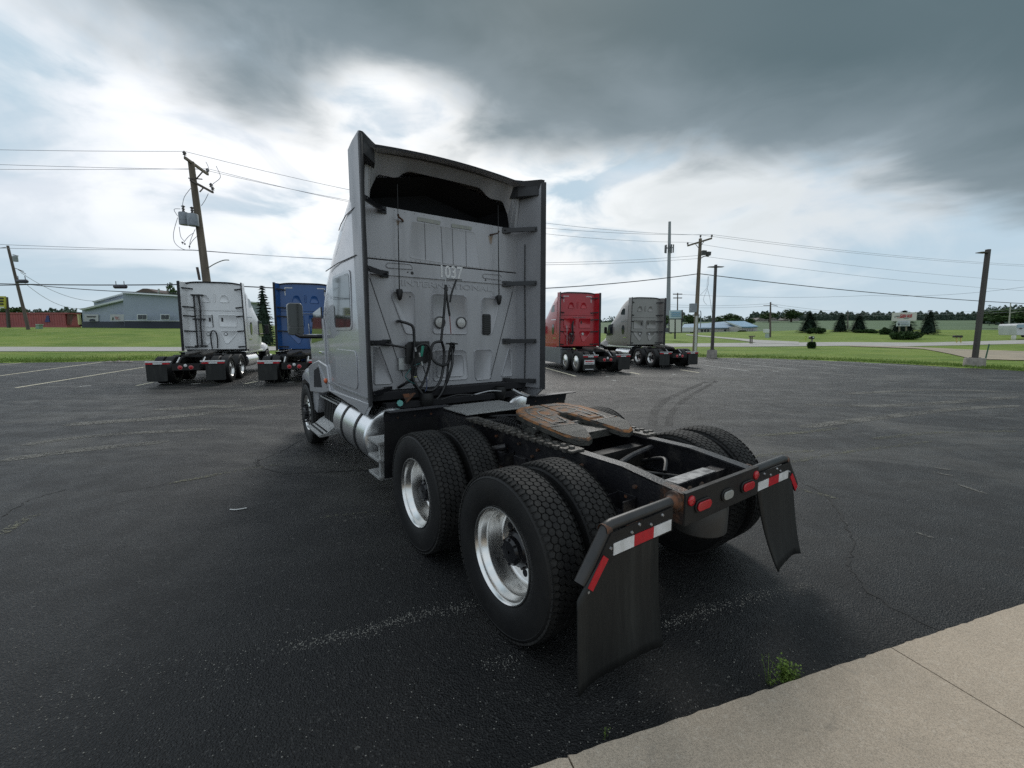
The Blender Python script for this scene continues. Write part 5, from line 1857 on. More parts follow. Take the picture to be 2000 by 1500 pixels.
# ------------------------------------------------------------------ vegetation
def leaf_mat(name, c1, c2, c3):
    m = bpy.data.materials.new(name)
    m.use_nodes = True
    t = NT(m.node_tree)
    b = m.node_tree.nodes['Principled BSDF']
    gi = t.n('ShaderNodeNewGeometry')
    v = t.n('ShaderNodeTexCoord').outputs['Object']
    c = t.mix(gi.outputs['Random Per Island'], c1, c2)
    c = t.mix(t.math('MULTIPLY', t.ramp(t.noise(v, 0.9, 3, 0.6), 0.4, 0.7), 0.6), c, c3)
    t.link(c, b.inputs['Base Color'])
    b.inputs['Roughness'].default_value = 0.75
    b.inputs['Specular IOR Level'].default_value = 0.2
    return m
M_LEAF = leaf_mat('tree_leaves', (0.030, 0.060, 0.018), (0.060, 0.105, 0.030), (0.045, 0.075, 0.030))
M_SPRUCE = leaf_mat('spruce_needles', (0.016, 0.032, 0.020), (0.034, 0.058, 0.036), (0.022, 0.042, 0.034))
M_BUSH = leaf_mat('bush_leaves', (0.018, 0.042, 0.014), (0.045, 0.080, 0.024), (0.030, 0.055, 0.018))
M_FARLEAF = leaf_mat('far_leaves_hazed', (0.034, 0.060, 0.045), (0.060, 0.090, 0.060), (0.045, 0.068, 0.062))  # bluish distance haze is put into the leaf colour
M_WEED = leaf_mat('weed_leaves', (0.10, 0.17, 0.035), (0.19, 0.27, 0.06), (0.08, 0.13, 0.03))
M_BLADE = leaf_mat('grass_blade', (0.08, 0.16, 0.024), (0.17, 0.25, 0.05), (0.20, 0.24, 0.07))
tag(part('grass_blades', GB_, M_BLADE), 'ragged green grass blades along the edge of the parking lot', 'grass', kind='stuff')
M_BARK = mat('bark', (0.075, 0.055, 0.040), 0.9, var=0.4, vscale=6)
def leaf_quads(mb, pts, size, r, flat=0.0):
    for p in pts:
        n = Vector((r.gauss(0, 1), r.gauss(0, 1), r.gauss(0, 1) + flat)).normalized()
        a = n.orthogonal().normalized()
        a.rotate(Matrix.Rotation(r.uniform(0, 6.28), 3, n))
        b = n.cross(a)
        s1, s2 = size * r.uniform(.6, 1.3), size * r.uniform(.35, .8)
        p = Vector(p)
        mb.add([p - a * s1, p + b * s2, p + a * s1, p - b * s2], [(0, 1, 2, 3)])
def crown_mesh(name, lumps, n, size, mt, seed):
    r = random.Random(seed)
    mb = MB()
    pts = []
    for _ in range(n):
        c, rad = r.choice(lumps)
        d = Vector((r.gauss(0, 1), r.gauss(0, 1), r.gauss(0, 1))).normalized() * (r.random() ** .35)
        pts.append((c[0] + d.x * rad[0], c[1] + d.y * rad[1], c[2] + d.z * rad[2]))
    leaf_quads(mb, pts, size, r)
    return mb.mesh(name, mt)
def round_lumps(seed, H=6.0, W=3.0, k=9):
    r = random.Random(seed)
    out = []
    for _ in range(k):
        a, q, h = r.uniform(0, 6.28), r.random() ** .6, r.uniform(.35, .85)
        out.append(((W * .62 * q * math.cos(a), W * .62 * q * math.sin(a), H * h), (W * r.uniform(.28, .45), W * r.uniform(.28, .45), H * r.uniform(.11, .18))))
    return out
CROWNS = [crown_mesh('crown', round_lumps(s), 1500, .26, M_LEAF, s) for s in (1, 2, 3)]
def spruce_mesh(seed, H=6.0, R=1.7):
    r = random.Random(seed)
    mb = MB()
    z = .35
    while z < H:
        t = z / H
        rad = R * (1 - t) ** .85 * r.uniform(.85, 1.1) + .06
        nb = max(5, int(15 * (1 - t) + 5))
        for k in range(nb):
            a = 2 * math.pi * k / nb + r.uniform(-.25, .25)
            L = rad * r.uniform(.75, 1.12)
            for j in range(13):
                q = (j + r.random()) / 13
                p = Vector((L * q * math.cos(a), L * q * math.sin(a), z - .22 * L * q + .10 * q * q * L + r.uniform(-.06, .06)))
                d = Vector((math.cos(a + r.uniform(-.7, .7)), math.sin(a + r.uniform(-.7, .7)), r.uniform(-.45, .1)))
                sd_ = Vector((-d.y, d.x, r.uniform(-.3, .3))).normalized()
                l = .34 * r.uniform(.6, 1.2)
                mb.add([p - d * l * .3, p + sd_ * .13, p + d * l, p - sd_ * .13], [(0, 1, 2, 3)])
        z += .20 + .10 * r.random()
    mb.tube([(0, 0, .35), (0, 0, H * .5), (0, 0, H * .97)], [R * .62, R * .36, .02], 9)
    return mb.mesh('crown', M_SPRUCE)
SPRUCES = [spruce_mesh(s) for s in (4, 5)]
def trunk_mesh(h, r0):
    mb = MB()
    mb.tube([(0, 0, -.3), (.03, .02, h * .5), (0, .04, h)], [r0, r0 * .75, r0 * .3], 8)
    return mb.mesh('trunk', M_BARK, smooth=60)
TRUNK = trunk_mesh(4.2, .20)
def limb_mesh():
    mb = MB()
    r = random.Random(9)
    for k in range(6):
        a = k * 1.05
        mb.tube([(0, 0, 1.8 + .3 * k), (.7 * math.cos(a), .7 * math.sin(a), 2.7 + .3 * k), (1.4 * math.cos(a), 1.4 * math.sin(a), 3.3 + .3 * k)], [.08, .05, .02], 5)
    return mb.mesh('limbs', M_BARK)
LIMBS = limb_mesh()
def tree(label, u, vbase, vtop, d, halfpx, kind='round', seed=0, group=None, name=None, z=None):
    b = at(u, vbase, d)
    h = at(u, vtop, d)[2] - b[2]
    w = halfpx * d / FPX
    zb = zt(b[0], b[1]) if z is None else z
    h += b[2] - zb
    T = thing(name or ('spruce_tree' if kind == 'spruce' else 'broadleaf_tree'), label, 'tree', (b[0], b[1], zb), seed * 1.7, group)
    if kind == 'spruce':
        c = obj('crown', SPRUCES[seed % 2], T)
        c.scale = (w / 1.7, w / 1.7, h / 6.0)
        t = obj('trunk', TRUNK, T)
        t.scale = (.7, .7, h / 6.0)
    else:
        c = obj('crown', CROWNS[seed % 3], T)
        c.scale = (w / 2.6, w / 2.6, h / 5.6)
        for nm, me in (('trunk', TRUNK), ('limbs', LIMBS)):
            t = obj(nm, me, T)
            t.scale = (w / 2.6, w / 2.6, h / 5.6)
            if nm == 'limbs':
                t['kind'] = 'stuff'
    return T
G_SP = 'spruces on the lawn by the road sign'
tree('wide dark spruce left of the paired narrow spruces on the lawn', 1580, 650, 610, 88, 24, 'spruce', 0, G_SP)
tree('narrow dark spruce, left one of the close pair on the lawn', 1641, 651, 611, 90, 17, 'spruce', 1, G_SP)
tree('narrow dark spruce, right one of the close pair on the lawn', 1676, 651, 612, 90, 19, 'spruce', 2, G_SP)
tree('dark spruce standing behind the white and red business sign', 1762, 652, 606, 84, 27, 'spruce', 3, G_SP)
tree('pointed dark spruce right of the white and red business sign', 1812, 653, 605, 80, 19, 'spruce', 4, G_SP)
tree('tall dark evergreen seen between the white and the blue truck', 520, 690, 556, 44, 24, 'spruce', 5, name='evergreen_tree')
tree('dark leafy tree poking above the grey metal building roof', 352, 640, 557, 95, 14, 'round', 1)
tree('big dark leafy tree left of the light pole on the far right', 1955, 641, 603, 120, 34, 'round', 2)
tree('big dark leafy tree at the right edge behind the trailer', 2010, 641, 594, 118, 40, 'round', 0)
tree('leafy tree behind the left end of the blue roofed building', 1350, 648, 617, 150, 24, 'round', 1)
tree('leafy tree behind the middle of the blue roofed building', 1422, 648, 613, 150, 30, 'round', 2)
tree('small leafy tree behind the right end of the blue roofed building', 1460, 648, 620, 155, 14, 'round', 0)
tree('round leafy tree on the rise right of the wooden pole', 1545, 630, 606, 215, 26, 'round', 1)
tree('round leafy tree on the rise left of the wooden pole', 1502, 630, 610, 215, 20, 'round', 2)
tree('dark leafy tree beside the yellow sign behind the red container', 22, 640, 596, 112, 24, 'round', 0)
tree('leafy tree behind the cell tower foot', 1300, 650, 617, 150, 18, 'round', 2)
def bush(label, u, vbase, vtop, d, halfpx, seed, group=None):
    b = at(u, vbase, d)
    zb = zt(b[0], b[1])
    h = at(u, vtop, d)[2] - zb
    w = halfpx * d / FPX
    r = random.Random(seed)
    lumps = [((w * r.uniform(-.65, .65), w * r.uniform(-.3, .3), h * r.uniform(.3, .6)), (w * r.uniform(.3, .45), w * r.uniform(.3, .45), h * r.uniform(.35, .42))) for _ in range(8)]
    T = thing('shrub', label, 'shrub', (b[0], b[1], zb), 0, group)
    obj('foliage', crown_mesh('foliage', lumps, 2200, .20, M_BUSH, seed), T)
    mb = MB()
    for k in range(5):
        mb.tube([(0, 0, -.1), (w * .1 * (k - 2), .05 * k, h * .5)], .03, 5)
    s = part('stems', mb, M_BARK, T)
    s['kind'] = 'stuff'
G_B = 'shrubs on the lawn across the road'
bush('rounded dark shrub in front of the wide spruce', 1594, 653, 640, 82, 19, 21, G_B)
bush('low dark shrub at the foot of the paired spruces', 1690, 653, 643, 84, 20, 22, G_B)
bush('large spreading shrub under the white and red business sign', 1764, 667, 646, 64, 33, 23, G_B)
bush('small green shrub left of the business sign', 1730, 652, 640, 78, 11, 24, G_B)
bush('low shrub against the front of the blue roofed building', 1450, 652, 646, 112, 8, 25, G_B)
# distant woods: one mass along the rise
def woods(name, u0, u1, d0, d1, v_top, v_base, n, size, seed, mt, label):
    r = random.Random(seed)
    mb = MB()
    us = np.linspace(u0, u1, 90)
    prof = np.cumsum([r.gauss(0, 1.2) for _ in us])
    prof = (prof - np.linspace(prof[0], prof[-1], len(us))) * .9
    pts = []
    for _ in range(n):
        u = r.uniform(u0, u1)
        d = r.uniform(d0, d1)
        top = v_top + float(np.interp(u, us, prof)) * .5 + 2.2 * math.sin(u * .23) + 1.5 * math.sin(u * .61 + 1)
        v = top + (v_base + 2 - top) * r.random() ** 1.15
        p = at(u, v, d)
        if p[2] > zt(p[0], p[1]) - .5:
            pts.append(p)
    leaf_quads(mb, pts, size, r)
    vs = []                       # the shaded inside of the wood, a lumpy core just below the canopy
    for u in np.linspace(u0, u1, 160):
        top = v_top + float(np.interp(u, us, prof)) * .5 + 2.2 * math.sin(u * .23) + 1.5 * math.sin(u * .61 + 1) + 2.5
        a, b = at(u, top, (d0 + d1) / 2), at(u, v_base + 3, (d0 + d1) / 2)
        b[2] = min(b[2], zt(b[0], b[1]) - .5)
        vs += [a + np.array([0, -3, -1.0]), a + np.array([0, 3, -1.0]), b + np.array([0, 4, 0]), b + np.array([0, -4, 0])]
    mb.add(vs, [(4 * i + k, 4 * i + (k + 1) % 4, 4 * i + 4 + (k + 1) % 4, 4 * i + 4 + k) for i in range(159) for k in range(4)])
    tag(part(name, mb, mt), label, 'woods', kind='stuff')
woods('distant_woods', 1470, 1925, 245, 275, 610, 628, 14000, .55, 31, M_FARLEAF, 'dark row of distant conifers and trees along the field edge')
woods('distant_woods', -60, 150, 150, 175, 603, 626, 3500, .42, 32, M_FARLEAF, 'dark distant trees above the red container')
woods('distant_woods', 1290, 1480, 240, 260, 618, 640, 3000, .55, 33, M_FARLEAF, 'haze tinted distant trees behind the blue roofed building')
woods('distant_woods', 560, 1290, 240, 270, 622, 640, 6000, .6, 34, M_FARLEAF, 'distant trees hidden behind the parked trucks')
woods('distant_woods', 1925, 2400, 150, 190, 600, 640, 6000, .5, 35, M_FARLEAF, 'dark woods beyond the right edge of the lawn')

# weeds along the curb
def weed(label, u, v, h, n, spread, seed, tall=0):
    b = gnd(u, v)
    T = thing('weed', label, 'weed', (b[0], b[1], 0))
    r = random.Random(seed)
    st, lf = MB(), MB()
    for k in range(n):
        a = r.uniform(0, 6.28)
        L = h * r.uniform(.55, 1.05) * (1.5 if k < tall else 1)
        q = spread * r.random()
        tip = Vector((q * math.cos(a), q * math.sin(a), L))
        st.tube([(tip.x * .15, tip.y * .15, -.01), (tip.x * .6, tip.y * .6, L * .6), tuple(tip)], [.0016, .0012, .0006], 4)
        m_ = 22 if k >= tall else 8
        for j in range(m_):
            t = .2 + .8 * (j + r.random()) / m_
            base = Vector((tip.x * (.15 + .85 * t), tip.y * (.15 + .85 * t), L * t))
            leaf_quads(lf, [base + Vector((r.gauss(0, .009), r.gauss(0, .009), r.gauss(0, .005)))], .0075 if k >= tall else .0045, r, .5)
    part('stems', st, M_WEED, T)['kind'] = 'stuff'
    part('leaves', lf, M_WEED, T)['kind'] = 'stuff'
weed('bushy green weed growing at the curb edge behind the right mud flap', 1533, 1333, .115, 30, .085, 41, 0)
weed('thin wispy weed stalks left of the bushy weed at the curb', 1500, 1336, .13, 5, .07, 42, 4)
weed('tiny grass sprig at the curb below the left mud flap', 1182, 1441, .04, 3, .02, 43, 3)
mb = MB()
mb.tube(smoothpath([tuple(gnd(449, 996) + np.array([0, 0, .006])), tuple(gnd(462, 996.5) + np.array([0, 0, .008])), tuple(gnd(482, 993) + np.array([0, 0, .006]))], 4), .006, 6)
tag(part('twig', mb, M_WHITEPLASTIC), 'thin pale stick lying on the asphalt left of the truck', 'stick')

# ------------------------------------------------------------------ poles, lamps and lines
M_WOOD = mat('weathered_pole_wood', (0.20, 0.165, 0.125), 0.9, vscale=4, col2=(0.13, 0.105, 0.08), bump=0.4, bscale=20, stretch=(1, 1, .08))
M_WOODDK = mat('dark_pole_wood', (0.13, 0.105, 0.095), 0.9, vscale=4, col2=(0.085, 0.07, 0.062), stretch=(1, 1, .08))
M_BRONZE = mat('bronze_lamp_metal', (0.055, 0.046, 0.042), 0.5, vscale=3, col2=(0.040, 0.034, 0.032))
M_WIRE = mat('wire_grey', (0.34, 0.34, 0.37), 0.4, 0.3)
M_CABLE = mat('cable_dark', (0.045, 0.045, 0.055), 0.5)
M_TRANSF = mat('transformer_grey', (0.30, 0.33, 0.36), 0.5, vscale=5, col2=(0.22, 0.24, 0.27))
M_INS = mat('insulator', (0.10, 0.09, 0.09), 0.3)
def local(T, p): return Vector(p) - T.location
def pole_thing(name, label, u0, v0, u1, v1, d, r0, r1, mt, cat='pole', d1=None, group=None):
    top, ref = Vector(at(u1, v1, d1 or d)), Vector(at(u0, v0, d))
    dr = (ref - top) / (ref.z - top.z)
    z = zt(ref.x, ref.y)
    b = ref + dr * (z - ref.z)
    b.z = zt(b.x, b.y)
    T = thing(name, label, cat, b, 0, group)
    mb = MB()
    n = 7
    mb.tube([(local(T, b).lerp(local(T, top), k / n)) - Vector((0, 0, .4 if k == 0 else 0)) for k in range(n + 1)], [r0 + (r1 - r0) * k / n for k in range(n + 1)], 14)
    part('pole', mb, mt, T, smooth=40)
    return T, top
def insulator(T, p, s=1.0):
    p = local(T, p)
    mb = MB()
    mb.lathe([(.02 * s, 0), (.02 * s, .06 * s), (.075 * s, .08 * s), (.05 * s, .13 * s), (.085 * s, .16 * s), (.04 * s, .24 * s), (.005, .25 * s)], tuple(p), 2, 10)
    part('insulator', mb, M_INS, T, smooth=40)
# big leaning wooden pole with transformers, left
D = 27.0
PL, ptop = pole_thing('utility_pole', 'leaning wooden utility pole with two grey transformers behind the white truck', 403, 545, 373, 316, D, .265, .165, M_WOOD)
zarm = at(372, 322, D)[2]
def at_z(u, v, z):
    r = ray(u, v)
    return EYE + r * ((z - CAMH) / r[2])
zA = at(372, 318, D)[2]
A0, A1 = at_z(361, 308, zA), at_z(406, 340.5, zA)
mb = MB()
mb.beam(local(PL, A0), local(PL, A1), .12, .14)
part('crossarm', mb, M_WOOD, PL)
zB = at(391, 366, D)[2]
B0, B1 = at_z(372, 352, zB), at_z(416, 376, zB)
mb = MB()
mb.beam(local(PL, B0), local(PL, B1), .10, .10)
part('crossarm', mb, M_WOODDK, PL)
for a, b in (((383, 350), (396, 335)), ((390, 375), (398, 366)), ((368, 348), (395, 350)), ((372, 352), (390, 362))):
    mb = MB()
    mb.beam(local(PL, at(*a, D - .25)), local(PL, at(*b, D - .25)), .05, .05)
    part('arm_brace', mb, M_WOODDK, PL)
for p in (A0, A1, B1, at_z(413, 370, zB)):
    insulator(PL, p + np.array([0, 0, .05]), 1.3)
for u0, u1, v0, v1, dd in ((350, 367, 412, 443, D - .2), (366.5, 385, 415, 445, D - .45)):
    c0, c1 = at((u0 + u1) / 2 + 1, v1 - 3, dd), at((u0 + u1) / 2, v0 + 3, dd)
    c0[:2] = c1[:2]
    mb = MB()
    q = local(PL, (c1[0], c1[1], 0))
    r_ = (u1 - u0) / 2 * dd / FPX
    za, zb_ = c0[2] - PL.location.z, c1[2] - PL.location.z
    mb.lathe([(.01, za), (r_ * .96, za + .02), (r_, za + .08), (r_, zb_ - .06), (r_ * .9, zb_), (.01, zb_ + .02)], (q.x, q.y, 0), 2, 20)
    tf_ = part('transformer', mb, M_TRANSF, PL, smooth=40)
    mb = MB()
    mb.lathe([(.05, zb_), (.08, zb_ + .08), (.05, zb_ + .14), (.09, zb_ + .2), (.05, zb_ + .28), (.11, zb_ + .36), (.02, zb_ + .42)], (q.x, q.y, 0), 2, 10)
    part('bushing', mb, M_INS, tf_, smooth=40)
for pts in ([(374, 366), (360, 385), (356, 405)], [(352, 408), (340, 409), (347, 422)], [(347, 425), (339, 455), (342, 475), (358, 487), (374, 488)], [(350, 443), (353, 462), (359, 470)], [(378, 455), (368, 462), (356, 477)], [(381, 448), (372, 470), (370, 486)],
            [(402, 316), (407, 327), (404, 335)], [(422, 324), (430, 342), (428, 350), (415, 360), (413, 368)], [(407, 378), (400, 392), (393, 402)], [(384, 462), (376, 470), (370, 480)]):
    mb = MB()
    mb.tube([local(PL, p) for p in smoothpath([at(*q, D - .5) for q in pts], 4)], .016, 5)
    part('jumper_wire', mb, M_WIRE, PL)
for q in ((356, 475), (361, 478), (370, 483)):
    mb = MB()
    mb.tube([local(PL, at(q[0], q[1] - 3, D - .5)), local(PL, at(*q, D - .5))], .04, 6)
    part('wire_end', mb, M_CABLE, PL)
mb = MB()
mb.tube([local(PL, p) for p in smoothpath([at(405, 524, D), at(420, 515, D - .5), at(436, 508.5, D - .8), at(447, 508, D - 1)], 4)], .03, 6)
part('lamp_arm', mb, M_STEEL, PL)
mb = MB()
mb.beam(local(PL, at(385, 522, D - .4)), local(PL, at(390, 547, D - .4)), .10, .10)
part('pole_stub', mb, M_WOODDK, PL)
# far left pole with a small flag-like transformer mount
PF, pf = pole_thing('utility_pole', 'thin dark wooden utility pole leaning left at the far left by the container', 55, 640, 15, 480, 60, .20, .14, M_WOODDK)
mb = MB()
mb.lathe([(.25, -.4), (.27, -.3), (.27, .3), (.2, .38)], tuple(local(PF, at(30, 505, 59.5))), 2, 12)
part('transformer', mb, M_TRANSF, PF, smooth=40)
mb = MB()
for a, b in (((12, 483), (-12, 486)), ((25, 497), (36, 500)), ((30, 524), (46, 530)), ((36, 527), (50, 535))):
    mb = MB()
    mb.tube([local(PF, at(*a, 60)), local(PF, at(*b, 59.5))], .045, 5)
    part('pole_bracket', mb, M_WOODDK, PF)
# middle wooden pole with crossarm, floodlights and meter box
D2 = 38.0
PM, pm = pole_thing('utility_pole', 'grey wooden utility pole with floodlights and meter box behind the taupe truck', 1358, 660, 1368, 466, D2, .20, .13, M_WOOD)
z2_ = at(1367, 473, D2)[2]
C0, C1 = at_z(1343, 480, z2_), at_z(1390, 465.5, z2_)
mb = MB()
mb.beam(local(PM, C0), local(PM, C1), .10, .12)
part('crossarm', mb, M_WOOD, PM)
for p in (C0, C1, np.array(pm)):
    insulator(PM, np.array(p) + np.array([0, 0, .03]), 1.1)
for a, b in (((1358, 476), (1364, 484)), ((1376, 470), (1369, 480))):
    mb = MB()
    mb.beam(local(PM, at(*a, D2 - .2)), local(PM, at(*b, D2 - .2)), .03, .04)
    part('arm_brace', mb, M_WOODDK, PM)
for u, v, w_ in ((1374, 494, 9), (1383, 496, 8)):
    c = local(PM, at(u, v, D2 - .4))
    s_ = w_ * D2 / FPX / 2
    mb = MB()
    mb.prism([(c.x - s_, c.z - s_), (c.x + s_, c.z - s_ * .8), (c.x + s_ * 1.1, c.z + s_ * .9), (c.x - s_ * .8, c.z + s_)], 1, c.y - .18, c.y + .12)
    part('floodlight', mb, mat('floodlight_dark', (0.04, 0.042, 0.04), 0.5), PM, bevel=.03)
mb = MB()
mb.tube([local(PM, p) for p in smoothpath([at(1366, 508, D2 - .2), at(1371, 503, D2 - .3), at(1378, 500, D2 - .4), at(1384, 501, D2 - .4)], 4)], .035, 6)
part('floodlight_arm', mb, M_WOODDK, PM)
c = local(PM, at(1353.5, 601.5, D2 - .3))
mb = MB()
mb.box(c.x - .29, c.x + .29, c.y - .15, c.y + .15, c.z - .38, c.z + .38)
part('meter_box', mb, M_TRANSF, PM, bevel=.03)
mb = MB()
mb.tube([local(PM, at(1360.5, 617, D2 - .25)), local(PM, at(1358, 692, D2 - .25))], .10, 8)
part('conduit', mb, mat('pale_conduit', (0.5, 0.5, 0.48), 0.5), PM)
mb = MB()
mb.tube([local(PM, p) for p in smoothpath([at(1367, 607, D2 - .2), at(1369, 612, D2 - .3), at(1368, 640, D2 - .3)], 4)], .035, 6)
part('conduit', mb, M_TRANSF, PM)
for pts in ([(1383, 540), (1381, 560), (1386, 580), (1391, 612)], [(1384, 540), (1384, 552), (1381, 562), (1368, 576)], [(1381, 565), (1374, 585), (1380, 595)]):
    mb = MB()
    mb.tube([local(PM, p) for p in smoothpath([at(*q, D2 - .6) for q in pts], 4)], .014, 4)
    part('loose_wire', mb, M_WIRE, PM)
# thinner poles further off
PW, pw = pole_thing('utility_pole', 'single thin wooden pole beside the white utility box on the lawn', 1504, 664, 1505, 590, 72, .17, .11, M_WOODDK)
for u in (1491, 1519):
    mb = MB()
    mb.tube([local(PW, at(1505, 597 if u < 1505 else 594, 72)), local(PW, at(u, 596.5 if u < 1505 else 598, 72))], .045, 5)
    part('lamp_arm', mb, M_WOODDK, PW)
PX, px_ = pole_thing('utility_pole', 'distant double crossarm power pole beside the cell tower', 1323, 630, 1323.5, 572, 170, .28, .2, M_WOODDK)
for v, h_ in ((574.5, 9), (582, 8.5)):
    mb = MB()
    mb.beam(local(PX, at(1323.5 - h_, v, 170)), local(PX, at(1323.5 + h_, v, 170)), .3, .35)
    part('crossarm', mb, M_WOODDK, PX)
PY, py_ = pole_thing('light_pole', 'slim pale light pole in front of the big trees on the right', 1970, 641, 1974, 592, 108, .16, .10, mat('pale_pole', (0.38, 0.37, 0.33), 0.6), 'lamp post')
mb = MB()
mb.tube([local(PY, at(1972, 612, 108)), local(PY, at(1985, 609, 108))], .07, 5)
part('lamp_arm', mb, MATS['pale_pole'], PY)
PZ, pz_ = pole_thing('utility_pole', 'faint thin pole rising behind the paired spruces', 1656, 650, 1656, 606, 130, .14, .10, M_WOODDK)
# cell tower
CT, ct = pole_thing('cell_tower', 'tall pale grey cell tower monopole with a ring of antennas', 1304.5, 650, 1308, 433, 190, 1.0, .55, mat('tower_grey', (0.26, 0.27, 0.29), 0.6), 'tower')
for k in range(9):
    a = 2 * math.pi * k / 9
    c = local(CT, at(1307.3, 486, 190))
    mb = MB()
    R0 = 1.7
    x, y = c.x + R0 * math.cos(a), c.y + R0 * math.sin(a)
    mb.box(x - .22, x + .22, y - .2, y + .2, c.z - 1.6, c.z + 1.6)
    part('antenna_panel', mb, mat('antenna_dark', (0.12, 0.12, 0.13), 0.6), CT)
    mb = MB()
    mb.beam((c.x, c.y, c.z + .4), (x, y, c.z + .4), .18, .18)
    part('antenna_arm', mb, MATS['antenna_dark'], CT)
# parking lot lamp posts on concrete bases
def lamp_post(label, ub, vb, ut, vt, heads, bw_, bh):
    b = Vector(gnd(ub, vb))
    b.z = 0
    d = b.y
    T = thing('lamp_post', label, 'lamp post', b, 0, 'parking lot lamp posts')
    mb = MB()
    mb.lathe([(bw_ * 1.06, -.1), (bw_ * 1.04, .02), (bw_, bh - .05), (bw_ * .95, bh), (.01, bh + .01)], (0, 0, 0), 2, 24)
    part('concrete_base', mb, M_CONCRETE, T, smooth=40)
    top = Vector(at(ut, vt, d)) - b
    mb = MB()
    n0 = Vector((0, 0, bh))
    dirv = (top - n0).normalized()
    vs = []
    for p, w_ in ((n0, .10), (top, .085)):
        for a, c in ((-1, -1), (1, -1), (1, 1), (-1, 1)):
            vs.append((p.x + a * w_, p.y + c * w_, p.z))
    mb.add(vs, [(3, 2, 1, 0), (4, 5, 6, 7), (0, 1, 5, 4), (1, 2, 6, 5), (2, 3, 7, 6), (3, 0, 4, 7)])
    part('pole', mb, M_BRONZE, T, bevel=.012)
    mb = MB()
    mb.box(-.17, .17, -.17, .17, bh, bh + .03)
    part('base_plate', mb, M_BRONZE, T)
    for dx_ in heads:
        mb = MB()
        x0, x1 = top.x + (.08 if dx_ > 0 else -.08), top.x + dx_
        z = top.z - .18
        mb.prism([(min(x0, x1), z - .02), (max(x0, x1), z - .02), (max(x0, x1), z + .04), (min(x0, x1), z + .04)] if 0 else [(x0, z - .03), (x1, z - .005), (x1, z + .03), (x0, z + .06)], 1, top.y - .16, top.y + .16)
        part('lamp_head', mb, M_BRONZE, T, bevel=.01)
lamp_post('dark lamp post with two flat heads on a concrete base near the taupe truck', 1390, 699, 1398, 517, (-.58, .58), .36, .62)
lamp_post('dark lamp post with one flat head on a concrete base at the right lot edge', 1902, 717, 1930, 487, (-.52,), .44, .52)

# overhead lines: each span run a thing
def line(name, label, pts, sag, r, mt, group='overhead lines', cases=()):
    T = thing(name, label, 'cable' if r > .02 else 'wire', tuple(pts[0]), 0, group)
    mb = MB()
    P = []
    for i in range(len(pts) - 1):
        a, b = np.array(pts[i], float), np.array(pts[i + 1], float)
        n = 18
        sg = sag[i] if isinstance(sag, (list, tuple)) else sag
        for k in range(n + (1 if i == len(pts) - 2 else 0)):
            t = k / n
            p = a + (b - a) * t
            p[2] -= 4 * sg * t * (1 - t)
            P.append(p)
    mb.tube([local(T, p) for p in P], r, 5)
    part('wire', mb, mt, T, smooth=60)
    for p, L in cases:
        q = local(T, p)
        mb = MB()
        mb.tube([q - Vector((L / 2, 0, 0)), q - Vector((L * .4, 0, 0)), q + Vector((L * .4, 0, 0)), q + Vector((L / 2, 0, 0))], [.05, .12, .12, .05], 10)
        part('splice_case', mb, M_CABLE, T, smooth=50)
        for s_ in (-.3, .3):
            mb = MB()
            mb.tube([q + Vector((s_ * L, 0, .1)), q + Vector((s_ * L, 0, .34))], .02, 4)
            part('case_hanger', mb, M_CABLE, T)
    return T
E1, E2, E3 = np.array(A0) + [0, 0, .35], np.array(A1) + [0, 0, .35], at(395, 331, D + 1)
F1, F2, F3 = np.array(C1) + [0, 0, .3], np.array(pm) + [0, 0, .3], np.array(C0) + [0, 0, .3]
line('power_line', 'topmost thin power line crossing to the left pole top', [at(-500, 276, 26), E1, F2, at(2300, 524, 62)], [.15, 1.0, 1.0], .012, M_WIRE)
line('power_line', 'second thin power line from the top at the left pole', [at(-500, 298, 27), E3, F1, at(2300, 520, 62)], [.15, 1.1, 1.0], .012, M_WIRE)
line('power_line', 'third thin power line from the top at the left pole', [at(-500, 322, 29), E2, F3, at(2300, 552, 62)], [.15, 1.1, 1.3], .012, M_WIRE)
line('power_line', 'thin secondary line crossing the left pole at its middle', [at(-500, 448, 30), at(376, 489, D), at(1364, 499, D2), at(2300, 578, 62)], [.2, .7, .9], .013, M_WIRE)
line('power_line', 'lower thin secondary line just under the middle one on the left pole', [at(-500, 466, 30), at(377, 488, D), at(1363, 505, D2)], [.2, .7], .013, M_WIRE)
line('telecom_cable', 'thick dark cable with black splice cases hung between the poles', [at(-500, 530, 30), at(402, 555, D), at(1365, 534.5, D2), at(2400, 598, 56)], [.35, .9, 1.05], .034, M_CABLE, cases=[(at(235, 560, 27.5), .85), (at(43, 549.5, 28), .75)])
line('telecom_cable', 'thinner dark cable running under the thick one on the left', [at(-500, 548, 30), at(60, 556, 28.5), at(402, 573, D)], [.2, .15], .024, M_CABLE)
line('service_drop', 'thin service wire sagging to the grey building', [at(45, 550, 60), at(180, 598, 72)], [1.6], .03, M_WIRE)
line('service_drop', 'second thin service wire sagging to the grey building', [at(40, 532, 60), at(232, 582, 72)], [1.8], .03, M_WIRE)
line('power_line', 'distant thin line crossing to the single thin pole', [at(1290, 594, 78), at(1505, 593, 72), at(1800, 610, 95), at(2200, 585, 80)], [.3, .8, .6], .02, M_WIRE)
line('power_line', 'lower distant thin line crossing to the single thin pole', [at(1290, 598, 78), at(1505, 597.5, 72), at(1800, 614, 95), at(2200, 590, 80)], [.3, .8, .6], .02, M_WIRE)
line('power_line', 'faint far line from the double crossarm pole', [at(1323, 574.5, 170), at(1700, 577, 180), at(2100, 545, 140)], [1.0, 2.0], .05, M_WIRE)

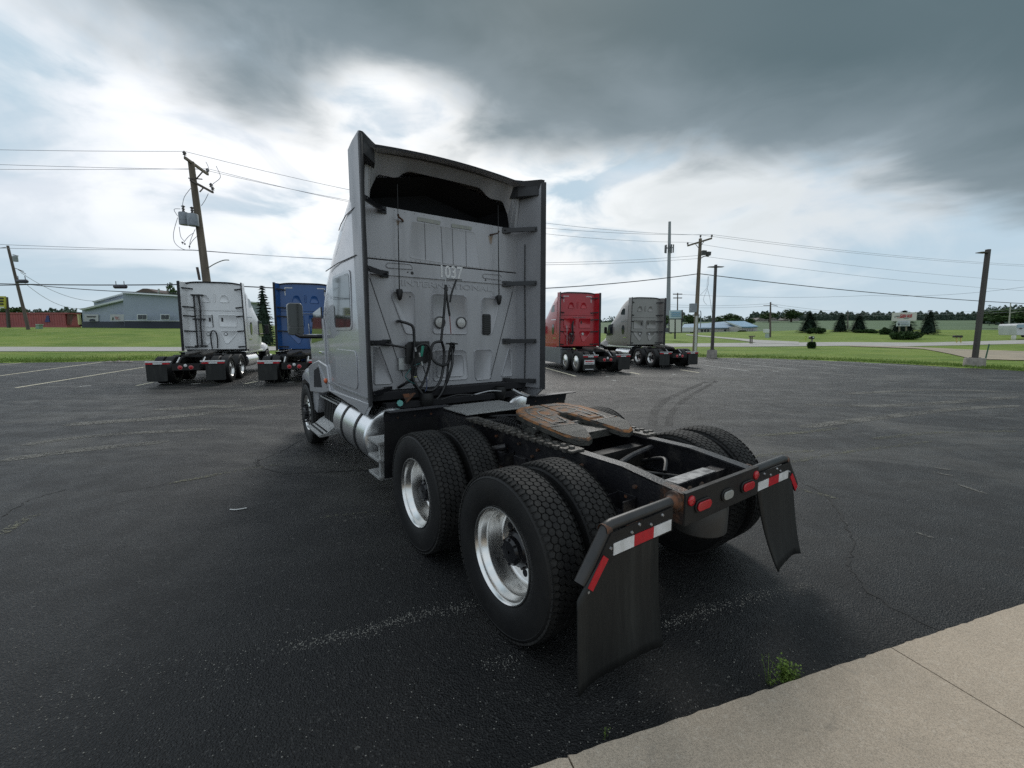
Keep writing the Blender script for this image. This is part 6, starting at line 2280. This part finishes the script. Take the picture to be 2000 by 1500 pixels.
# ------------------------------------------------------------------ buildings and roadside things
def ribbed(name, col, col2, period=.30, depth=.25):
    m = mat(name, col, 0.5, vscale=.5, col2=col2)
    t = NT(m.node_tree)
    b = m.node_tree.nodes['Principled BSDF']
    wv = t.n('ShaderNodeTexWave', wave_type='BANDS', bands_direction='X')
    t.link(t.n('ShaderNodeTexCoord').outputs['Object'], wv.inputs['Vector'])
    wv.inputs['Scale'].default_value = .31 / period
    bn = t.n('ShaderNodeBump')
    bn.inputs['Strength'].default_value = .6
    bn.inputs['Distance'].default_value = depth * .2
    t.link(wv.outputs['Fac'], bn.inputs['Height'])
    t.link(bn.outputs[0], b.inputs['Normal'])
    return m
M_SIDING = ribbed('grey_metal_siding', (0.31, 0.35, 0.43), (0.28, 0.32, 0.40))
M_TRIMW = mat('white_trim', (0.55, 0.58, 0.60), 0.5)
M_NAVY = mat('navy_skirting', (0.025, 0.030, 0.050), 0.6)
M_WIN = mat('window_dark', (0.03, 0.035, 0.04), 0.15)
def extr(T, name, quad_px, d, th, mt, par=None, bevel=0):
    """front-facing polygon surveyed at depth d (per point when d is a list), thickness th away from the camera"""
    ds = d if isinstance(d, (list, tuple)) else [d] * len(quad_px)
    f = [local(T, at(u, v, q)) for (u, v), q in zip(quad_px, ds)]
    b = [p + Vector((0, th, 0)) for p in f]
    n = len(f)
    mb = MB()
    mb.add(f + b, [tuple(range(n)), tuple(range(2 * n - 1, n - 1, -1))] + [(i, (i + 1) % n, n + (i + 1) % n, n + i) for i in range(n)])
    return part(name, mb, mt, par or T, bevel=bevel)
def at_base(u, v, d):
    p = at(u, v, d)
    return (p[0], p[1], zt(p[0], p[1]))
BD = thing('metal_building', 'blue grey metal sided building with dark skirting behind the white truck', 'building', at_base(300, 636, 74))
extr(BD, 'wall', [(240, 571), (420, 582), (420, 640), (243, 640)], [72, 76, 76, 72], 14, M_SIDING)
extr(BD, 'skirting', [(243, 627), (420, 628), (420, 643), (243, 643)], [71.9, 75.9, 75.9, 71.9], .1, M_NAVY)
extr(BD, 'skirting_trim', [(243, 625.5), (420, 626.5), (420, 628), (243, 627)], [71.85, 75.85, 75.85, 71.85], .1, M_TRIMW)
extr(BD, 'roof_edge', [(235, 569.5), (422, 580.5), (422, 583), (240, 572.5)], [71.5, 75.5, 75.5, 71.5], 14.5, M_TRIMW)
extr(BD, 'side_wall', [(160, 604), (241, 586), (243, 640), (163, 640)], [76, 74, 74, 76], 10, M_SIDING)
extr(BD, 'side_roof', [(154, 604), (240, 583), (241, 586.5), (160, 606)], [75.3, 73.3, 73.3, 75.3], 10, M_TRIMW)
extr(BD, 'rear_wall', [(183, 590), (240, 574), (240, 586), (184, 600)], [80, 79, 79, 80], 6, M_SIDING)
extr(BD, 'rear_roof', [(179, 589), (240, 572), (240, 574.5), (183, 591)], [79.5, 78.5, 78.5, 79.5], 6, M_TRIMW)
extr(BD, 'side_skirting', [(160, 628), (243, 628), (243, 643), (160, 643)], [75.9, 73.9, 73.9, 75.9], .1, M_NAVY)
for u0, u1 in ((267.5, 286.5), (313, 330.5)):
    f = extr(BD, 'window', [(u0, 613.5), (u1, 613.7), (u1, 625), (u0, 624.8)], 71.7 if u0 < 300 else 72.7, .1, M_TRIMW)
    m_ = (u0 + u1) / 2
    for a, b in ((u0 + 1.6, m_ - .8), (m_ + .8, u1 - 1.6)):
        extr(BD, 'pane', [(a, 615), (b, 615), (b, 623.4), (a, 623.4)], 71.6 if u0 < 300 else 72.6, .08, M_WIN, f)
for u0, u1, dd in ((164.5, 192, 75), (215, 242, 73.3)):
    s_ = extr(BD, 'wall_sign', [(u0, 614), (u1, 614), (u1, 627.5), (u0, 627.5)], dd, .08, mat('sign_grey_white', (0.46, 0.47, 0.48), 0.6, vscale=3, col2=(0.40, 0.41, 0.43)))
    if u0 < 200:
        extr(BD, 'sign_stripe', [(169, 617.5), (187, 617.5), (186, 619.5), (170, 619.5)], dd - .06, .04, M_BLACK, s_)
        extr(BD, 'sign_car', [(174, 627), (186, 627), (185, 624), (182, 623), (177, 623), (174.5, 624.5)], dd - .06, .04, M_NAVY, s_)
    else:
        extr(BD, 'sign_figure', [(218.5, 625), (221.5, 625), (221, 619.5), (219.5, 619.5)], dd - .06, .04, mat('sign_green', (0.05, 0.08, 0.05), 0.6), s_)
        extr(BD, 'sign_script', [(223, 618), (233, 619), (228, 621), (235, 623.5), (226, 624)], dd - .06, .04, mat('sign_pink', (0.36, 0.20, 0.20), 0.6), s_)
HR = thing('house', 'brown hipped house roof rising behind the grey metal building', 'house', at_base(288, 640, 105))
extr(HR, 'roof', [(262, 571), (279, 563.5), (287, 563.5), (312, 573)], 105, 8, mat('brown_shingle', (0.13, 0.095, 0.085), 0.9, vscale=2, col2=(0.09, 0.07, 0.065)))
extr(HR, 'wall', [(264, 571), (310, 573), (310, 645), (264, 645)], 105.5, 7, M_TRIMW)
extr(HR, 'vent_pipe', [(308, 564), (310, 564), (310, 574), (308, 574)], 105, .3, M_STEEL)
# red container with a blue triangle mark
RCN = thing('shipping_container', 'faded red corrugated shipping container with a blue triangle mark', 'container', at_base(60, 637, 81))
M_CONT = mat('container_red', (0.34, 0.085, 0.085), 0.6, vscale=.8, col2=(0.27, 0.07, 0.075))
cl, cr = at(-90, 640, 81), at(130, 640, 81)
ztop_, zbot_ = at(60, 611.5, 81)[2], at(60, 641, 81)[2]
W_ = cr[0] - cl[0]
nr = 44
poly = []
for k in range(nr):
    x = cl[0] + W_ * k / nr
    s_ = W_ / nr
    poly += [(x, 81.0), (x + s_ * .35, 81.0), (x + s_ * .5, 81.07), (x + s_ * .85, 81.07)]
poly += [(cr[0], 81.0), (cr[0], 83.4), (cl[0], 83.4)]
mb = MB()
mb.prism([(x - RCN.location.x, y - RCN.location.y) for x, y in poly], 2, zbot_ - RCN.location.z, ztop_ - RCN.location.z)
part('side_panel', mb, M_CONT, RCN)
for v0, v1 in ((610.5, 613), (636, 640)):
    extr(RCN, 'rail', [(-90, v0), (131, v0), (131, v1), (-90, v1)], 80.9, 2.6, M_CONT)
extr(RCN, 'door_end', [(131, 612), (146, 613), (146, 634), (131, 634)], [81, 83.4, 83.4, 81], .6, mat('container_dark', (0.10, 0.045, 0.045), 0.6, vscale=2, col2=(0.16, 0.06, 0.06)))
extr(RCN, 'triangle_mark', [(87, 629), (97.5, 629), (94.5, 616), (91, 616)], 80.93, .02, mat('mark_blue', (0.025, 0.035, 0.14), 0.5))
YP = thing('bollard', 'pale yellow leaning post between the red container and the grey building', 'post', at_base(153, 632, 74))
extr(YP, 'post', [(150.5, 614.5), (153, 614.5), (155.5, 634), (152.5, 634)], 74, .4, mat('pale_yellow', (0.52, 0.50, 0.24), 0.6), bevel=.02)
extr(YP, 'cap', [(150.2, 613.8), (153.2, 613.8), (153.2, 614.6), (150.2, 614.6)], 73.95, .5, MATS['pale_yellow'])
GB = thing('utility_box', 'small pale green utility box on the grass bank by the far left pole', 'utility box', at_base(72.5, 641, 57))
extr(GB, 'body', [(69.5, 634), (75.8, 634), (76.2, 642.5), (69.2, 642.5)], 57, .5, mat('pedestal_green', (0.20, 0.30, 0.24), 0.6), bevel=.02)
extr(GB, 'lid', [(69, 633), (76.2, 633), (76.2, 634.4), (69, 634.4)], 56.9, .6, mat('pedestal_lid', (0.33, 0.42, 0.36), 0.6))
YS = thing('roadside_sign', 'yellow and black striped sign on a dark post at the left edge', 'sign', at_base(15, 640, 66))
extr(YS, 'post', [(8.5, 580), (11.5, 580), (17.5, 645), (13.5, 645)], 66, .3, M_BRONZE)
sp = extr(YS, 'sign_panel', [(-30, 578), (9, 578.5), (9.5, 602.5), (-30, 602)], 65.7, .2, mat('sign_yellow', (0.46, 0.44, 0.06), 0.5))
for v in (581, 586.5, 592):
    extr(YS, 'sign_stripe', [(-28, v), (5.5, v + .3), (5.8, v + 3.2), (-28, v + 3)], 65.6, .06, M_BLACK, sp)
extr(YS, 'sign_foot', [(-28, 599), (7.5, 599.2), (7.8, 601.5), (-28, 601.5)], 65.6, .06, M_TRIMW, sp)
RK = thing('rubble', 'small pile of pale broken concrete at the left lot edge grass', 'rubble', at_base(228, 704, 28.3))
rr = random.Random(77)
for k in range(7):
    mb = MB()
    c = (rr.uniform(-.75, .75), rr.uniform(-.2, .3), .06)
    mb.ball(c, rr.uniform(.10, .22), 7, (1.5, 1, .55))
    mb.v = [(x + rr.uniform(-.03, .03), y + rr.uniform(-.03, .03), z + rr.uniform(-.02, .02)) for x, y, z in mb.v]
    part('broken_slab', mb, M_CONCRETE, RK)
mb = MB()
mb.tube(smoothpath([(.05, 0, .05), (.1, 0, .32), (.2, .02, .36), (.26, .02, .1)], 4), .014, 5)
part('bent_rod', mb, M_RUSTY, RK)

# right-hand side: blue roofed building, trailer, car, signs
M_ROOFB = ribbed('blue_metal_roof', (0.13, 0.27, 0.40), (0.17, 0.31, 0.43), .5, .2)
M_ROOFB2 = mat('blue_roof_pale', (0.23, 0.33, 0.42), 0.6, vscale=.5, col2=(0.19, 0.29, 0.39))
M_STUCCO = mat('pale_stucco', (0.50, 0.47, 0.43), 0.8, vscale=1, col2=(0.45, 0.42, 0.39))
BB = thing('roadside_building', 'low cream building with blue metal roofs across the road', 'building', at_base(1420, 651, 122))
extr(BB, 'wall', [(1334, 640), (1446, 639), (1446, 652), (1334, 652)], 124, 12, M_STUCCO)
extr(BB, 'wall', [(1444, 637.5), (1479, 637), (1479, 652), (1444, 652)], 118, 14, M_STUCCO)
extr(BB, 'gable', [(1414, 627.6), (1417, 627.2), (1449, 638), (1449, 640.5), (1444, 639.5)], 117.8, .5, M_TRIMW)
def sheet(T, name, px, ds, mt, par=None):
    mb = MB()
    f = [local(T, at(u, v, q)) for (u, v), q in zip(px, ds)]
    mb.add(f + [p - Vector((0, 0, .15)) for p in f], [tuple(range(len(f))), tuple(range(2 * len(f) - 1, len(f) - 1, -1))] + [(i, (i + 1) % len(f), len(f) + (i + 1) % len(f), len(f) + i) for i in range(len(f))])
    return part(name, mb, mt, par or T)
sheet(BB, 'roof', [(1417, 627.2), (1454, 627), (1481, 637.2), (1467, 638.6), (1450, 638.2)], [130, 130, 117.5, 117.5, 117.5], M_ROOFB)
sheet(BB, 'roof', [(1386, 630.4), (1414, 628), (1445, 639.6), (1380, 640.5)], [134, 134, 123.5, 123.5], M_ROOFB2)
sheet(BB, 'roof', [(1336, 633), (1386, 631), (1381, 640.5), (1331, 640.8)], [134, 134, 123.5, 123.5], M_ROOFB2)
for u in (1371.5, 1377.5, 1383.5, 1416.5, 1428, 1437.5):
    extr(BB, 'window', [(u - 1.7, 643.4), (u + 1.7, 643.4), (u + 1.7, 648), (u - 1.7, 648)], 123.8, .1, M_WIN)
for u in (1453, 1457.5, 1462, 1466.5, 1471.5):
    extr(BB, 'window', [(u - 1.5, 643.5), (u - .8, 642.4), (u + .8, 642.4), (u + 1.5, 643.5), (u + 1.5, 646.8), (u - 1.5, 646.8)], 117.8, .1, mat('pale_window', (0.34, 0.33, 0.32), 0.3))
TRL = thing('box_trailer', 'long white box trailer parked left of the blue roofed building', 'trailer', at_base(1346, 649.5, 112))
extr(TRL, 'box', [(1331, 639.5), (1361, 639.3), (1361, 647.8), (1331, 648)], 112, 2.4, mat('trailer_white', (0.60, 0.61, 0.62), 0.5, vscale=1, col2=(0.54, 0.55, 0.57)))
extr(TRL, 'chassis', [(1333, 648), (1359, 647.8), (1359, 649), (1333, 649.2)], 112.2, 2.0, M_BLACK)
for u in (1352, 1356):
    mb = MB()
    mb.lathe([(.01, -.1), (.45, -.1), (.45, .1), (.01, .1)], tuple(local(TRL, at(u, 649, 112)) + Vector((0, .2, .1))), 1, 12)
    part('wheel', mb, M_TYRE, TRL)
CAR = thing('parked_car', 'dark parked car left of the blue and white business sign', 'car', at_base(1300, 649, 105))
bx = local(CAR, at(1300, 649, 105))
mb = MB()
L_ = 2.1
prof = [(-L_, .35), (-L_, .75), (-L_ * .75, .85), (-L_ * .45, 1.35), (L_ * .30, 1.38), (L_ * .62, .92), (L_, .80), (L_, .35)]
mb.prism([(x, z) for x, z in prof], 1, 0, 1.7)
part('body', mb, mat('dark_car_paint', (0.03, 0.032, 0.04), 0.3, coat=.5), CAR, bevel=.08)
mb = MB()
mb.prism([(-L_ * .62, .92), (-L_ * .42, 1.28), (L_ * .26, 1.30), (L_ * .50, .95)], 1, -.01, .05)
part('side_window', mb, M_GLASS, CAR)
for x in (-1.3, 1.3):
    mb = MB()
    mb.lathe([(.01, -.1), (.33, -.1), (.33, .12), (.01, .12)], (x, .05, .33), 1, 12)
    part('wheel', mb, M_TYRE, CAR)
SG = thing('business_sign', 'pylon sign with blue white panel over two pale panels', 'sign', at_base(1319, 658, 62))
extr(SG, 'post', [(1317.8, 645), (1320, 645), (1320, 662), (1317.8, 662)], 62.2, .25, M_BLACK)
extr(SG, 'frame', [(1307, 623), (1333.5, 623), (1332, 650), (1307, 650)], 62.1, .3, M_BLACK)
for u0, u1 in ((1308.2, 1317.5), (1320, 1330.2)):
    extr(SG, 'blank_panel', [(u0, 624), (u1, 624), (u1 - .3, 648.8), (u0, 648.8)], 62.0, .2, mat('ivory_panel', (0.52, 0.53, 0.47), 0.5))
tp = extr(SG, 'top_panel', [(1308.5, 606), (1333.5, 605.5), (1333, 622), (1308.5, 622)], 62.0, .3, mat('pale_blue_panel', (0.42, 0.52, 0.57), 0.5))
for v in (609.5, 613, 616.5):
    extr(SG, 'blue_script', [(1312, v), (1328, v), (1330, v + 1.6), (1311, v + 1.6)], 61.9, .05, mat('sign_blue', (0.16, 0.32, 0.46), 0.5), tp)
extr(SG, 'top_edge', [(1332.5, 605.3), (1334, 605.3), (1333.8, 622.5), (1332.3, 622.5)], 61.8, .6, M_BRONZE)
RS = thing('business_sign', 'white business sign with red lettering on two posts above a shrub', 'sign', at_base(1765, 660, 70))
for u in (1757.5, 1770.8):
    extr(RS, 'post', [(u - .9, 634), (u + .9, 634), (u + .9, 664), (u - .9, 664)], 70.2, .16, mat('sign_post_tan', (0.20, 0.18, 0.14), 0.8))
up = extr(RS, 'main_panel', [(1746, 610.5), (1791, 609.8), (1790, 626), (1744.5, 627)], 70, .35, mat('cream_panel', (0.56, 0.55, 0.51), 0.5))
lp = extr(RS, 'lower_panel', [(1753, 627), (1778, 626.6), (1777, 637), (1752.5, 637.2)], 69.9, .25, mat('pale_grey_panel', (0.50, 0.54, 0.56), 0.5))
me = text_mesh('GAN AUS', 1.0, mat('sign_red', (0.42, 0.03, 0.04), 0.5), .02, .02, sx_=.62)
me.transform(FRONT)
p = local(RS, at(1770, 617.2, 69.93))
me.transform(Matrix.Scale(.72, 4))
obj('sign_lettering', me, up, tuple(p))
for q, m_ in (([(1751, 617), (1757, 617), (1757, 618.2), (1751, 618.2)], M_BLACK), ([(1752, 620.2), (1766, 620), (1766, 620.8), (1752, 621)], MATS['sign_red']), ([(1766, 620.8), (1776, 620.6), (1775, 622), (1766, 622.2)], mat('sign_dark_grey', (0.2, 0.2, 0.2), 0.5)), ([(1748, 617.5), (1749.6, 617.3), (1749.6, 620), (1748.2, 620)], MATS['sign_dark_grey'])):
    extr(RS, 'sign_rule', q, 69.94, .03, m_, up)
for q, m_ in (([(1754.5, 631.5), (1757.5, 631.5), (1757.2, 635.5), (1754.8, 635.5)], M_NAVY), ([(1760, 632), (1776, 632), (1776, 633.2), (1760, 633.2)], mat('sign_slate', (0.2, 0.25, 0.27), 0.5)), ([(1760, 634.4), (1775, 634.4), (1775, 635.2), (1760, 635.2)], MATS['sign_slate']), ([(1755, 628.4), (1774, 628.2), (1774, 629.4), (1755, 629.6)], mat('sign_ash', (0.34, 0.38, 0.40), 0.5))):
    extr(RS, 'sign_rule', q, 69.83, .03, m_, lp)
# small roadside furniture
MS = thing('mailbox_stand', 'empty dark wooden mailbox stand with two legs by the road junction', 'mailbox stand', at_base(1469, 670, 52))
extr(MS, 'top_board', [(1464.5, 656), (1475.5, 655.6), (1474.5, 657.6), (1466, 658)], 52, .35, M_WOODDK)
for u in (1466, 1469.5):
    extr(MS, 'leg', [(u - .7, 657.5), (u + .7, 657.5), (u + .4, 671), (u - 1, 671)], 52.1, .12, M_WOODDK)
UB = thing('utility_box', 'white box over a pale green pedestal beside the single thin pole', 'utility box', at_base(1500, 664, 70))
extr(UB, 'white_box', [(1494, 643), (1503, 642.6), (1503, 650), (1494, 650)], 70, .5, mat('box_white', (0.6, 0.62, 0.62), 0.5), bevel=.03)
extr(UB, 'pedestal', [(1497, 651), (1502.5, 651), (1503, 665), (1496.5, 665)], 70.1, .4, mat('pedestal_pale', (0.36, 0.42, 0.40), 0.6), bevel=.03)
MK = thing('marker_post', 'leaning yellow green marker post near the road junction', 'marker post', at_base(1573, 668, 62))
extr(MK, 'post', [(1574, 656.5), (1576, 656.5), (1574.2, 669), (1572.2, 669)], 62, .08, mat('marker_lime', (0.34, 0.42, 0.06), 0.6))
extr(MK, 'tip', [(1573.8, 655.8), (1576.2, 655.8), (1576, 657), (1574, 657)], 61.95, .14, mat('marker_cap', (0.42, 0.44, 0.12), 0.6))
MB1 = thing('mailbox', 'black mailbox on a pale post with a dark plant at its foot', 'mailbox', at_base(1585, 682, 43))
extr(MB1, 'post', [(1585.5, 662), (1588, 662), (1588, 685), (1585.5, 685)], 43, .12, mat('mailbox_post', (0.30, 0.28, 0.23), 0.8))
mb = MB()
c = local(MB1, at(1585, 659.5, 43))
mb.prism([(c.x - .20, c.z - .13), (c.x + .24, c.z - .13), (c.x + .24, c.z + .05), (c.x + .16, c.z + .14), (c.x - .12, c.z + .14), (c.x - .20, c.z + .05)], 1, c.y - .10, c.y + .14)
part('box', mb, M_BLACK, MB1, bevel=.01)
extr(MB1, 'flag', [(1587.5, 657.6), (1590, 657.6), (1590, 660), (1587.5, 660)], 42.8, .02, M_TRIMW)
bush('dark leafy plant growing at the foot of the mailbox post', 1584, 685, 668, 43, 8, 61)
MB2 = thing('mailbox', 'left one of two black mailboxes on yellow posts by the far road', 'mailbox', at_base(1869, 667, 52))
MB3 = thing('mailbox', 'right one of two black mailboxes on yellow posts by the far road', 'mailbox', at_base(1878, 667, 52))
for T, u in ((MB2, 1869.5), (MB3, 1877.5)):
    extr(T, 'post', [(u - .8, 659), (u + .8, 659), (u + .8, 669), (u - .8, 669)], 52, .12, mat('post_yellow', (0.46, 0.42, 0.13), 0.7))
    extr(T, 'box', [(u - 4.4, 656.5), (u - 3.4, 655), (u + 2.6, 655), (u + 3.4, 656.5), (u + 3.4, 659.3), (u - 4.4, 659.3)], 51.9, .3, M_BLACK)
GM = thing('marker_post', 'leaning dark green metal post beside the sandy driveway', 'marker post', at_base(1925, 700, 29))
extr(GM, 'post', [(1932, 672), (1933.6, 672), (1926.2, 702.5), (1924.4, 702.5)], 29, .05, mat('fence_post_green', (0.02, 0.09, 0.05), 0.5))
extr(GM, 'blade', [(1929.4, 680), (1931.6, 680), (1929.6, 688), (1927.6, 688)], 29.06, .03, MATS['fence_post_green'])
CMP = thing('camper_trailer', 'white camper trailer cut off by the right edge of the picture', 'trailer', at_base(2010, 656, 62))
extr(CMP, 'body', [(1988.5, 632.5), (2060, 630), (2060, 655), (1986.5, 655), (1985.5, 640), (1986, 636)], 62, 2.4, mat('camper_white', (0.58, 0.59, 0.60), 0.4, vscale=1, col2=(0.5, 0.51, 0.53)), bevel=.08)
extr(CMP, 'blue_band', [(1987, 634.5), (2060, 632), (2060, 638), (1986.5, 640)], 61.93, .05, mat('camper_blue', (0.28, 0.38, 0.45), 0.4))
extr(CMP, 'window', [(1992, 641), (1997, 641), (1997, 642.6), (1992, 642.6)], 61.9, .05, M_BLACK)
for u in (2005, 2012):
    mb = MB()
    mb.lathe([(.01, -.1), (.36, -.1), (.36, .12), (.01, .12)], tuple(local(CMP, at(u, 655.5, 62)) + Vector((0, .3, .1))), 1, 12)
    part('wheel', mb, M_TYRE, CMP)
BN = thing('bin', 'small white barrel standing left of the camper trailer', 'barrel', at_base(1980, 658, 61))
mb = MB()
r_ = 3.2 * 61 / FPX
mb.lathe([(.01, 0), (r_ * .9, 0), (r_, .1), (r_, .55), (r_ * .9, .62), (.01, .63)], (0, 0, 0), 2, 14)
part('barrel_body', mb, mat('barrel_white', (0.58, 0.57, 0.53), 0.5), BN, smooth=40)
# houses on the rise
for label, px, wallpx, d in (('pale brown roofed house on the rise, leftmost of three', [(1477, 625), (1484, 620.5), (1496, 620.5), (1502, 625.5)], [(1479, 625), (1500, 625.5), (1500, 630), (1479, 630)], 232),
                             ('grey roofed house on the rise, middle one of three', [(1503, 623.5), (1511, 619.5), (1519, 624.5)], [(1504, 623.5), (1518, 624.5), (1518, 630), (1504, 630)], 236),
                             ('beige roofed house on the rise, rightmost of three', [(1538, 625), (1546, 618), (1556, 618), (1563, 624.5)], [(1540, 625), (1561, 624.5), (1561, 630), (1540, 630)], 234)):
    H_ = thing('house', label, 'house', at_base((wallpx[0][0] + wallpx[1][0]) / 2, 630, d), 0, 'houses on the rise')
    extr(H_, 'wall', wallpx, d, 8, M_STUCCO)
    extr(H_, 'roof', px, d - .5, 9, mat('house_roof', (0.24, 0.21, 0.19), 0.9, vscale=.5, col2=(0.18, 0.165, 0.16)))
